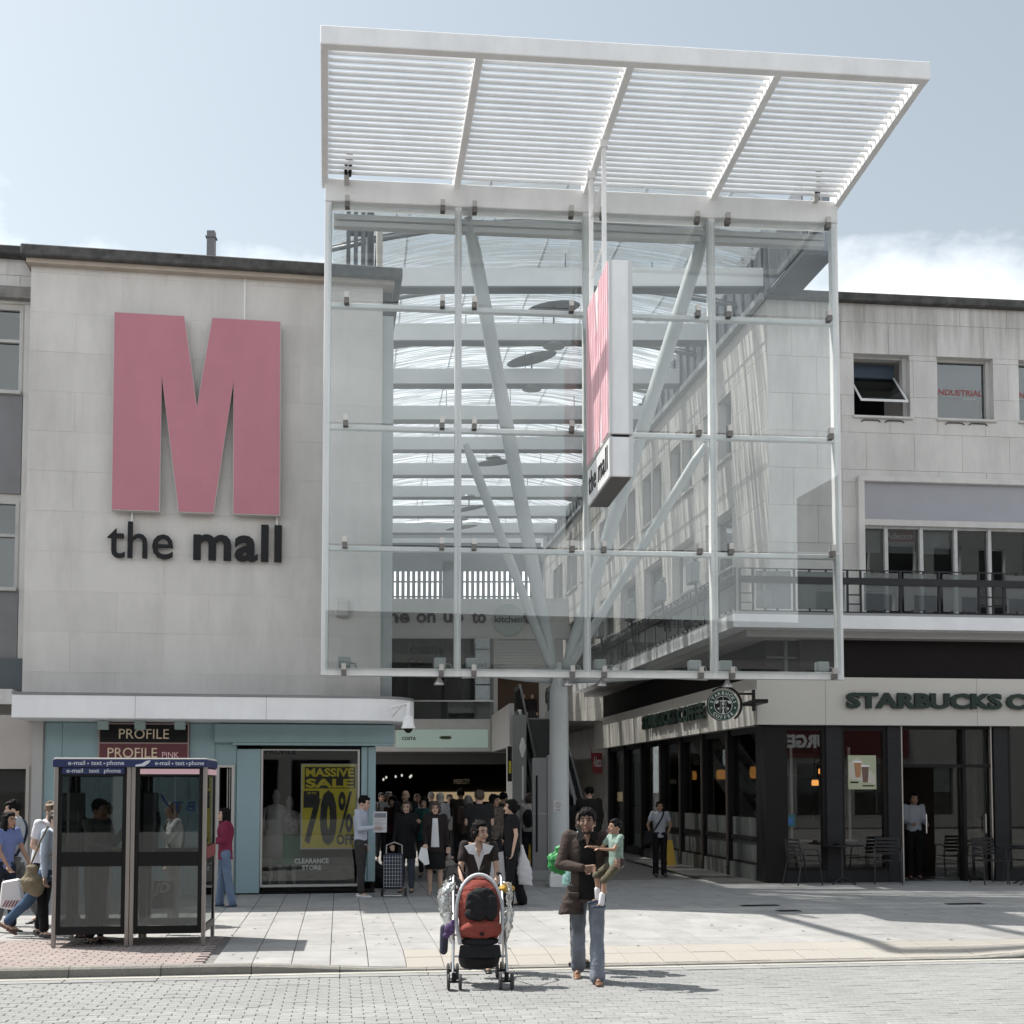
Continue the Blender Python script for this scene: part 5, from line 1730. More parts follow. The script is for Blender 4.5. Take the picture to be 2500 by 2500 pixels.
for r in range(5):
    for k in range(4):
        for side in (0, 1):
            if (k == 0 and side == 0): s_ = gs[0] + .32
            elif side == 0: s_ = gs[k] + .27
            elif k == 3: s_ = gs[4] - .14
            else: s_ = gs[k + 1] - .27
            z = zrow[r] + (.04 if r else .02)
            if r == 4: z -= .0
            mb = MB(); mb.fbox(GF, s_ - .038, s_ + .038, z - .0, z + .10, .058, .13); mb.build('clamp', CLM, gc)
            mb = MB(); mb.fbox(GF, s_ - .04, s_ + .04, z - .09, z, -.02, .12); mb.build('clamp_foot', CLD, gc)
# cantilevered louvre frame
dd = Vector((.105, -1, 0)).normalized()
LP = 3.62
p00 = GF.P(gs[0] - .06, 0, .02); p10 = GF.P(gs[4] + .06, 0, .02)
q00 = p00 + Vector((.150, -1, 0)).normalized() * LP; q10 = p10 + dd * (LP - .05)
UPF = .20                                 # the louvre frame tilts up towards the street
TF = Frame(q00.x, q00.y, (q10 - q00)[:2], (-(q00 - q10).y, (q00 - q10).x))
if TF.n.y > 0: TF.n = -TF.n
wF = (q10 - q00).length
mb = MB(); mb.fbox(TF, -.06, wF + .06, ZT - .13 + UPF, ZT + .14 + UPF, -.16, 0); mb.build('front_beam', WHITE, gc, bevel=.012)
RAFT = []
for k in range(5):
    a = p00.lerp(p10, k / 4); b = q00.lerp(q10, k / 4)
    e = (b - a).normalized(); L = (b - a).length
    F2 = Frame(a.x, a.y, e[:2], (e.y, -e.x))
    hw = .055
    mb = MB(); zz_ = UPF; L_ = L - .1
    mb.hexa([F2.P(-.2, ZT - .12, hw), F2.P(L_, ZT - .12 + zz_, hw), F2.P(L_, ZT - .12 + zz_, -hw), F2.P(-.2, ZT - .12, -hw), F2.P(-.2, ZT + .14, hw), F2.P(L_, ZT + .14 + zz_, hw), F2.P(L_, ZT + .14 + zz_, -hw), F2.P(-.2, ZT + .14, -hw)])
    mb.build('rafter', WHITE, gc, bevel=.008)
    RAFT.append((a, b))
NS = 23
for k in range(4):
    for j in range(NS):
        t = (j + .7) / (NS + .35)
        A = RAFT[k][0].lerp(RAFT[k][1], t); B = RAFT[k + 1][0].lerp(RAFT[k + 1][1], t)
        e = (B - A).normalized(); A = A + e * .058; B = B - e * .058
        nrm = Vector((e.y, -e.x, 0))
        pr = []
        for P_ in (A, B):
            for i in range(8):
                t_ = 2 * pi * i / 8
                x_ = .044 * cos(t_); y_ = .015 * sin(t_)
                a_ = radians(101)
                pr.append(P_ + nrm * (x_ * cos(a_) - y_ * sin(a_)) + Vector((0, 0, ZT + .02 + UPF * t + x_ * sin(a_) + y_ * cos(a_))))
        mb = MB(); mb.add(pr, [(i, (i + 1) % 8, 8 + (i + 1) % 8, 8 + i) for i in range(8)] + [tuple(range(8))[::-1], tuple(range(8, 16))])
        mb.build('louvre_slat', WHITE, gc, smooth=False)
# column and branching struts
CX = (1365 - 1250) / FPX * 23.0; CYY = 23.0
ctop = 4.1
LG_ = mat('strut_grey', (.50, .53, .535), .4, var=.02)
mb = MB(); mb.loft([((CX, CYY, .1), .19, .19), ((CX, CYY, 3.6), .175, .175), ((CX, CYY, 3.95), .165, .165)], 28); mb.build('column', LG_, gc, smooth=False)
mb = MB(); mb.loft([((CX, CYY, .1), .26, .26), ((CX, CYY, .13), .26, .26)], 24); mb.build('base_plate', GREY_ST, gc)
node = Vector((CX, CYY - .05, 4.05))
mb = MB(); mb.loft([((CX, CYY, 3.95), .19, .19), ((CX, CYY, 4.0), .2, .2), ((CX, CYY, 4.25), .12, .12)], 20); mb.build('node_collar', LG_, gc)
for u, v, zz, rad, n_ in ((1142, 500, None, .125, -.3), (1724, 500, None, .125, -.3), (1137, 1085, None, .082, -.15), (1722, 1085, None, .082, -.15)):
    a, z = GF.hit(u, v, n_)
    e_ = GF.P(a, min(z, ZT - .45), n_)
    s_ = node + Vector((-.11 if u < 1400 else .11, 0, .0))
    mid = s_.lerp(e_, .5)
    mb = MB(); mb.tube([s_, s_.lerp(e_, .06), mid, s_.lerp(e_, .93), e_], [rad * .6, rad, rad, rad, rad * .55], 18, caps=True); mb.build('strut', LG_, gc, smooth=True)
for u, sgn in ((1130, -1), (1730, 1), (1436, 1)):
    a = GF.hit(u, 1650)[0]; e_ = GF.P(a, ZR[0] - .06, -.1)
    s_ = Vector((CX + sgn * .12, CYY, 3.92))
    pts = [s_, s_.lerp(e_, .3) + Vector((0, 0, .02)), s_.lerp(e_, .7) + Vector((0, 0, .06)), e_]
    mb = MB(); mb.tube(pts, [.055, .065, .05, .035] if u != 1436 else [.04, .04, .04, .03], 12); mb.build('arm', LG_, gc, smooth=True)
mb = MB(); mb.loft([((CX, CYY - .19, 3.75), .012, .012), ((CX, CYY - .2, 3.9), .05, .02), ((CX, CYY - .2, 4.05), .07, .02)], 8); mb.build('gusset_plate', LG_, gc)
a_, z_ = Frame(0, CYY - .2, (1, 0), (0, -1)).hit(1362, 1968)
CFm = Frame(0, CYY - .176, (1, 0), (0, -1))
ns = wthing('no_smoking_notice', 'small white notice with a round no smoking symbol on the column', 'sign', CFm.P(a_, z_, .0))
mb = MB(); mb.fbox(CFm, a_ - .075, a_ + .075, z_ - .11, z_ + .11, -.03, .012); mb.build('plate', mat('notice_white', (.55, .55, .55), .5), ns)
mb = MB(); disc(mb, CFm, a_, z_ + .02, .05, .012, .015, 24, ri=.04); mb.prism([(a_ - .035, z_ + .05), (a_ - .028, z_ + .057), (a_ + .037, z_ - .008), (a_ + .03, z_ - .015)], CFm, .012, .015); mb.fbox(CFm, a_ - .05, a_ + .05, z_ - .07, z_ - .06, .012, .015); mb.fbox(CFm, a_ - .04, a_ + .04, z_ - .09, z_ - .083, .012, .015)
mb.build('symbol', mat('notice_grey', (.18, .16, .16), .5), ns)

# floodlights standing on the bottom rail and two on the top beam
BX = mat('glassy_lamp_box', (.40, .44, .44), .35)
for i, (k, sd_) in enumerate(((0, 0), (0, 1), (1, 0), (1, 1), (2, 0), (2, 1), (3, 0), (3, 1))):
    s_ = (gs[k] + (.32 if k == 0 else .27)) if sd_ == 0 else (gs[k + 1] - (.27 if k < 3 else .2))
    p = GF.P(s_, ZR[0] + .09, -.2)
    t = wthing('rail_floodlight', ['first', 'second', 'third', 'fourth', 'fifth', 'sixth', 'seventh', 'eighth'][i] + ' floodlight from the left along the bottom rail of the glass screen', 'floodlight', p, 'box floodlights on the glass screen rail')
    mb = MB(); mb.fbox(GF, s_ - .11, s_ + .09, ZR[0] + .1, ZR[0] + .27, -.45, -.25); mb.build('lamp_body', BX, t, bevel=.012)
    mb = MB(); mb.fbox(GF, s_ - .02, s_ + .02, ZR[0] + .06, ZR[0] + .1, -.36, -.32); mb.tube([GF.P(s_ + .09, ZR[0] + .17, -.3), GF.P(s_ + .17, ZR[0] + .16, -.3), GF.P(s_ + .2, ZR[0] + .06, -.3)], .012, 5); mb.build('bracket', GREY_ST, t)
for i, u in enumerate((1072, 1386, 1468, 1776)):
    a, z = GF.hit(u, 1658, -.1)
    p = GF.P(a, ZR[0] - .08, -.1)
    t = wthing('downlight', ['leftmost', 'second, beside the column head,', 'third from the left', 'rightmost'][i] + ' of the dome downlights under the glass screen', 'light', p, 'dome downlights under the glass screen')
    mb = MB(); mb.loft([((p.x, p.y, p.z), .03, .03), ((p.x, p.y, p.z - .05), .05, .05), ((p.x, p.y, p.z - .11), .09, .09), ((p.x, p.y, p.z - .13), .09, .09)], 14); mb.build('reflector', STEEL, t, smooth=True)
for i, u in enumerate((845, 1990)):
    a, z = GF.hit(u, 425 if i == 0 else 470, .1)
    p = GF.P(a, z, .12)
    t = wthing('beam_spotlight', ['black spotlight arm at the left end of the white top beam', 'black spotlight arm at the right end of the white top beam'][i], 'spotlight', p, 'spotlights on the top beam')
    sg_ = 1 if i == 0 else -1
    mb = MB(); mb.fbox(GF, a - .03, a + .05, z - .16, z - .02, .03, .16); mb.build('base', CLM, t)
    mb = MB(); mb.tube([GF.P(a, z - .05, .1), GF.P(a + .0 * sg_, z + .05, .25), GF.P(a + .05 * sg_, z + .16, .5)], .03, 8); mb.tube([GF.P(a + .06, z - .03, .1), GF.P(a + .1 * sg_, z + .16, .5)], .03, 8); mb.build('arm', BLACKM, t)

# ================================================================== HANGING BLADE SIGN
hsx, hsy = (1518 - 1250) / FPX * 18.2, 18.2
bs_ = wthing('hanging_mall_sign', 'tall white blade sign with rose M hung from the louvre frame', 'sign', (hsx, hsy, 6.4))
dv = Vector((-.10, 1, 0)).normalized()
pn = Vector(((1491 - 1250) / FPX * 18.15, 18.15, 0))          # near left edge of the pink side
SFc = Frame(pn.x, pn.y, dv[:2], (-dv.y, dv.x))              # n towards the left
D = 2.02
zhz = lambda v: SFc.hit(1491, v)[1]
zB0, zB1, zT0, zT1 = zhz(1158), zhz(1060), zhz(1052), zhz(620)
th_ = .36
mb = MB(); mb.fbox(SFc, 0, D, zT0, zT1, -th_, 0); mb.build('upper_box', WHITE, bs_, bevel=.01)
mb = MB(); mb.fbox(SFc, 0, D, zB0, zB1, -th_, 0); mb.build('lower_box', WHITE, bs_, bevel=.01)
mb = MB(); mb.fbox(SFc, .05, D - .05, zB1, zT0, -th_ + .05, -.05); mb.build('gap_frame', BLACKM, bs_)
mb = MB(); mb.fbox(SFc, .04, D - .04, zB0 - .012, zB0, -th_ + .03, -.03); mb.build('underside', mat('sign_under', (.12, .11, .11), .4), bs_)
# M on the alley-left side: reads left to right from far to near
H = zT1 - zT0
mp_ = [(0, 1), (.40, 1), (.5, .54), (.6, 1), (1, 1), (1, 0), (.72, 0), (.72, .68), (.6, 0), (.41, 0), (.28, .68), (.28, 0), (0, 0)]
mb = MB(); mb.prism([(D - .03 - x * (D - .06), zT0 + .02 + y * (H - .04)) for x, y in mp_], SFc, 0, .02); mb.build('letter_face', PINKL, bs_)
GRV = mat('groove_rose', (.42, .10, .15), .6)
mb = MB()
for k in range(1, 13):
    x = k / 13
    # height span of the M at this x
    def top(x): return 1 if (x < .4 or x > .6) else (1 - .46 * (1 - abs(x - .5) / .1))
    def bot(x):
        if x < .28 or x > .72 or .41 < x < .6: return 0
        return .68 * (.41 - x) / .13 if x < .41 else .68 * (x - .6) / .12
    a = D - .03 - x * (D - .06)
    mb.fbox(SFc, a - .008, a + .008, zT0 + .03 + bot(x) * (H - .04), zT0 + .01 + top(x) * (H - .04), .02, .023)
mb.build('panel_seam', GRV, bs_)
mb = MB()
SFt = Frame(SFc.P(D, 0, 0).x, SFc.P(D, 0, 0).y, (-dv)[:2], SFc.n[:2])
text(mb, 'the mall', SFt, .14, D - .14, zB0 + .14, zB0 + .14 + (zB1 - zB0) * .62, .001, bold=.0, depth=.01, spacing=1.08); mb.build('lettering', BLACK, bs_)
# near end cover strips
NE = Frame(pn.x, pn.y, (-SFc.n)[:2], (-dv)[:2])
mb = MB(); mb.fbox(NE, .0, .045, zB0, zB1, .0, .012); mb.fbox(NE, .0, .045, zT0, zT1, .0, .012); mb.fbox(NE, th_ - .06, th_, zB0, zB1, .0, .012); mb.fbox(NE, th_ - .06, th_, zT0, zT1, .0, .012); mb.build('edge_trim', mat('edge_grey', (.58, .59, .60), .4), bs_)
mb = MB()
hA = SFc.P(.70, 0, -.06); hB = SFc.P(1.70, 0, -.02)
for p in (hA, hB):
    mb = MB(); mb.box(p.x - .035, p.x + .035, p.y - .035, p.y + .035, zT1, ZT - .1); mb.build('hanger', WHITE, bs_)
for z in (10.35, 11.35):
    mb = MB(); mb.tube([(hA.x, hA.y, z + .15), (hB.x, hB.y, z - .05)], .02, 6); mb.build('hanger_brace', WHITE, bs_)
for p in (hA, hB):
    mb = MB(); mb.box(p.x - .06, p.x + .06, p.y - .06, p.y + .06, ZT - .22, ZT - .1); mb.build('hanger_shoe', WHITE, bs_)

# ================================================================== ESCALATOR
es = wthing('escalator', 'grey escalator rising away behind the column to the first floor', 'escalator', (.9, 28, .1))
EG = mat('escalator_steel', (.34, .34, .33), .35, metal=.3, var=.04)
EX = Frame(1.42, 27.5, (-.085, 1), (-1, -.085))
Zt = 3.95; La = 1.2; Lb = 9.3
def eh(s_): return .1 if s_ < La else min(Zt, .1 + (s_ - La) * (Zt - .1) / (Lb - La - 1.0))
W2 = .42
for side, nm in ((1, 'balustrade'), (-1, 'balustrade')):
    n0 = side * (W2 + .0); n1 = side * (W2 + .12)
    pts = [(s_, eh(s_)) for s_ in [0 + .7 * k for k in range(15)]]
    mb = MB()
    for (a, za), (b, zb3) in zip(pts, pts[1:]):
        lo = -.35
        mb.hexa([EX.P(a, max(.1, za + lo), n1), EX.P(b, max(.1, zb3 + lo), n1), EX.P(b, max(.1, zb3 + lo), n0), EX.P(a, max(.1, za + lo), n0),
                 EX.P(a, za + .25, n1), EX.P(b, zb3 + .25, n1), EX.P(b, zb3 + .25, n0), EX.P(a, za + .25, n0)])
    mb.build('skirt_panel', EG, es)
    mb = MB()
    nm_ = side * (W2 + .06)
    for (a, za), (b, zb3) in zip(pts, pts[1:]):
        mb.hexa([EX.P(a, za + .25, nm_ + .01), EX.P(b, zb3 + .25, nm_ + .01), EX.P(b, zb3 + .25, nm_ - .01), EX.P(a, za + .25, nm_ - .01),
                 EX.P(a, za + .92, nm_ + .01), EX.P(b, zb3 + .92, nm_ + .01), EX.P(b, zb3 + .92, nm_ - .01), EX.P(a, za + .92, nm_ - .01)])
    mb.build('balustrade', glass('escalator_glass', (.5, .52, .52), .06, 1.2), es)
    hp = [EX.P(-.15, .55, nm_), EX.P(-.3, .8, nm_), EX.P(-.1, 1.05, nm_)] + [EX.P(a, za + .97, nm_) for a, za in pts[1:]]
    last = pts[-1]; hp += [EX.P(last[0] + .25, last[1] + .8, nm_), EX.P(last[0] + .1, last[1] + .55, nm_)]
    mb = MB(); mb.tube(hp, .038, 8); mb.build('handrail', mat('handrail_rubber', (.05, .05, .05), .3), es, smooth=True)
    hp2 = [p + Vector((0, 0, -.06)) for p in hp[2:-2]]
    mb = MB(); mb.tube(hp2, .018, 6); mb.build('rail_trim', STEEL, es, smooth=True)
ST = mat('tread_dark', (.05, .05, .05), .4, metal=.4)
s_ = La
while s_ < Lb - 1.0:
    z = eh(s_ + .2)
    mb = MB(); mb.fbox(EX, s_, s_ + .395, z - .35, z, -W2, W2); mb.build('step', ST, es); s_ += .40
mb = MB(); mb.fbox(EX, -.4, La, .1, .13, -W2, W2); mb.fbox(EX, Lb - 1.0, Lb + .6, Zt - .3, Zt, -W2 - .12, W2 + .12); mb.build('landing_plate', EG, es)
# side wall pillar with posters, left of the escalator
pw = wthing('advert_pillar', 'grey pillar with black and yellow posters left of the escalator', 'pillar', (0, 31.5, .1))
PF = Frame(0, 31.4, (1, 0), (0, -1))
a, b = PF.hit(1251, 1900)[0], PF.hit(1285, 1900)[0]
a2 = PF.hit(1236, 1900)[0]
mb = MB(); mb.fbox(PF, a, b, .1, PF.hit(1270, 1745)[1], -3, 0); mb.build('shaft', mat('pillar_grey', (.30, .30, .30), .6, var=.04), pw)
mb = MB(); mb.hexa([PF.P(a2, .1, -.6), PF.P(a - .002, .1, 0), PF.P(a - .002, .1, -3), PF.P(a2, .1, -3), PF.P(a2, 3.0, -.6), PF.P(a - .002, 3.0, 0), PF.P(a - .002, 3.0, -3), PF.P(a2, 3.0, -3)]); mb.build('side_panel', STONE_A, pw)
mb = MB(); mb.fbox(PF, PF.hit(1239, 1900)[0], PF.hit(1250, 1900)[0], PF.hit(1245, 1908)[1], PF.hit(1245, 1822)[1], .03, .06); mb.build('black_poster', BLACK, pw)
mb = MB(); mb.fbox(PF, PF.hit(1242, 1900)[0], PF.hit(1248, 1900)[0], PF.hit(1245, 1888)[1], PF.hit(1245, 1858)[1], .062, .066); mb.build('yellow_poster', YEL, pw)
mb = MB(); u0 = PF.hit(1274, 1900)[0]; mb.fbox(PF, u0, u0 + .05, PF.hit(1245, 1952)[1], PF.hit(1245, 1870)[1], .002, .04); mb.build('white_fin_sign', WHITE, pw)
a_, z_ = PF.hit(1276, 1825); mb = MB(); mb.loft([(PF.P(a_, z_ - .25, .05), .03, .02), (PF.P(a_, z_, .05), .09, .03), (PF.P(a_, z_ + .25, .05), .03, .02)], 12); mb.build('oval_sign', WHITE, pw)
# grey cabinet by the column
kc = wthing('grey_cabinet', 'tall grey equipment cabinet standing left of the column', 'cabinet', (.6, 24.3, .1))
KF = Frame(0, 24.2, (1, .0), (0, -1))
a, b = KF.hit(1300, 2000)[0], KF.hit(1337, 2000)[0]
mb = MB(); mb.fbox(KF, a, b, .16, KF.hit(1320, 1850)[1], -.7, 0); mb.build('body', mat('cabinet_grey', (.27, .27, .275), .5, var=.04), kc, bevel=.01)
mb = MB(); mb.fbox(KF, b + .002, b + .12, .16, KF.hit(1320, 1843)[1], -.7, .02); mb.build('side_panel', mat('cabinet_light', (.38, .38, .38), .5), kc)
mb = MB(); mb.fbox(KF, KF.hit(1308, 2000)[0], KF.hit(1313, 2000)[0], KF.hit(1310, 2080)[1], KF.hit(1310, 1893)[1], .0, .012); mb.build('vent_slot', BLACK, kc)
mb = MB(); mb.fbox(KF, a - .01, b + .01, KF.hit(1310, 1988)[1], KF.hit(1310, 1985)[1], .0, .01); mb.fbox(KF, a - .02, b + .35, .1, .3, -.8, .05); mb.build('base_trim', mat('cabinet_light', (.38, .38, .38), .5), kc)
lt = wthing('litter_bin', 'low white slatted bin behind the man carrying a child', 'bin', (1.05, 22.6, .1))
LF = Frame(0, 22.4, (1, 0), (0, -1)); a, b = LF.hit(1342, 2100)[0], LF.hit(1380, 2100)[0]
mb = MB(); mb.fbox(LF, a, b + .15, .1, .34, -.4, 0); mb.build('tray', WHITE, lt, bevel=.02)
for k in range(5):
    q = a + .03 + k * .085; mb = MB(); mb.fbox(LF, q, q + .04, .34, .62, -.3, -.26); mb.build('slat', WHITE, lt)
# wet floor signs
CYL = mat('caution_yellow', (.52, .32, .02), .45)
for i, (u, v, lb_) in enumerate(((1290, 2118, 'yellow wet floor sign behind the woman in black with white bags'), (1633, 2112, 'yellow wet floor sign beside the woman in the grey tee'))):
    x, y = ground(u, v)
    t = wthing('wet_floor_sign', lb_, 'floor sign', (x, y, .1), 'yellow wet floor signs')
    for sg_ in (-1, 1):
        mb = MB(); mb.hexa([(x - .15, y + sg_ * .16, .1), (x + .15, y + sg_ * .16, .1), (x + .15, y + sg_ * .18, .1), (x - .15, y + sg_ * .18, .1), (x - .08, y + sg_ * .01, .68), (x + .08, y + sg_ * .01, .68), (x + .08, y + sg_ * .03, .68), (x - .08, y + sg_ * .03, .68)]); mb.build('leaf', CYL, t)

# ================================================================== PHONE BOOTHS
NAVY = mat('booth_navy', (.018, .03, .105), .4)
STL = mat('booth_steel', (.33, .30, .28), .35, metal=.5, var=.06)
BT_ = mat('logo_blue', (.20, .40, .95), .5)
bx0, by0 = ground(123, 2314)
BF0 = Frame(bx0, by0, (1, .12), (.12, -1))
BW = .855; BD = .88; BH = 2.15
for i in range(2):
    o0 = BF0.P(i * BW, 0, 0)
    B = Frame(o0.x, o0.y, (1, .12), (.12, -1))
    t = wthing('phone_booth', ['left phone booth of the pair, navy lettered header, a man phoning inside', 'right phone booth of the pair, with the pink strip and blue logo glass'][i], 'phone booth', B.P(BW / 2, .1, -BD / 2), 'pair of glass phone booths')
    z0, z1 = .1, .1 + BH
    for a, n_ in ((0, 0), (BW - .05, 0), (0, -BD), (BW - .05, -BD)):
        mb = MB(); mb.fbox(B, a + .003, a + .047, z0, z1 - .09, n_ - .05, n_); mb.build('corner_post', STL, t, bevel=.004)
    # panels: front, back, left, right
    sides = [(B, 0.05, BW - .05, 0.0), (Frame(B.P(0, 0, -BD - .05).x, B.P(0, 0, -BD - .05).y, B.e[:2], (-B.n)[:2]), .05, BW - .05, 0)]
    Lr = B.P(BW, 0, 0); sides.append((Frame(Lr.x, Lr.y, (-B.n)[:2], B.e[:2]), .05, BD, 0))
    Ll = B.P(0, 0, 0); sides.append((Frame(Ll.x, Ll.y, (-B.n)[:2], (-B.e)[:2]), .05, BD, 0))
    for k, (F_, a, b, n_) in enumerate(sides):
        if i == 0 and k == 2: continue
        zb0, zb1, zm0, zm1, zp1 = .24, .33, 1.01, 1.175, 2.04
        m_ = MB(); m_.fbox(F_, a, a + .045, zb0, z1 - .09, -.04, -.01); m_.fbox(F_, b - .045, b, zb0, z1 - .09, -.04, -.01)
        m_.fbox(F_, a + .045, b - .045, zb0, zb1, -.04, -.01); m_.fbox(F_, a + .045, b - .045, zm0, zm1, -.04, -.01); m_.fbox(F_, a + .045, b - .045, zp1, z1 - .09, -.04, -.01)
        p_ = m_.build('door' if k == 0 else 'side_frame', BLACK, t, bevel=.004)
        for c, d in ((zb1, zm0), (zm1, zp1)):
            mb = MB(); mb.fbox(F_, a + .045, b - .045, c, d, -.028, -.022); mb.build('pane', GLASS_B, p_)
    mb = MB(); mb.fbox(B, -.01, BW + .005, z1 - .105, z1 - .02, -BD - .06, .025); mb.build('header', NAVY, t, bevel=.004)
    mb = MB(); mb.fbox(B, .0, BW, z1 - .02, z1, -BD - .05, .02); mb.build('roof', mat('booth_roof', (.45, .44, .42), .5), t, bevel=.006)
    LW = mat('booth_lettering', (.62, .64, .7), .5)
    mb = MB()
    hx0, hx1 = (.16, .78) if i == 0 else (.27, .82)
    for word, a, b in (('e-mail', 0, .30), ('text', .41, .60), ('phone', .69, 1.0)):
        zz0 = z1 - .083 - (.014 if 'p' in word else 0)
        text(mb, word, B, hx0 + (hx1 - hx0) * a, hx0 + (hx1 - hx0) * b, zz0, z1 - .032 - (.009 if word == 'text' else 0), .026, bold=.008, depth=.003)
    for q in (.355, .645): mb.fbox(B, hx0 + (hx1 - hx0) * q - .008, hx0 + (hx1 - hx0) * q + .008, z1 - .072, z1 - .058, .026, .029)
    mb.build('header_lettering', LW, t)
    if i == 0:
        mb = MB(); mb.fbox(B, .09, BW - .08, z1 - .185, z1 - .112, -.01, .004); mb.build('door_label', NAVY, t)
        mb = MB()
        for word, a, b in (('e-mail', 0, .30), ('text', .41, .60), ('phone', .69, 1.0)):
            zz0 = z1 - .170 - (.014 if 'p' in word else 0)
            text(mb, word, B, .14 + .60 * a, .14 + .60 * b, zz0, z1 - .122 - (.009 if word == 'text' else 0), .005, bold=.008, depth=.003)
        mb.build('door_lettering', LW, t)
    else:
        mb = MB(); mb.fbox(B, .10, BW - .09, z1 - .185, z1 - .125, -.01, .004); mb.build('pink_strip', PINKL, t)
        mb = MB(); mb.prism([(.05, z1 - .10), (.05, z1 - .08), (.12, z1 - .065), (.17, z1 - .035), (.22, z1 - .025), (.20, z1 - .06), (.15, z1 - .095)], B, .026, .029); mb.build('header_swoosh', LW, t)
        bk = sides[1][0]; Lk = BW
        # lettering on the rear pane, reversed as seen from the street
        mb = MB(); text(mb, 'BT', B, .33, .61, 1.62, 1.74, -BD + .02, bold=.03, depth=.003, mirror=True, spacing=1.45)
        mb.prism([(.19, 1.84), (.22, 1.82), (.27, 1.74), (.31, 1.68), (.28, 1.68), (.22, 1.75)], B, -BD + .018, -BD + .022); mb.build('pane_logo', BT_, t)
        F_ = sides[2][0]
        mb = MB(); mb.fbox(F_, .06, BD - .01, z1 - .19, z1 - .125, -.01, .004); mb.build('pink_strip', PINKL, t)
        mb = MB(); mb.fbox(F_, .08, BD - .02, 1.09, 1.23, -.01, .003); mb.build('red_notice', mat('notice_red', (.20, .04, .04), .5), t)
    # telephone inside on the right hand panel
    mb = MB(); mb.fbox(B, .07, .20, 1.15, 1.85, -.72, -.42); ph = mb.build('telephone', mat('phone_body', (.10, .10, .11), .4), t, bevel=.01)
    mb = MB(); mb.tube([B.P(.22, 1.62, -.5), B.P(.24, 1.5, -.5), B.P(.22, 1.38, -.5)], .025, 8); mb.build('receiver', BLACK, ph)
    mb = MB(); mb.fbox(B, .07, .28, 1.09, 1.12, -.76, -.38); mb.build('shelf', STL, t)

# ================================================================== CAFE CHAIRS AND TABLES
AL = mat('chair_alu', (.03, .03, .032), .4, metal=.3)


def chair(label, x, y, rz):
    t = thing('cafe_chair', label, 'chair', (x, y, .1), rz, 'metal slatted chairs outside the coffee shop')
    for sx in (-1, 1):
        mb = MB(); mb.tube([(sx * .25, -.24, 0), (sx * .235, -.2, .44), (sx * .25, -.14, .66), (sx * .25, .16, .68), (sx * .22, .24, .62)], .013, 6); mb.build('arm_leg', AL, t)
        mb = MB(); mb.tube([(sx * .24, .3, 0), (sx * .22, .2, .44), (sx * .21, .25, .86)], .013, 6); mb.build('rear_leg', AL, t)
    for k in range(6):
        mb = MB(); mb.box(-.22, .22, -.2 + k * .07, -.15 + k * .07, .435, .45); mb.build('seat_slat', AL, t)
    for k in range(5):
        z = .54 + k * .07; yb = .22 + (z - .44) * .12
        mb = MB(); mb.box(-.215, .215, yb - .006, yb + .006, z, z + .045); mb.build('back_slat', AL, t)
    return t


def table(label, x, y):
    t = thing('cafe_table', label, 'table', (x, y, .1), 0, 'round tables outside the coffee shop')
    mb = MB(); mb.loft([((0, 0, .71), .34, .34), ((0, 0, .735), .35, .35)], 28); mb.build('table_top', AL, t)
    mb = MB(); mb.loft([((0, 0, .03), .03, .03), ((0, 0, .71), .03, .03)], 12); mb.build('pedestal', AL, t)
    for k in range(4):
        a = k * pi / 2 + .7; mb = MB(); mb.tube([(0, 0, .12), (.15 * cos(a), .15 * sin(a), .08), (.3 * cos(a), .3 * sin(a), .01)], .015, 6); mb.build('foot', AL, t)
    return t


def at(u, v, z=.1):
    return ground(u, v, z)


for lb_, u, v, rz in (('slatted metal chair nearest the coffee shop corner, facing right', 1962, 2160, pi / 2 + .4),
                      ('slatted metal chair left of the entrance with its back to the tiled pier', 2168, 2158, -.25),
                      ('slatted metal chair standing right of the entrance trim', 2418, 2158, .15),
                      ('slatted metal chair cut by the right picture edge', 2486, 2156, -pi / 2 - .2),
                      ('slatted metal chair between the corner chair and the round table', 2105, 2148, pi + .3)):
    x, y = at(u, v); chair(lb_, x, y, rz)
for lb_, u, v in (('round dark table between chairs before the two shop windows', 2056, 2158), ('round dark table at the right picture edge', 2512, 2160)):
    x, y = at(u, v); table(lb_, x, y)
x, y = at(2044, 2160); z = .84
ash = wthing('ash_tray', 'small black ash tray on the round table before the shop windows', 'ash tray', (x, y, z))
mb = MB(); mb.loft([((x, y, z), .05, .05), ((x, y, z + .04), .06, .06), ((x, y, z + .041), .045, .045)], 12); mb.build('bowl', BLACK, ash)

# mannequins in the teal shop
SKN = mat('mannequin_grey', (.30, .29, .28), .5)


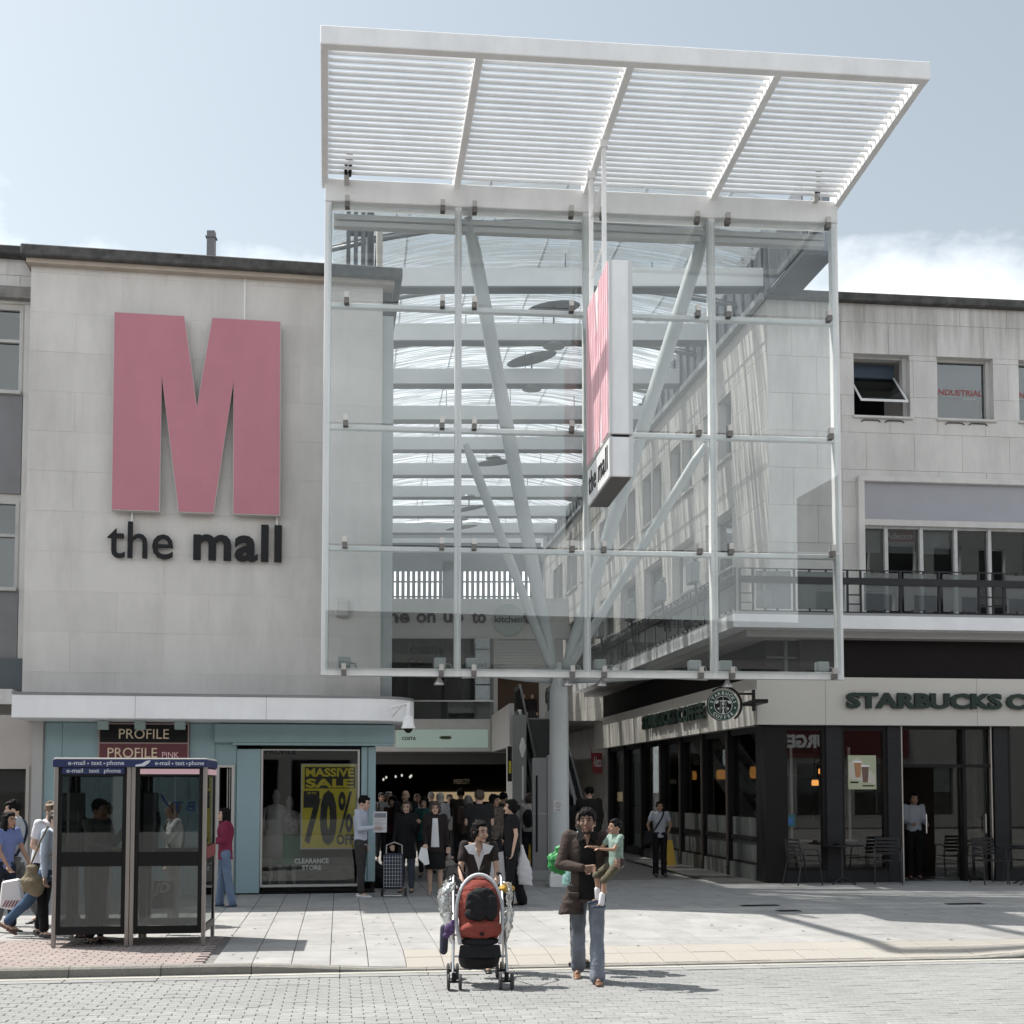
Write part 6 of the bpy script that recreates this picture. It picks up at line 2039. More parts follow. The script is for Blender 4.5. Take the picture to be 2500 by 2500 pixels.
def mannequin(lb_, u, v, hgt_, dress, skirt=None):
    a, _ = LB.hit(u, v, -.9); p = LB.P(a, .16, -.9)
    t = wthing('mannequin', lb_, 'mannequin', p, 'mannequins in the teal shop window')
    x, y = p.x, p.y; b = .16
    mb = MB()
    mb.loft([((x, y, b + .85 * hgt_ * .98), .06, .05), ((x, y, b + hgt_ * .87), .05, .05), ((x, y, b + hgt_ * .88), .06, .07), ((x, y, b + hgt_ * .94), .075, .09), ((x, y, b + hgt_), .03, .04)], 12)
    for sx in (-1, 1):
        mb.rcone((x + sx * .08, y, b + hgt_ * .45), .07, (x + sx * .09, y, b + .06), .035)
        mb.rcone((x + sx * .19, y, b + hgt_ * .8), .04, (x + sx * .27, y - .05, b + hgt_ * .5), .03)
    mb.build('figure', SKN, t, smooth=True)
    mb = MB(); mb.loft([((x, y, b + hgt_ * .3), .26, .2), ((x, y, b + hgt_ * .55), .18, .13), ((x, y, b + hgt_ * .62), .14, .1), ((x, y, b + hgt_ * .76), .18, .12), ((x, y, b + hgt_ * .83), .16, .1), ((x, y, b + hgt_ * .85), .06, .05)], 18); mb.build('dress', dress, t, smooth=True)
    if skirt:
        mb = MB(); mb.loft([((x, y, b + hgt_ * .25), .28, .22), ((x, y, b + hgt_ * .58), .19, .14)], 18); mb.build('skirt', skirt, t, smooth=True)
    return t


mannequin('mannequin in a long pale dress at the left of the shop window', 672, 2150, 1.72, mat('pale_dress', (.45, .44, .43), .8))
mannequin('mannequin in a patterned top and green skirt beside the pale dress', 706, 2150, 1.6, mat('patterned_top', (.36, .35, .34), .8, var=.5, vscale=30), mat('green_skirt', (.02, .20, .10), .8))

# ================================================================== BUILDINGS OPPOSITE (behind the viewer, seen only mirrored in the glass)
OP = Frame(0, -9.0, (1, 0), (0, 1))
ob = wthing('opposite_building', 'grey rendered shops across the street, seen only in the glass reflections', 'building', OP.P(0, 0, 0))
OG = mat('opposite_render', (.30, .295, .28), .8, var=.1, vscale=.5)
owin = []
for k in range(-9, 10):
    owin.append((k * 3.0 + .5, k * 3.0 + 2.3, 4.9, 7.0)); owin.append((k * 3.0 + .2, k * 3.0 + 2.7, .6, 3.1))
mb = MB(); quads_with_holes(mb, OP, -60, 60, 0, 8.8, -.4, 0, owin); mb.build('wall', OG, ob)
mb = MB(); mb.fbox(OP, -60, 60, 0, 8.7, -6, -.9); mb.build('rooms', DARK, ob)
for a, b, c, d in owin:
    mb = MB(); mb.fbox(OP, a, b, c, d, -.22, -.2); wo = mb.build('window', GLASS_U, ob)
    mb = MB(); mb.fbox(OP, a, a + .06, c, d, -.19, -.1); mb.fbox(OP, b - .06, b, c, d, -.19, -.1); mb.fbox(OP, (a + b) / 2 - .03, (a + b) / 2 + .03, c, d, -.19, -.1); mb.build('frame', mat('dull_frame', (.09, .09, .095), .5), wo)
mb = MB(); mb.fbox(OP, -60, 60, 8.8, 9.0, -6, .3); mb.build('coping', COPING, ob)
tb = wthing('opposite_tall_block', 'taller grey block across the street, mirrored in the first floor windows', 'building', (40, -10, 0))
TB = Frame(0, -9.4, (1, 0), (0, 1))
tw_ = [(22.0 + k * 2.6, 23.6 + k * 2.6, 9.6 + r * 3.0, 11.4 + r * 3.0) for k in range(14) for r in range(2)]
mb = MB(); quads_with_holes(mb, TB, 21, 60, 9.05, 16.2, -.4, 0, tw_); mb.build('wall', OG, tb)
mb = MB(); mb.fbox(TB, 21, 60, 9.05, 16.1, -6, -.9); mb.build('rooms', DARK, tb)
for a, b, c, d in tw_:
    mb = MB(); mb.fbox(TB, a, a + .06, c, d, -.25, -.1); mb.fbox(TB, a + .06, b - .06, d - .06, d, -.25, -.1); mb.fbox(TB, b - .06, b, c, d, -.25, -.1); mb.build('window_frame', WHITE, tb)
# its sign, whose mirror image shows in the coffee shop window
n_s = SB.n


def mirror_hit(u, v):
    a, z = SB.hit(u, v, -.084); P_ = SB.P(a, z, -.084); d = (P_ - CAMP).normalized(); r = d - 2 * d.dot(n_s) * n_s
    k = (OP.o.y - P_.y) / r.y; q = P_ + r * k
    return q.x, q.z


xa, zA = mirror_hit(1918, 1826); xb, zB = mirror_hit(2014, 1794)
wl = (xb - xa) / 4 * 1.0
osn = wthing('opposite_sign', 'red shop sign with white capitals across the street, seen mirrored', 'sign', OP.P((xa + xb) / 2, (zA + zB) / 2, .1))
full = abs(xb - xa) * 6.3 / 4
cL, cR = min(xa, xb), max(xa, xb)
mb = MB(); mb.fbox(OP, cL - 1.6, cR + 4.5, zA - .45, zB + .35, .0, .1); mb.build('board', mat('opposite_red', (.10, .008, .01), .5), osn)
# the frame faces the street (+y), so its reading direction runs towards -x
OPr = Frame(0, -9.0, (-1, 0), (0, 1))
mb = MB(); c_ = (cR - cL) / 4
text(mb, 'BURGER', OPr, -(cR + c_ * 1.05), -(cL - c_ * 1.0), zA, zB, .1, bold=.045, depth=.03)
text(mb, 'KING', OPr, -(cL - c_ * 1.4), -(cL - c_ * 5.0), zA, zB, .1, bold=.045, depth=.03); mb.build('lettering', WHITE, osn)

# ================================================================== PEOPLE
def fabric(name, col, var=.12, vscale=9, bump=.5, bscale=16, rough=.85):
    return mat(name, col, rough, var=var, vscale=vscale, bump=bump, bscale=bscale, spec=.2)


SK = {'light': mat('skin_light', (.50, .33, .25), .55, var=.04, vscale=12), 'tan': mat('skin_tan', (.34, .20, .135), .55, var=.04, vscale=12),
      'brown': mat('skin_brown', (.20, .115, .08), .55, var=.04, vscale=12), 'olive': mat('skin_olive', (.42, .27, .20), .55, var=.04, vscale=12)}
HR = {'black': mat('hair_black', (.006, .005, .005), .62, spec=.12, bump=.6, bscale=60, stretch=(1, 1, .25)), 'brown': mat('hair_brown', (.045, .028, .018), .5, bump=.6, bscale=60, stretch=(1, 1, .25)),
      'grey': mat('hair_grey', (.22, .20, .19), .6, bump=.6, bscale=60, stretch=(1, 1, .25)), 'fair': mat('hair_fair', (.14, .09, .055), .55, bump=.6, bscale=60, stretch=(1, 1, .25))}
EYEM = mat('eye_dark', (.02, .015, .012), .3)
LIP = mat('lip', (.28, .10, .09), .5)
TEETH = mat('teeth', (.6, .58, .55), .4)


def solid(mb, name, m, parent, voxel, iters=3, wrinkle=0.0, wfreq=9.0, seed=0, smooth=True):
    """fuse overlapping closed primitives into one continuous skin"""
    me = bpy.data.meshes.new('tmp')
    me.from_pydata([tuple(v) for v in mb.v], [], mb.f); me.update()
    bm = bmesh.new(); bm.from_mesh(me); bmesh.ops.recalc_face_normals(bm, faces=bm.faces); bm.to_mesh(me); bm.free()
    o = bpy.data.objects.new('tmp', me)
    r = o.modifiers.new('r', 'REMESH'); r.mode = 'VOXEL'; r.voxel_size = voxel; r.adaptivity = 0
    if iters:
        s_ = o.modifiers.new('s', 'SMOOTH'); s_.iterations = iters; s_.factor = .5
    dg = tmp_graph(o)
    me2 = bpy.data.meshes.new_from_object(o.evaluated_get(dg))
    bpy.data.objects.remove(o, do_unlink=True); bpy.data.meshes.remove(me)
    me2.name = name
    if wrinkle > 0:
        off = Vector((seed * 3.7, seed * 1.3, seed * 2.1))
        N_ = [v.normal.copy() for v in me2.vertices]
        for v, vn in zip(me2.vertices, N_):
            c = v.co
            q = Vector((c.x * wfreq * .8, c.y * wfreq * .8, c.z * wfreq * 1.5)) + off
            n1 = noise.noise(q) + .6 * abs(noise.noise(q * 2.3)) - .2
            v.co = c + vn * (n1 * wrinkle)
    me2.materials.clear(); me2.materials.append(m)
    me2.polygons.foreach_set('use_smooth', [smooth] * len(me2.polygons)); me2.update()
    ob_ = bpy.data.objects.new(name, me2)
    ob_.parent = parent
    return link(ob_)


def rotx(a): return Matrix.Rotation(a, 3, 'X')


def person(label, loc, H=1.72, face=0, skin='light', hair='brown', hstyle='short', top=None, sleeve='short', bottom=None,
           kind='trousers', shoe=None, armL=None, armR=None, legL=(0, 0), legR=(0, 0), lean=0, headyaw=0, headtilt=0, female=False,
           voxel=.013, coat=None, patch=None, seated=False, zoff=0.0, headscale=1.0, group=None, glasses=False, belly=0.0, flare=0.0,
           bag_strap=None, openneck=False, cat='person', detail=True, topmat2=None, coat_len=.42, feet=True):
    """front faces -y before the turn `face` (degrees, + = turns towards +x). arms: ((upper dir), (fore dir)); legs: (swing, knee) degrees"""
    t = thing('person', label, cat, (loc[0], loc[1], loc[2] if len(loc) > 2 else .1), radians(face), group)
    sc_ = H / 1.75
    hipz = .525 * H
    fsh = .9 if female else 1.0
    Lm = rotx(radians(lean))

    def T(p):                                # lean the trunk about the hips
        p = Vector(p); q = Vector((p.x, p.y, p.z - hipz)); q = Lm @ q
        return Vector((q.x, q.y, q.z + hipz))

    def R_(v): return v * sc_
    sh = {}
    sw = .178 * sc_ * fsh
    shz = .815 * H
    armL = armL or ((.12, 0, -1), (.05, -.12, -1)); armR = armR or ((-.12, 0, -1), (-.05, -.12, -1))
    ua, fa = .165 * H, .145 * H
    J = {}
    for s_, ar_ in ((1, armL), (-1, armR)):
        S = T((s_ * sw, 0, shz)); u = Vector(ar_[0]).normalized(); f = Vector(ar_[1]).normalized()
        E = S + u * ua; W = E + f * fa
        hd = Vector(ar_[2]).normalized() if len(ar_) > 2 else f
        J[s_] = (S, E, W, hd)
    LJ = {}
    minz = 9
    for s_, (sw_, kn) in ((1, legL), (-1, legR)):
        Hp = Vector((s_ * .085 * sc_ * (1.05 if female else 1), 0, hipz))
        a = radians(sw_); K = Hp + Vector((s_ * .01, -sin(a), -cos(a))) * (.245 * H)
        b = radians(sw_ - kn); A = K + Vector((s_ * .005, -sin(b), -cos(b))) * (.24 * H)
        fdir = Vector((s_ * .12, -cos(b * .6), sin(b * .55) if b < 0 else 0)).normalized()
        LJ[s_] = (Hp, K, A, b)
        toe = A + Vector((0, 0, -.04 * H)) + (rotx(-b * .5) @ Vector((0, -.09 * sc_, 0)))
        minz = min(minz, A.z - .04 * H, toe.z)
    dz = -minz + zoff if not seated else zoff
    t.location.z += dz
    hs_ = headscale * sc_
    # --- head frame
    hc = T((0, -.012 * sc_, .825 * H)) + Vector((0, 0, 0))
    neck = hc
    HM = rotx(radians(lean * .2 + headtilt)) @ Matrix.Rotation(radians(headyaw), 3, 'Z')
    HM = Matrix.Rotation(radians(headyaw), 3, 'Z') @ rotx(radians(headtilt + lean * .3))
    hcen = neck + HM @ Vector((0, -.012 * hs_, .112 * hs_ + .012 * H))

    def Hp_(x, y, z): return hcen + HM @ (Vector((x, y, z)) * hs_)
    mb = MB()
    mb.ell(Hp_(0, .006, .018), tuple(v * hs_ for v in (.076, .095, .095)), HM)
    mb.ell(Hp_(0, -.022, -.045), tuple(v * hs_ for v in (.058, .066, .068)), HM)
    mb.ell(Hp_(0, -.078, -.092), tuple(v * hs_ for v in (.022, .018, .018)), HM)      # chin
    mb.rcone(Hp_(0, -.088, .012), .009 * hs_, Hp_(0, -.106, -.026), .0145 * hs_, 8)      # nose
    for s_ in (-1, 1):
        mb.ell(Hp_(s_ * .076, .008, -.008), tuple(v * hs_ for v in (.012, .02, .031)), HM, 8, 6)
        mb.ell(Hp_(s_ * .04, -.066, -.03), tuple(v * hs_ for v in (.024, .02, .024)), HM, 8, 6)
    mb.rcone(Hp_(0, .012, -.06), .052 * hs_ * (.9 if female else 1), T((0, .01, .80 * H)), .056 * sc_ * (.9 if female else 1), 12)
    # trunk core
    mb.loft([(T((0, 0, .50 * H)), .10 * sc_, .075 * sc_), (T((0, 0, .64 * H)), .10 * sc_, .075 * sc_), (T((0, 0, .74 * H)), .13 * sc_ * fsh, .08 * sc_), (T((0, .0, .80 * H)), .12 * sc_ * fsh, .06 * sc_), (T((0, .005, .83 * H)), .05 * sc_, .05 * sc_)], 14)
    for s_ in (-1, 1):
        S, E, W, hd = J[s_]
        mb.rcone(T((s_ * .06 * sc_, 0, .80 * H)), .05 * sc_, S, .048 * sc_ * fsh, 10)
        mb.rcone(S, .047 * sc_ * fsh, E, .037 * sc_ * fsh, 10)
        mb.rcone(E, .037 * sc_ * fsh, W, .0255 * sc_ * fsh, 10)
        # hand: palm, four fingers bent at the knuckle, thumb at the side
        side = hd.cross(Vector((0, -1, 0)))
        if side.length < .2: side = Vector((1, 0, 0))
        side.normalize(); pn_ = side.cross(hd).normalized()
        if pn_.y > 0 and abs(pn_.y) > .3: pn_ = -pn_
        hsz = H / 1.75 * (1 if headscale == 1 else .92)
        Pm = W + hd * .05 * hsz
        for q in (-1, 0, 1): mb.rcone(W + side * q * .010 * hsz, .017 * hsz, W + hd * .082 * hsz + side * q * .023 * hsz, .0145 * hsz, 8)
        for q, L in ((-1.5, .062), (-.5, .074), (.5, .07), (1.5, .054)):
            b0 = W + hd * .088 * hsz + side * q * .0205 * hsz
            m1 = b0 + (hd * .8 + pn_ * .35 + side * q * .06).normalized() * L * .55 * hsz
            m2 = m1 + (hd * .45 + pn_ * .8).normalized() * L * .5 * hsz
            mb.rcone(b0, .0098 * hsz, m1, .0092 * hsz, 7); mb.rcone(m1, .0092 * hsz, m2, .008 * hsz, 7)
        th0 = W + hd * .028 * hsz - side * s_ * .020 * hsz
        th1 = th0 + (hd * .6 - side * s_ * .75 + pn_ * .3).normalized() * .045 * hsz
        mb.rcone(th0, .014 * hsz, th1, .011 * hsz, 7); mb.rcone(th1, .011 * hsz, th1 + (hd * .9 + pn_ * .3).normalized() * .032 * hsz, .009 * hsz, 7)
    for s_ in (-1, 1):
        Hp, K, A, b = LJ[s_]
        g = .9 if kind == 'trousers' else 1.0
        mb.rcone(Hp, .075 * sc_ * g, K, .052 * sc_ * g, 10); mb.rcone(K + Vector((0, 0, 0)), .05 * sc_ * g, K.lerp(A, .35) + Vector((0, .012, 0)), .05 * sc_ * g, 10)
        mb.rcone(K.lerp(A, .35) + Vector((0, .012, 0)), .05 * sc_ * g, A, .034 * sc_ * g, 10)
        ft = rotx(-b * .5) if feet else rotx(0)
        mb.rcone(A + Vector((0, .01, -.015)), .032 * sc_, A + Vector((s_ * .01, 0, -.022 * H)) + ft @ Vector((0, -.09 * sc_, 0)), .022 * sc_, 8)
    body = solid(mb, 'body', SK[skin], t, voxel if voxel < .012 else .0115, 2 if voxel < .01 else 1)
    # --- face marks
    if detail:
        for s_ in (-1, 1):
            mb = MB(); mb.ell(Hp_(s_ * .031, -.083, .012), tuple(v * hs_ for v in (.0135, .008, .0065)), HM, 8, 5); mb.build('eye', EYEM, t)
            mb = MB(); mb.tube([Hp_(s_ * .016, -.090, .030), Hp_(s_ * .034, -.087, .035), Hp_(s_ * .052, -.074, .030)], .0042 * hs_, 5); mb.build('eyebrow', HR['black'] if hair != 'grey' else HR['grey'], t)
        mb = MB(); mb.tube([Hp_(-.024, -.081, -.058), Hp_(0, -.090, -.061), Hp_(.024, -.081, -.058)], .0062 * hs_, 6); mb.build('mouth', LIP, t)
        if glasses:
            mb = MB()
            for s_ in (-1, 1):
                c = Hp_(s_ * .032, -.096, .010)
                mb.tube([c + HM @ (Vector((cos(k * pi / 4) * .023, 0, sin(k * pi / 4) * .018)) * hs_) for k in range(8)], .0025 * hs_, 4, closed=True)
                mb.tube([Hp_(s_ * .056, -.09, .014), Hp_(s_ * .076, .0, .012)], .0025 * hs_, 4)
            mb.build('glasses', EYEM, t)
    # --- hair
    hm = HR[hair]
    mb = MB()
    if hstyle in ('short', 'long', 'tied', 'bob', 'curly', 'fringe', 'bald'):
        if hstyle != 'bald':
            k_ = 1.12 if hstyle == 'curly' else 1.0
            mb.ell(Hp_(0, .024, .036), tuple(v * hs_ * k_ for v in (.086, .092, .094)), HM)
            mb.ell(Hp_(0, -.034, .088), tuple(v * hs_ * k_ for v in (.064, .054, .034)), HM)
            for s_ in (-1, 1): mb.ell(Hp_(s_ * .07, -.005, .03), tuple(v * hs_ * k_ for v in (.018, .04, .045)), HM)
        else:
            mb.ell(Hp_(0, .05, .0), tuple(v * hs_ for v in (.08, .062, .05)), HM)
            for s_ in (-1, 1): mb.ell(Hp_(s_ * .07, .01, .01), tuple(v * hs_ for v in (.014, .04, .032)), HM)
        if hstyle == 'fringe':
            for k in range(9):
                a_ = -.062 + k * .0155
                mb.rcone(Hp_(a_ * .5, .0, .118), .018 * hs_, Hp_(a_ * 1.12, -.082 + abs(a_) * .35, .058 + .010 * ((k * 5) % 3)), .011 * hs_, 7)
            for k in range(10):
                a_ = k * 2 * pi / 10; mb.rcone(Hp_(0, .02, .105), .02 * hs_, Hp_(.088 * cos(a_), .03 + .085 * sin(a_), .035), .012 * hs_, 7)
        if hstyle == 'tied' and female:
            mb.ell(Hp_(0, .05, -.03), tuple(v * hs_ for v in (.082, .066, .085)), HM)
            for s_ in (-1, 1): mb.ell(Hp_(s_ * .076, -.012, .0), tuple(v * hs_ for v in (.02, .045, .055)), HM)
        if hstyle in ('short', 'tied', 'fringe', 'curly') :
            rr_ = random.Random(len(label) * 7)
            for k in range(16):
                a_ = rr_.uniform(0, 2 * pi); b_ = rr_.uniform(.35, 1.25)
                q = (.082 * sin(b_) * cos(a_), .02 + .088 * sin(b_) * sin(a_), .04 + .09 * cos(b_))
                if q[1] < -.03 and q[2] < .085: continue
                mb.ell(Hp_(*q), tuple(v * hs_ for v in (.020, .024, .017)), HM, 7, 5)
        if hstyle == 'long':
            mb.ell(Hp_(0, .045, -.07), tuple(v * hs_ for v in (.092, .062, .16)), HM)
            for s_ in (-1, 1): mb.ell(Hp_(s_ * .074, .0, -.06), tuple(v * hs_ for v in (.026, .045, .13)), HM)
        if hstyle in ('bob', 'curly'):
            mb.ell(Hp_(0, .04, -.03), tuple(v * hs_ for v in (.098, .07, .09)), HM)
            for s_ in (-1, 1): mb.ell(Hp_(s_ * .08, .0, -.02), tuple(v * hs_ for v in (.03, .05, .07)), HM)
        if hstyle == 'tied':
            mb.ell(Hp_(0, .05, .0), tuple(v * hs_ for v in (.078, .07, .07)), HM)
            mb.ell(Hp_(0, .125, -.005), tuple(v * hs_ for v in (.04, .04, .045)), HM)
        solid(mb, 'hair', hm, t, max(.010, voxel * .95), 1, wrinkle=.010 if hstyle != 'curly' else .014, wfreq=30, seed=len(label))
    if hstyle == 'scarf':
        mb.ell(Hp_(0, .018, .03), tuple(v * hs_ for v in (.09, .1, .1)), HM); mb.ell(Hp_(0, .03, -.08), tuple(v * hs_ for v in (.085, .09, .09)), HM)
        solid(mb, 'head_scarf', fabric('scarf_white', (.5, .48, .45)), t, voxel, 1, wrinkle=.004)
    # --- top garment
    tp = top or fabric('plain_top', (.1, .1, .1))
    w1 = (.150 if female else .160) * sc_ + belly * .5; w2 = (.132 if female else .152) * sc_ + belly; w3 = (.160 if female else .182) * sc_
    d1, d2, d3 = .112 * sc_ + belly, .100 * sc_ + belly, .118 * sc_ + (.012 if female else 0)
    rings = [(.495, w1 * 1.02, d1), (.54, w1 * 1.03, d1), (.60, w2, d2), (.66, (w2 + w3) / 2 * .98, (d2 + d3) / 2), (.72, w3, d3), (.765, w3 * 1.02, d3 * .97), (.80, w3 * .93, d3 * .82), (.828, w3 * .55, d3 * .62), (.842, .062 * sc_, .062 * sc_)]
    if openneck: rings = rings[:-2] + [(.812, w3 * .72, d3 * .7)]
    if coat: rings = [(coat_len, w1 * 1.16, d1 * 1.2), (.46, w1 * 1.12, d1 * 1.15)] + [(z, a * 1.07, b * 1.1) for z, a, b in rings]

    def ring_at(z):
        for (z0, a0, b0), (z1, a1, b1) in zip(rings, rings[1:]):
            if z0 <= z <= z1:
                q = (z - z0) / (z1 - z0); return a0 + (a1 - a0) * q, b0 + (b1 - b0) * q
        return rings[0][1:] if z < rings[0][0] else rings[-1][1:]
    mb = MB()
    mb.loft([(T((0, .004 * sc_, z * H)), a, b, Lm) for z, a, b in rings], 24)
    r0 = (.060 if not coat else .068) * sc_ * fsh
    for s_ in (-1, 1):
        S, E, W, hd = J[s_]
        mb.rcone(T((s_ * .09 * sc_, 0, .79 * H)), r0 * 1.05, S, r0, 12)
        if sleeve == 'short':
            mb.rcone(S, r0, S.lerp(E, .55), r0 * .95, 12)
        elif sleeve == 'long':
            mb.rcone(S, r0, E, r0 * .86, 12); mb.rcone(E, r0 * .86, W - (W - E) * .03, r0 * .66, 12)
    solid(mb, 'jacket' if coat else 'top', tp, t, voxel, 2, wrinkle=.009 * sc_ if voxel < .01 else .007 * sc_, wfreq=9 if voxel < .01 else 8, seed=len(label) + 1)
    # --- front patches (open jackets, v necks)

    def patch_fn(name, poly_fn, z0, z1, m, eps=.012, N=16):
        mb = MB(); vs = []; M_ = 6
        for i in range(N + 1):
            z = z0 + (z1 - z0) * i / N
            xa, xb = poly_fn((z - z0) / (z1 - z0))
            a, b = ring_at(z)
            for j in range(M_ + 1):
                x = (xa + (xb - xa) * j / M_) * sc_
                y = -b * sqrt(max(.02, 1 - min(.98, (x / a) ** 2))) + .004 * sc_ - eps
                vs.append(T((x, y, z * H)))
        n0 = len(vs)
        vs += [v + Vector((0, .02, 0)) for v in vs]
        fs = []
        for i in range(N):
            for j in range(M_):
                q = i * (M_ + 1) + j
                fs.append((q, q + 1, q + M_ + 2, q + M_ + 1)); fs.append((n0 + q, n0 + q + M_ + 1, n0 + q + M_ + 2, n0 + q + 1))
        for i in range(N):
            q = i * (M_ + 1); fs.append((q, q + M_ + 1, n0 + q + M_ + 1, n0 + q)); q += M_; fs.append((q, n0 + q, n0 + q + M_ + 1, q + M_ + 1))
        mb.add(vs, fs); mb.build(name, m, t, smooth=True)
    if patch:
        for pt in patch: patch_fn(*pt)
    # --- bottom
    bt = bottom or fabric('plain_trousers', (.03, .03, .035))
    mb = MB()
    if kind == 'skirt':
        mb.loft([(Vector((0, 0, .27 * H)), .20 * sc_, .16 * sc_), (Vector((0, 0, .36 * H)), .19 * sc_, .155 * sc_), (Vector((0, 0, .48 * H)), .165 * sc_, .125 * sc_), (Vector((0, 0, .57 * H)), .13 * sc_, .10 * sc_)], 20)
        solid(mb, 'skirt', bt, t, voxel, 2, wrinkle=.009 * sc_, wfreq=7, seed=3)
    else:
        mb.loft([(Vector((0, .0, .47 * H)), .14 * sc_, .10 * sc_), (Vector((0, 0, .53 * H)), .155 * sc_, .112 * sc_), (T((0, 0, .575 * H)), .145 * sc_, .10 * sc_)], 18)
        for s_ in (-1, 1):
            Hp, K, A, b = LJ[s_]
            mb.rcone(Hp, .094 * sc_, K, .071 * sc_, 12)
            if kind == 'shorts': continue
            mb.rcone(K, .070 * sc_, K.lerp(A, .9), (.058 + flare) * sc_, 12)
            if flare: mb.rcone(K.lerp(A, .8), (.056 + flare) * sc_, K.lerp(A, 1.0), (.062 + flare) * sc_, 12)
        solid(mb, kind, bt, t, voxel, 2, wrinkle=.008 * sc_, wfreq=9, seed=5)
    # --- shoes
    sm = shoe or mat('shoe_black', (.02, .018, .018), .4)
    for s_ in (-1, 1):
        Hp, K, A, b = LJ[s_]
        ft = rotx(-b * .5)
        mb = MB(); k = sc_ * (1.15 if headscale > 1 else 1)
        c = A + Vector((0, 0, -.025 * H + .0))
        for yy, rw, rh, zz in ((.045, .030, .034, -.005), (.0, .036, .036, -.002), (-.06, .040, .028, -.012), (-.115, .044, .022, -.018), (-.155, .036, .018, -.02)):
            mb.ell(c + ft @ (Vector((s_ * .012 * (yy < -.03), yy, zz)) * k), (rw * k, .045 * k, rh * k), ft, 10, 7)
        solid(mb, 'shoe', sm, t, .010, 1)
    if bag_strap:
        mb = MB()
        for p in ([T((bag_strap[0] * .11, 0 + y_, z * H)) for y_, z in ()]): pass
        s_ = bag_strap[0]
        pts = []
        for i in range(15):
            q = i / 14; z = .825 - .27 * q; x = s_ * (.09 - .26 * q) ; a, b = ring_at(z); x = x * sc_
            y = -b * sqrt(max(.03, 1 - min(.97, (x / a) ** 2))) - .014
            pts.append(T((x, y, z * H)))
        for i in range(15):
            q = 1 - i / 14; z = .825 - .27 * q; x = s_ * (.09 - .26 * q) * sc_; a, b = ring_at(z)
            y = b * sqrt(max(.03, 1 - min(.97, (x / a) ** 2))) + .016
            pts.append(T((x, y, z * H)))
        mb.tube(pts, .02 * sc_, 5, closed=True); mb.build('strap', bag_strap[1], t)
    WJ = {}
    rm = Matrix.Rotation(radians(face), 3, 'Z')
    for s_ in (-1, 1): WJ[s_] = t.location + rm @ J[s_][2]
    t['_'] = 0; del t['_']
    return t, WJ


def by(u, v_feet, z=.1):
    x, y = ground(u, v_feet, z)
    return (x, y, z)


def atd(u, y, z=.1): return ((u - 1250) / FPX * y, y, z)


F = fabric
# ---- woman with the pushchair
wpos = atd(1168, 12.95, .0)
w1_, WJ = person('smiling woman in dark tee over white collar pushing the red pushchair', wpos, 1.62, face=4, skin='olive', hair='black', hstyle='tied', female=True,
                 top=F('dark_brown_tee', (.035, .028, .028)), sleeve='short', bottom=F('dark_jeans_w', (.03, .035, .05)), voxel=.008, lean=8, headyaw=38, headtilt=4, openneck=True,
                 armL=((.16, -.30, -1), (-.10, -.75, -.75), (0, -.9, -.4)), armR=((-.16, -.30, -1), (.10, -.75, -.75), (0, -.9, -.4)), legL=(8, 4), legR=(-8, 10),
                 patch=[('blouse', lambda q: (-.005 - .085 * q ** 1.2, .005 + .085 * q ** 1.2), .665, .815, F('white_blouse', (.62, .62, .64), var=.05)),
                        ('neckline', lambda q: (-.0 - .045 * q, .0 + .045 * q), .745, .825, SK['olive'], .016)])
for sx in (-1, 1):
    mb = MB(); k_ = .93
    P_ = [(sx * .035, -.118, 1.365), (sx * .15, -.095, 1.325), (sx * .105, -.125, 1.255), (sx * .045, -.135, 1.24)]
    L8 = rotx(radians(8))
    f_ = lambda p: (lambda q: Vector((q.x, q.y, q.z + .525 * 1.62)))(L8 @ Vector((p[0], p[1], p[2] - .525 * 1.62)))
    P_ = [f_(p) for p in P_]
    mb.hexa([p + Vector((0, -.012, 0)) for p in P_] + [p + Vector((0, .012, 0)) for p in P_]); mb.build('collar', F('white_blouse', (.62, .62, .64)), w1_)
mb = MB(); mb.rcone((0, .0, 0), .001, (0, 0, .001), .001) if False else None
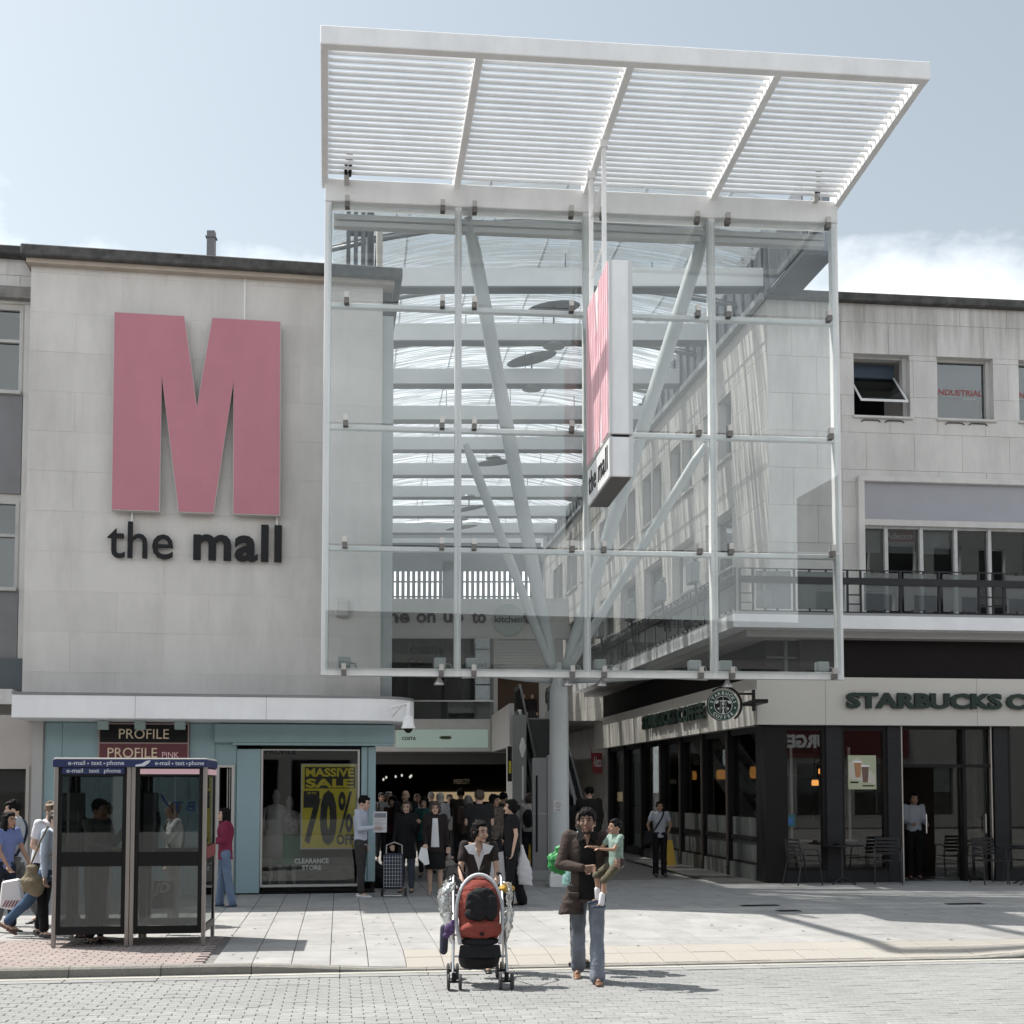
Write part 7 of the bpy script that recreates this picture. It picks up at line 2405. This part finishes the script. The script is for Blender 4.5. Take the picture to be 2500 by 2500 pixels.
# hair clip
# ---- pushchair
px_, py_ = (1170 - 1250) / FPX * 12.05, 12.05
pc_ = thing('pushchair', 'red and black pushchair with silver hood hoop pushed across the road', 'pushchair', (px_, py_, .0), radians(4))
SLV = mat('frame_silver', (.55, .55, .55), .3, metal=.8)
REDF = F('pushchair_red', (.23, .055, .043), var=.2)
BLKF = F('pushchair_black', (.018, .018, .02), var=.2)
for sx in (-1, 1):
    mb = MB(); mb.tube([(sx * .26, -.30, .12), (sx * .25, -.12, .42), (sx * .245, .16, .72), (sx * .24, .42, 1.0), (sx * .23, .50, 1.03)], .012, 8); mb.build('frame_tube', SLV, pc_)
    mb = MB(); mb.tube([(sx * .25, .36, .10), (sx * .245, .1, .45), (sx * .24, -.10, .62)], .012, 8); mb.build('frame_tube', SLV, pc_)
    mb = MB(); mb.tube([(sx * .23, .47, 1.03), (sx * .22, .60, 1.03)], .02, 8); mb.build('handle', BLACK, pc_)
    for (yy, pair) in ((-.32, (-.055, .055)), (.38, (-.045, .045))):
        for dx in pair:
            cx_ = sx * .245 + dx
            wm_ = MB(); wm_.tube([(cx_, yy + .075 * cos(k * pi / 8), .075 + .06 * sin(k * pi / 8)) if False else (cx_, yy + .062 * cos(k * pi / 8), .078 + .062 * sin(k * pi / 8)) for k in range(16)], .016, 7, closed=True)
            wo = wm_.build('wheel', mat('tyre', (.03, .03, .032), .7), pc_)
            mb = MB(); mb.tube([(cx_ - .012, yy, .078), (cx_ + .012, yy, .078)], .046, 12); mb.build('hub', mat('hub_grey', (.35, .34, .33), .5), wo)
        mb = MB(); mb.tube([(sx * .245 - .05, yy, .078), (sx * .245 + .05, yy, .078)], .012, 6); mb.tube([(sx * .245, yy, .078), (sx * .25, yy + .02, .16)], .02, 6); mb.build('fork', BLACK, pc_)
mb = MB(); mb.tube([(-.245, -.2, .30), (.245, -.2, .30)], .011, 6); mb.tube([(-.2, .1, .42), (.2, .1, .42)], .011, 6); mb.tube([(-.235, -.02, .48), (.235, -.02, .48)], .01, 6); mb.build('cross_bar', SLV, pc_)
mb = MB(); mb.loft([((0, -.02, .17), .17, .15), ((0, -.02, .22), .20, .2), ((0, -.03, .28), .205, .2)], 16)
solid(mb, 'basket', BLKF, pc_, .012, 1, wrinkle=.006)
mb = MB(); mb.hexa([(-.2, -.27, .29), (.2, -.27, .29), (.21, -.24, .29), (-.21, -.24, .29), (-.19, -.24, .41), (.19, -.24, .41), (.19, -.21, .41), (-.19, -.21, .41)]); mb.build('foot_flap', BLKF, pc_, bevel=.01)
# hood hoop, red cover and black pack
hoop = []
for k in range(21):
    a = pi * k / 20
    hoop.append((.225 * cos(a) * (1.0), -.10 + .10 * sin(a), .62 + .44 * sin(a) ** .8 if sin(a) > 0 else .62))
hoop = [(.19, -.22, .42)] + hoop[0:] + [(-.19, -.22, .42)]
mb = MB(); mb.tube(hoop, .019, 8); mb.build('hood_hoop', mat('hoop_grey', (.55, .56, .58), .5), pc_, smooth=True)
mb = MB()
mb.loft([((0, -.05, .45), .185, .12), ((0, -.06, .60), .20, .13), ((0, -.03, .80), .205, .14), ((0, .0, .93), .175, .12), ((0, .02, 1.0), .11, .08), ((0, .03, 1.03), .05, .04)], 22)
solid(mb, 'red_cover', REDF, pc_, .009, 1, wrinkle=.012, wfreq=12)
mb = MB(); mb.ell((.02, -.155, .79), (.165, .06, .165)); mb.ell((-.03, -.19, .83), (.10, .05, .10)); mb.ell((-.02, -.18, .70), (.13, .05, .07)); mb.ell((.1, -.17, .76), (.08, .06, .14))
solid(mb, 'black_pack', BLKF, pc_, .008, 1, wrinkle=.012, wfreq=16, seed=3)
mb = MB(); mb.rcone((-.12, -.17, .545), .075, (.14, -.17, .555), .078, 14); mb.ell((.0, -.18, .52), (.17, .07, .06)); solid(mb, 'red_bolster', REDF, pc_, .009, 1, wrinkle=.009, wfreq=14, seed=5)
mb = MB(); mb.box(.0, .035, -.262, -.248, .50, .53); mb.build('label_patch', BLACK, pc_)
mb = MB(); mb.ell((0, -.12, .43), (.2, .14, .05)); solid(mb, 'seat_front', BLKF, pc_, .011, 1, wrinkle=.006)
PLAS = glass('rain_cover_plastic', (.88, .88, .88), .10, 1.6, rough=.12, body=(.6, .6, .6), bodyfac=.22)
for sx in (-1, 1):
    mb = MB(); w_ = .13 if sx < 0 else .06
    mb.loft([((sx * .25, -.06, .38), .015, .03), ((sx * (.27 + w_ * .2), -.05, .55), .04, .08), ((sx * (.27 + w_ * .45), -.04, .75), w_ * .5, .1), ((sx * (.27 + w_ * .4), -.02, .9), w_ * .55, .1), ((sx * .27, .0, .99), .05, .07)], 18)
    solid(mb, 'rain_cover', PLAS, pc_, .010, 1, wrinkle=.022, wfreq=11, seed=sx + 3)
mb = MB(); mb.ell((.27, -.02, .93), (.075, .05, .045)); solid(mb, 'yellow_cloth', mat('yellow_cloth', (.5, .30, .04), .8, var=.4, vscale=40), pc_, .009, 1, wrinkle=.015, wfreq=25)
mb = MB(); mb.ell((-.29, -.22, .56), (.05, .04, .06)); mb.ell((-.32, -.22, .50), (.035, .03, .03)); mb.ell((-.26, -.2, .62), (.02, .02, .03)); mb.build('plush_toy', mat('plush_purple', (.09, .05, .14), .9, var=.4, vscale=30), pc_, smooth=True)
mb = MB(); mb.rcone((-.34, .22, .30), .04, (-.33, .20, .52), .045, 10); mb.build('hanging_bag', F('navy_bag', (.05, .055, .08)), pc_)
# handbag over her arm
hb_ = thing('handbag', 'shiny black handbag with silver buckles hanging at the pushchair handle', 'handbag', ((1108 - 1250) / FPX * 12.7, 12.6, .74), 0)
mb = MB(); mb.ell((0, 0, .14), (.13, .07, .13)); mb.ell((.02, 0, .06), (.15, .08, .08)); solid(mb, 'bag_body', mat('patent_black', (.02, .02, .022), .15, coat=.8), hb_, .010, 1, wrinkle=.02, wfreq=18)
mb = MB()
for k in range(5): mb.ell((-.09 + k * .045, -.07, .18 - .02 * (k % 2)), (.014, .01, .018), None, 8, 5)
for k in range(4): mb.ell((-.11 + k * .05, -.085, .08), (.012, .01, .012), None, 8, 5)
mb.build('buckle', mat('chrome', (.8, .8, .8), .12, metal=1.0), hb_, smooth=True)
mb = MB(); mb.tube([(-.1, 0, .22), (-.06, .02, .36), (.06, .02, .38), (.12, 0, .24)], .009, 6); mb.tube([(.1, 0, .2), (.22, 0, .28), (.32, .05, .36)], .009, 6); mb.build('bag_handle', BLACK, hb_)

# ---- man carrying the child
mx_, my_ = (1433 - 1250) / FPX * 12.25, 12.25
DEN = mat('faded_denim', (.19, .21, .245), .85, var=.5, vscale=2.6, bump=.5, bscale=30, spec=.2)
JK = F('brown_jacket', (.058, .043, .038), var=.12)
m1_, WM = person('man in brown jacket and faded jeans carrying a small child on his arm', (mx_, my_, .0), 1.77, face=-3, skin='brown', hair='black', hstyle='fringe', top=JK, sleeve='long',
                 bottom=DEN, kind='jeans', shoe=mat('tan_shoe', (.17, .085, .045), .4), voxel=.008, coat=True, coat_len=.45, headyaw=-8, headtilt=2,
                 armR=((-.30, -.12, -1), (.93, -.62, -.10), (1, -.2, -.05)), armL=((.42, -.18, -1), (.10, -.95, .12), (-.5, -.75, 0)), legR=(-13, 14), legL=(15, 8), flare=.016,
                 patch=[('shirt', lambda q: (-.085 - .0 * q, .10 - .03 * q), .47, .80, F('black_shirt', (.010, .009, .009)), .014),
                        ('neckline', lambda q: (-.0 - .038 * q, .0 + .038 * q), .765, .83, SK['brown'], .020)])
mb = MB(); mb.hexa([(-.19, -.15, .86), (-.08, -.17, .86), (-.08, -.14, .86), (-.19, -.12, .86), (-.19, -.15, .90), (-.08, -.17, .90), (-.08, -.14, .90), (-.19, -.12, .90)]); mb.build('pocket_flap', JK, m1_, bevel=.006)
mb = MB(); mb.loft([((-.17, -.02, .68), .13, .11), ((-.14, -.01, .8), .11, .12), ((-.1, 0, .95), .1, .12)], 16); solid(mb, 'jacket_tail', JK, m1_, .010, 1, wrinkle=.014, wfreq=10)
for sx in (-1, 1):
    mb = MB(); mb.hexa([(sx * .02, -.135, 1.475), (sx * .085, -.10, 1.51), (sx * .11, -.125, 1.42), (sx * .06, -.15, 1.40), (sx * .02, -.115, 1.475), (sx * .085, -.08, 1.51), (sx * .11, -.105, 1.42), (sx * .06, -.13, 1.40)]); mb.build('shirt_collar', F('black_shirt', (.010, .009, .009)), m1_)
c1_, WC = person('small child in pale green shirt and khaki shorts sitting on the man\'s arm', (mx_ + .265, my_ - .20, .0), .92, face=-62, skin='tan', hair='black', hstyle='short', top=F('mint_shirt', (.21, .285, .245), var=.3, vscale=25), sleeve='short',
                 bottom=F('khaki_shorts', (.10, .088, .06)), kind='shorts', shoe=mat('navy_shoe', (.03, .045, .085), .5), voxel=.0075, seated=True, zoff=.68, headscale=1.22, headyaw=-6, headtilt=-3,
                 armL=((.1, -.65, -.9), (-.15, -1, .08)), armR=((-.1, -.65, -.8), (.1, -1, .15)), legL=(48, 40), legR=(62, 68), belly=.01)
for ch_ in c1_.children:
    if ch_.name.startswith('shoe'):
        pass
SOCK = mat('white_sock', (.68, .66, .68), .8)
Hc = .92
for s_, (sw_, kn) in ((1, (48, 40)), (-1, (62, 68))):
    Hp = Vector((s_ * .085 * Hc / 1.75, 0, .525 * Hc)); a = radians(sw_); K = Hp + Vector((s_ * .01, -sin(a), -cos(a))) * (.245 * Hc); b = radians(sw_ - kn)
    A = K + Vector((s_ * .005, -sin(b), -cos(b))) * (.24 * Hc)
    mb = MB(); mb.rcone(K.lerp(A, .62), .028, A, .030, 10); mb.build('sock', SOCK, c1_, smooth=True)

# ---- others in the foreground and middle
WSH = F('white_blue_shirt', (.42, .45, .53), var=.05)
CHA = F('charcoal_trousers', (.045, .042, .042))
sm_, Wj = person('man in pale blue shirt reading a leaflet against the teal pilaster', by(880, 2190), 1.73, face=78, hair='black', skin='light', top=WSH, sleeve='long', bottom=CHA, shoe=mat('white_trainer', (.6, .6, .62), .5),
                 armL=((.05, .15, -1), (.0, -.25, -1)), armR=((-.05, -.15, -1), (.0, -1.0, .12)), headtilt=14, legL=(-2, 0), legR=(4, 2))
lf = thing('leaflet', 'printed white leaflet held up by the man in the pale blue shirt', 'leaflet', Wj[-1] + Vector((.10, 0, -.08)), radians(8))
mb = MB(); mb.box(-.11, .11, -.006, .006, 0, .34); mb.build('sheet', mat('leaflet_white', (.5, .5, .52), .6), lf)
mb = MB()
for k in range(9): mb.box(-.095, .02 + .07 * ((k * 7) % 3) / 2, -.009, -.0065, .03 + k * .022, .036 + k * .022)
mb.box(-.095, .095, -.009, -.0065, .24, .315); mb.build('print', mat('leaflet_print', (.16, .17, .20), .6), lf)
p = by(905, 2170); bg_ = thing('black_holdall', 'soft black bag dumped on the ground behind the leaflet reader', 'bag', p, 0)
mb = MB(); mb.ell((.08, .3, .2), (.24, .2, .22)); mb.ell((.2, .3, .1), (.22, .2, .12)); mb.ell((.02, .3, .35), (.12, .12, .15)); solid(mb, 'bag_body', BLKF, bg_, .018, 1, wrinkle=.03, wfreq=7)

rj, _ = person('dark haired woman in crimson jacket and jeans beside the right booth', by(548, 2214), 1.55, face=-72, hair='black', hstyle='long', female=True, skin='light', top=F('crimson_jacket', (.17, .022, .055)), sleeve='long', coat=True, coat_len=.47,
               bottom=F('light_blue_jeans', (.13, .18, .27), var=.25, vscale=3), kind='jeans', flare=.012, shoe=mat('blue_shoe', (.05, .08, .13), .6), armL=((.1, -.2, -1), (-.1, -1, -.1)), armR=((-.1, -.2, -1), (.1, -1, -.1)), legL=(-6, 4), legR=(6, 2))
COATB = F('black_coat', (.012, .012, .013)); 
tw, Wt = person('woman in glasses and long black coat steadying a tartan trolley', by(992, 2178), 1.63, face=-4, hair='brown', hstyle='bob', female=True, glasses=True, top=COATB, sleeve='long', coat=True, coat_len=.36,
                bottom=F('grey_jeans', (.06, .07, .09)), armR=((-.14, -.1, -1), (-.12, -.25, -1)), armL=((.15, -.2, -1), (.25, -.75, .55)), belly=.02)
tx, ty = ground(960, 2190)
tr_ = thing('shopping_trolley', 'blue and white tartan shopping trolley held by the woman in black', 'trolley', (tx, ty, .1), 0)
mb = MB(); mb.hexa([(-.16, -.12, .14), (.16, -.12, .14), (.16, .12, .14), (-.16, .12, .14), (-.155, -.12, .72), (.155, -.12, .72), (.155, .12, .72), (-.155, .12, .72)]); mb.build('bag_body', F('trolley_navy', (.035, .04, .06)), tr_, bevel=.03)
mb = MB()
for k in range(7): mb.box(-.148 + k * .047, -.142 + k * .047, -.1235, -.1205, .17, .70)
for k in range(9): mb.box(-.155, .155, -.1235, -.1205, .18 + k * .06, .186 + k * .06)
mb.build('tartan_stripe', mat('tartan_white', (.42, .42, .43), .8), tr_)
mb = MB(); mb.tube([(-.15, -.1, .03), (-.15, .1, .14), (-.13, .14, .85), (0, .14, .9), (.13, .14, .85), (.15, .1, .14), (.15, -.1, .03), (-.15, -.1, .03)], .011, 6); mb.build('trolley_frame', STEEL, tr_)
for sx in (-1, 1):
    mb = MB(); mb.tube([(sx * .18, .12, .07), (sx * .21, .12, .07)], .07, 14); mb.build('wheel', mat('tyre', (.03, .03, .032), .7), tr_)
gw, Wg = person('woman in glasses with white blouse, brown jacket and long black skirt', by(1062, 2184), 1.62, face=2, hair='brown', hstyle='curly', female=True, glasses=True, top=F('dark_brown_jacket', (.022, .016, .016)), sleeve='long', coat=True, coat_len=.44,
                bottom=F('black_skirt', (.012, .012, .013)), kind='skirt', shoe=mat('beige_shoe', (.35, .3, .25), .5), armR=((-.12, -.1, -1), (.1, -.6, -.75)), armL=((.15, 0, -1), (.1, -.1, -1)), belly=.02,
                patch=[('blouse', lambda q: (-.075 + .03 * q, .08 - .03 * q), .50, .80, F('white_blouse', (.62, .62, .64)), .012)])
bb = thing('paper_bag', 'small folded white bag held by the woman in the white blouse', 'bag', Wg[-1] + Vector((-.02, -.08, -.36)), 0)
mb = MB(); mb.prism([(-.05, .3), (.05, .28), (.09, .02), (.02, 0), (-.10, .12)], Frame(0, 0, (1, 0), (0, -1)), -.03, .03); mb.build('bag_body', WHITE, bb)
bk_, Wb = person('woman in a black tee in profile with white carrier bags', by(1250, 2212), 1.68, face=-82, hair='black', hstyle='tied', female=True, top=F('black_tee', (.012, .012, .013)), sleeve='short', bottom=F('black_loose_trousers', (.010, .010, .011)), flare=.03,
                 armL=((.06, .15, -1), (.0, -.2, -1)), armR=((-.05, .15, -1), (0, -.2, -1)), legL=(6, 2), legR=(-10, 4), belly=.015)
for i, (u, w_, col) in enumerate(((1283, .15, 'white'), (1213, .17, 'pale grey'))):
    y = 18.95 + i * .25
    t = thing('carrier_bag', ['thin white plastic carrier bag behind the woman in the black tee', 'white card carrier bag in front of the woman in the black tee'][i], 'bag', atd(u, y, .42), 0, 'white carrier bags by the woman in black')
    mb = MB()
    if i == 0: mb.loft([((0, 0, .0), .11, .05), ((-.02, 0, .25), .12, .07), ((-.05, 0, .5), .05, .04), ((-.06, 0, .62), .02, .02)], 12); solid(mb, 'bag_body', mat('carrier_white', (.5, .5, .52), .6), t, .018, 1, wrinkle=.02, wfreq=9)
    else: mb.hexa([(-.1, -.05, 0), (.14, -.05, 0), (.14, .05, 0), (-.1, .05, 0), (-.12, -.03, .46), (.1, -.03, .5), (.1, .03, .5), (-.12, .03, .46)]); mb.build('bag_body', mat('carrier_white', (.5, .5, .52), .6), t)
gt, Wgt = person('woman in pale grey tee with a dark cross body strap by the shop windows', by(1611, 2138), 1.58, face=4, hair='black', hstyle='short', female=True, skin='tan', top=F('pale_grey_tee', (.36, .38, .43), var=.05), sleeve='short', bottom=F('black_flares', (.010, .010, .012)), flare=.012,
                 armL=((.40, .1, -1), (-.3, .15, -1)), armR=((-.40, .1, -1), (.3, .15, -1)), bag_strap=(1, BLACK))
t = thing('shoulder_bag', 'black shoulder bag at the hip of the woman in the grey tee', 'bag', by(1583, 2138)[:2] + (.72,), 0)
mb = MB(); mb.hexa([(-.12, -.05, 0), (.12, -.05, .06), (.12, .05, .06), (-.12, .05, 0), (-.06, -.04, .3), (.1, -.04, .32), (.1, .04, .32), (-.06, .04, .3)]); mb.build('bag_body', BLKF, t, bevel=.02)
a, z = SB.hit(2233, 2150, -.8); p = SB.P(a, .1, -.8)
person('man in white shirt and black trousers standing in the coffee shop doorway', p, 1.76, face=6, hair='black', skin='tan', top=F('barista_white', (.36, .38, .42), var=.05), sleeve='long', bottom=F('black_trousers2', (.008, .008, .009)), armR=((-.15, -.1, -1), (.25, -.85, -.15)), armL=((.15, -.1, -1), (-.3, -.8, -.15)))
# behind the man: green bag carrier
gb, _ = person('stooping person in a turquoise patterned top behind the carrying man', atd(1409, 13.0, .05), 1.66, face=75, hair='brown', hstyle='bob', female=True, top=mat('turquoise_print', (.14, .26, .25), .8, var=.5, vscale=45), sleeve='long', bottom=F('black_trousers2', (.008, .008, .009)),
               lean=7, armR=((-.05, .0, -1), (0, -.1, -1)), armL=((.1, -.2, -1), (0, -.4, -1)), belly=.05)
t = thing('green_bag', 'bright green shopping bag gripped behind the carrying man', 'bag', atd(1362, 12.75, 1.02), 0)
mb = MB(); mb.ell((0, 0, .1), (.11, .07, .11)); mb.ell((.02, 0, .2), (.07, .05, .1)); mb.ell((-.05, 0, .11), (.06, .06, .11)); solid(mb, 'bag_body', mat('vivid_green', (.02, .22, .05), .5), t, .012, 1, wrinkle=.03, wfreq=9)

# ---- left edge pedestrians
n1, _ = person('young man in pale grey polo with a dark strap walking left', by(34, 2258), 1.72, face=-74, hair='black', skin='light', top=F('grey_white_polo', (.40, .43, .46), var=.05), sleeve='short', bottom=F('grey_trousers', (.12, .12, .12)), shoe=None, bag_strap=(-1, F('navy_strap', (.02, .03, .05))), legL=(16, 4), legR=(-16, 12), headtilt=10)
n2, Wn2 = person('black haired girl in blue tee carrying a striped carrier bag', by(6, 2275), 1.56, face=60, hair='black', hstyle='long', female=True, skin='tan', top=F('blue_tee', (.14, .18, .36)), sleeve='short', bottom=F('navy_jeans', (.02, .024, .04)), armL=((.15, -.3, -1), (.1, -.6, -.85)), armR=((-.1, -.3, -1), (.1, -.65, -.85)), legL=(8, 4), legR=(-10, 8), lean=6, headyaw=10)
t = thing('striped_carrier_bag', 'white carrier bag with slanting red stripes at the left edge', 'bag', atd(38, 15.2, .38), 0)
mb = MB(); mb.hexa([(-.15, -.05, .06), (.18, -.05, .0), (.18, .05, .0), (-.15, .05, .06), (-.13, -.03, .38), (.09, -.03, .42), (.09, .03, .42), (-.13, .03, .38)]); mb.build('bag_body', mat('carrier_bright', (.66, .64, .64), .5), t, bevel=.02)
mb = MB()
for k in range(7): mb.hexa([(-.10 + k * .035, -.056, .07), (-.088 + k * .035, -.056, .07), (-.088 + k * .035, -.05, .07), (-.10 + k * .035, -.05, .07), (-.06 + k * .035, -.054, .15), (-.048 + k * .035, -.054, .15), (-.048 + k * .035, -.046, .15), (-.06 + k * .035, -.046, .15)])
mb.build('red_stripe', mat('stripe_red', (.25, .03, .05), .5), t)
n3, Wn3 = person('man in a white polo shirt with folded arms passing the left booth', by(103, 2286), 1.70, face=68, hair='fair', skin='light', top=F('white_polo', (.66, .66, .70), var=.04), sleeve='short', bottom=F('black_trousers', (.012, .012, .014)), lean=8, armR=((-.1, .2, -1), (.1, -.9, -.35)), armL=((.1, .0, -1), (-.1, -.9, -.2)), legL=(-8, 4), legR=(10, 4), headtilt=10, belly=.02)
n4, _ = person('person in pale blue shirt and jeans striding behind the left booth', atd(128, 14.95), 1.68, face=76, hair='brown', skin='light', top=F('pale_blue_shirt', (.45, .52, .62), var=.05), sleeve='long', bottom=F('mid_blue_jeans', (.055, .095, .165), var=.3, vscale=3), kind='jeans', shoe=mat('brown_boot', (.10, .045, .028), .5), legL=(30, 4), legR=(-34, 14), lean=6)
t = thing('khaki_shoulder_bag', 'khaki canvas shoulder bag hanging beside the man in white polo', 'bag', atd(84, 14.5, .66), 0)
mb = MB(); mb.ell((0, 0, .13), (.13, .08, .13)); mb.ell((.04, 0, .05), (.12, .08, .07)); mb.ell((0, 0, .26), (.08, .05, .1)); solid(mb, 'bag_body', F('khaki_canvas', (.20, .17, .115)), t, .012, 1, wrinkle=.02, wfreq=10)
mb = MB(); mb.tube([(-.02, 0, .33), (.08, .03, .62), (.16, .06, .80)], .012, 6); mb.build('bag_handle', F('khaki_canvas', (.20, .17, .115)), t)
# in and behind the booths
BB = BF0
p = BB.P(.40, .1, -.42)
person('man in grey and pale jersey phoning inside the left booth', p, 1.72, face=70, hair='black', skin='tan', top=F('grey_jersey', (.16, .16, .17)), sleeve='long', bottom=F('dark_trousers', (.02, .02, .022)), armR=((-.1, -.4, -1), (.1, -.9, -.1)), armL=((.1, -.3, -.9), (-.1, -.6, .7)), headtilt=6)
person('person in a light jersey standing just behind the left booth', atd(262, 15.9), 1.66, face=-70, hair='brown', skin='light', top=F('light_jersey', (.36, .35, .34)), sleeve='long', bottom=F('pale_trousers', (.3, .3, .3)), shoe=mat('striped_trainer', (.35, .40, .43), .5))
jd, _ = person('person in white top seen through the glass of the right booth', atd(428, 16.4), 1.66, face=-60, hair='fair', skin='olive', top=F('white_top', (.62, .62, .62), var=.04), sleeve='long', bottom=F('stone_trousers', (.25, .24, .23)), shoe=mat('tan_boot', (.30, .17, .11), .5), bag_strap=(-1, BLACK), armL=((.1, -.5, -.8), (-.1, -.5, .8)))
t = thing('drawstring_bag', 'grey bag with white initials seen low through the right booth', 'bag', atd(404, 15.3, .42), 0)
mb = MB(); mb.hexa([(-.14, -.05, 0), (.14, -.05, 0), (.14, .05, 0), (-.14, .05, 0), (-.12, -.04, .36), (.12, -.04, .36), (.12, .04, .36), (-.12, .04, .36)]); mb.build('bag_body', F('bag_grey', (.10, .10, .10)), t, bevel=.02)
mb = MB(); text(mb, 'JD', Frame(0, 0, (1, 0), (0, -1)), -.10, .09, .16, .32, .052, bold=.02, depth=.01, shear=.2); mb.build('lettering', WHITE, t)

# ---- people in the mall entrance
cols = [(.012, .012, .013), (.035, .02, .02), (.02, .04, .045), (.30, .29, .28), (.10, .08, .07), (.04, .04, .05), (.15, .14, .13), (.06, .02, .02)]
crowd = [
    # label, u, y, head top v, face, hair, style, top colour, female, extra
    ('man in pale top at the dark left side of the mall entrance', 949, 29.0, 1928, 20, 'grey', 'short', (.22, .22, .22), False),
    ('dark haired woman in maroon behind the trolley woman', 962, 25.5, 1938, -10, 'black', 'curly', (.045, .014, .016), True),
    ('tall balding man in black between the two women in glasses', 991, 25.2, 1922, 5, 'grey', 'bald', (.014, .014, .016), False),
    ('woman in a light cardigan in front of the lit shelf', 1019, 29.5, 1933, 10, 'fair', 'short', (.25, .24, .23), True),
    ('dark curly haired woman in deep green behind the white blouse woman', 1037, 25.0, 1941, -5, 'black', 'curly', (.012, .05, .05), True),
    ('person in white head scarf and white wrap seen from behind', 1074, 26.5, 1929, 170, 'grey', 'scarf', (.46, .44, .41), True),
    ('dark figure with a round hood at the back of the entrance', 1125, 28.5, 1920, 180, 'black', 'short', (.018, .014, .012), False),
    ('person with greying hair and brown top walking in', 1142, 25.5, 1935, 175, 'grey', 'bob', (.05, .035, .03), True),
    ('broad man in black seen from behind the pushchair woman', 1170, 21.5, 1922, 176, 'brown', 'short', (.010, .010, .011), False),
    ('woman in a flowered dark top facing the black tee woman', 1203, 22.8, 1932, 30, 'black', 'curly', (.09, .075, .065), True),
    ('dark haired person at the right of the entrance crowd', 1228, 25.5, 1928, 165, 'black', 'short', (.02, .02, .02), False),
    ('person in a white tee with a dark rucksack by the escalator', 1293, 26.5, 1930, 170, 'brown', 'bob', (.34, .32, .32), True),
    ('long haired woman in black right of the column', 1389, 26.0, 1933, 180, 'black', 'long', (.012, .012, .013), True),
    ('heavy man in long black coat walking away up the alley', 1438, 24.6, 1913, 176, 'black', 'short', (.010, .009, .009), False),
    ('woman with pale sleeves deep inside the dark entrance', 1098, 31.5, 1934, 0, 'brown', 'short', (.28, .27, .26), True),
    ('man in dark clothes at the extreme left of the entrance', 932, 31.0, 1931, 10, 'black', 'short', (.04, .035, .035), False),
    ('grey haired person in a charcoal coat near the bar counter', 1053, 32.0, 1930, 190, 'grey', 'short', (.03, .03, .033), False),
]
for i, (lb_, u, y, vt, fc_, hr, hst, col, fem) in enumerate(crowd):
    col = tuple(min(.5, c * 1.3 + .004) for c in col)
    Hh = (EYE - .1) + (1925 - vt) / FPX * y
    Hh = max(1.5, min(1.9, Hh))
    x = (u - 1250) / FPX * y
    big = 'broad' in lb_ or 'heavy' in lb_
    m_ = F('crowd_cloth_%s' % 'abcdefghijklmnopqrstuvwxyz'[i], col, var=.6 if 'flowered' in lb_ else .1, vscale=24 if 'flowered' in lb_ else 9)
    cp, _ = person(lb_, (x, y, .1), Hh, face=fc_, hair=hr, hstyle=hst, female=fem, skin='light' if i % 3 else 'tan', top=m_, sleeve='long' if i % 4 else 'short', coat=True if (i % 2 == 0 or big) else None, coat_len=.30 if 'coat' in lb_ else .44,
                   bottom=F('crowd_trousers_' + 'ab'[i % 2], (.02, .02, .025) if i % 2 else (.035, .035, .04)), voxel=.022, detail=abs(fc_) < 60, legL=(rnd.uniform(-4, 14), 3), legR=(rnd.uniform(-14, 4), 6), lean=rnd.uniform(-2, 7), headyaw=rnd.uniform(-25, 25),
                   armL=((.12, rnd.uniform(-.4, .2), -1), (rnd.uniform(-.5, .2), rnd.uniform(-1, 0), -rnd.uniform(.1, 1))), armR=((-.12, rnd.uniform(-.4, .2), -1), (rnd.uniform(-.2, .5), rnd.uniform(-1, 0), -rnd.uniform(.1, 1))), belly=.05 if big else .01, group=None)
    if 'rucksack' in lb_:
        mb = MB(); mb.ell((0, .17, Hh * .66), (.13, .10, .2)); mb.build('rucksack', BLKF, cp, smooth=True)
# two people standing on the first floor terrace by the escalator head
for lb_, u, vt, col in (('dark figure with reddish hair at the top of the escalator', 1299, 1707, (.02, .015, .015)), ('dark shape of a person left of the escalator head', 1278, 1715, (.015, .014, .014))):
    y = 45.3; z_ = 3.95
    person(lb_, ((u - 1250) / FPX * y, y, z_), 1.5, face=10, hair='brown', hstyle='bob', female=True, top=F('terrace_dark', col), sleeve='long', bottom=F('crowd_trousers_a', (.02, .02, .025)), voxel=.024)
bpy.data.scenes.remove(TMP)
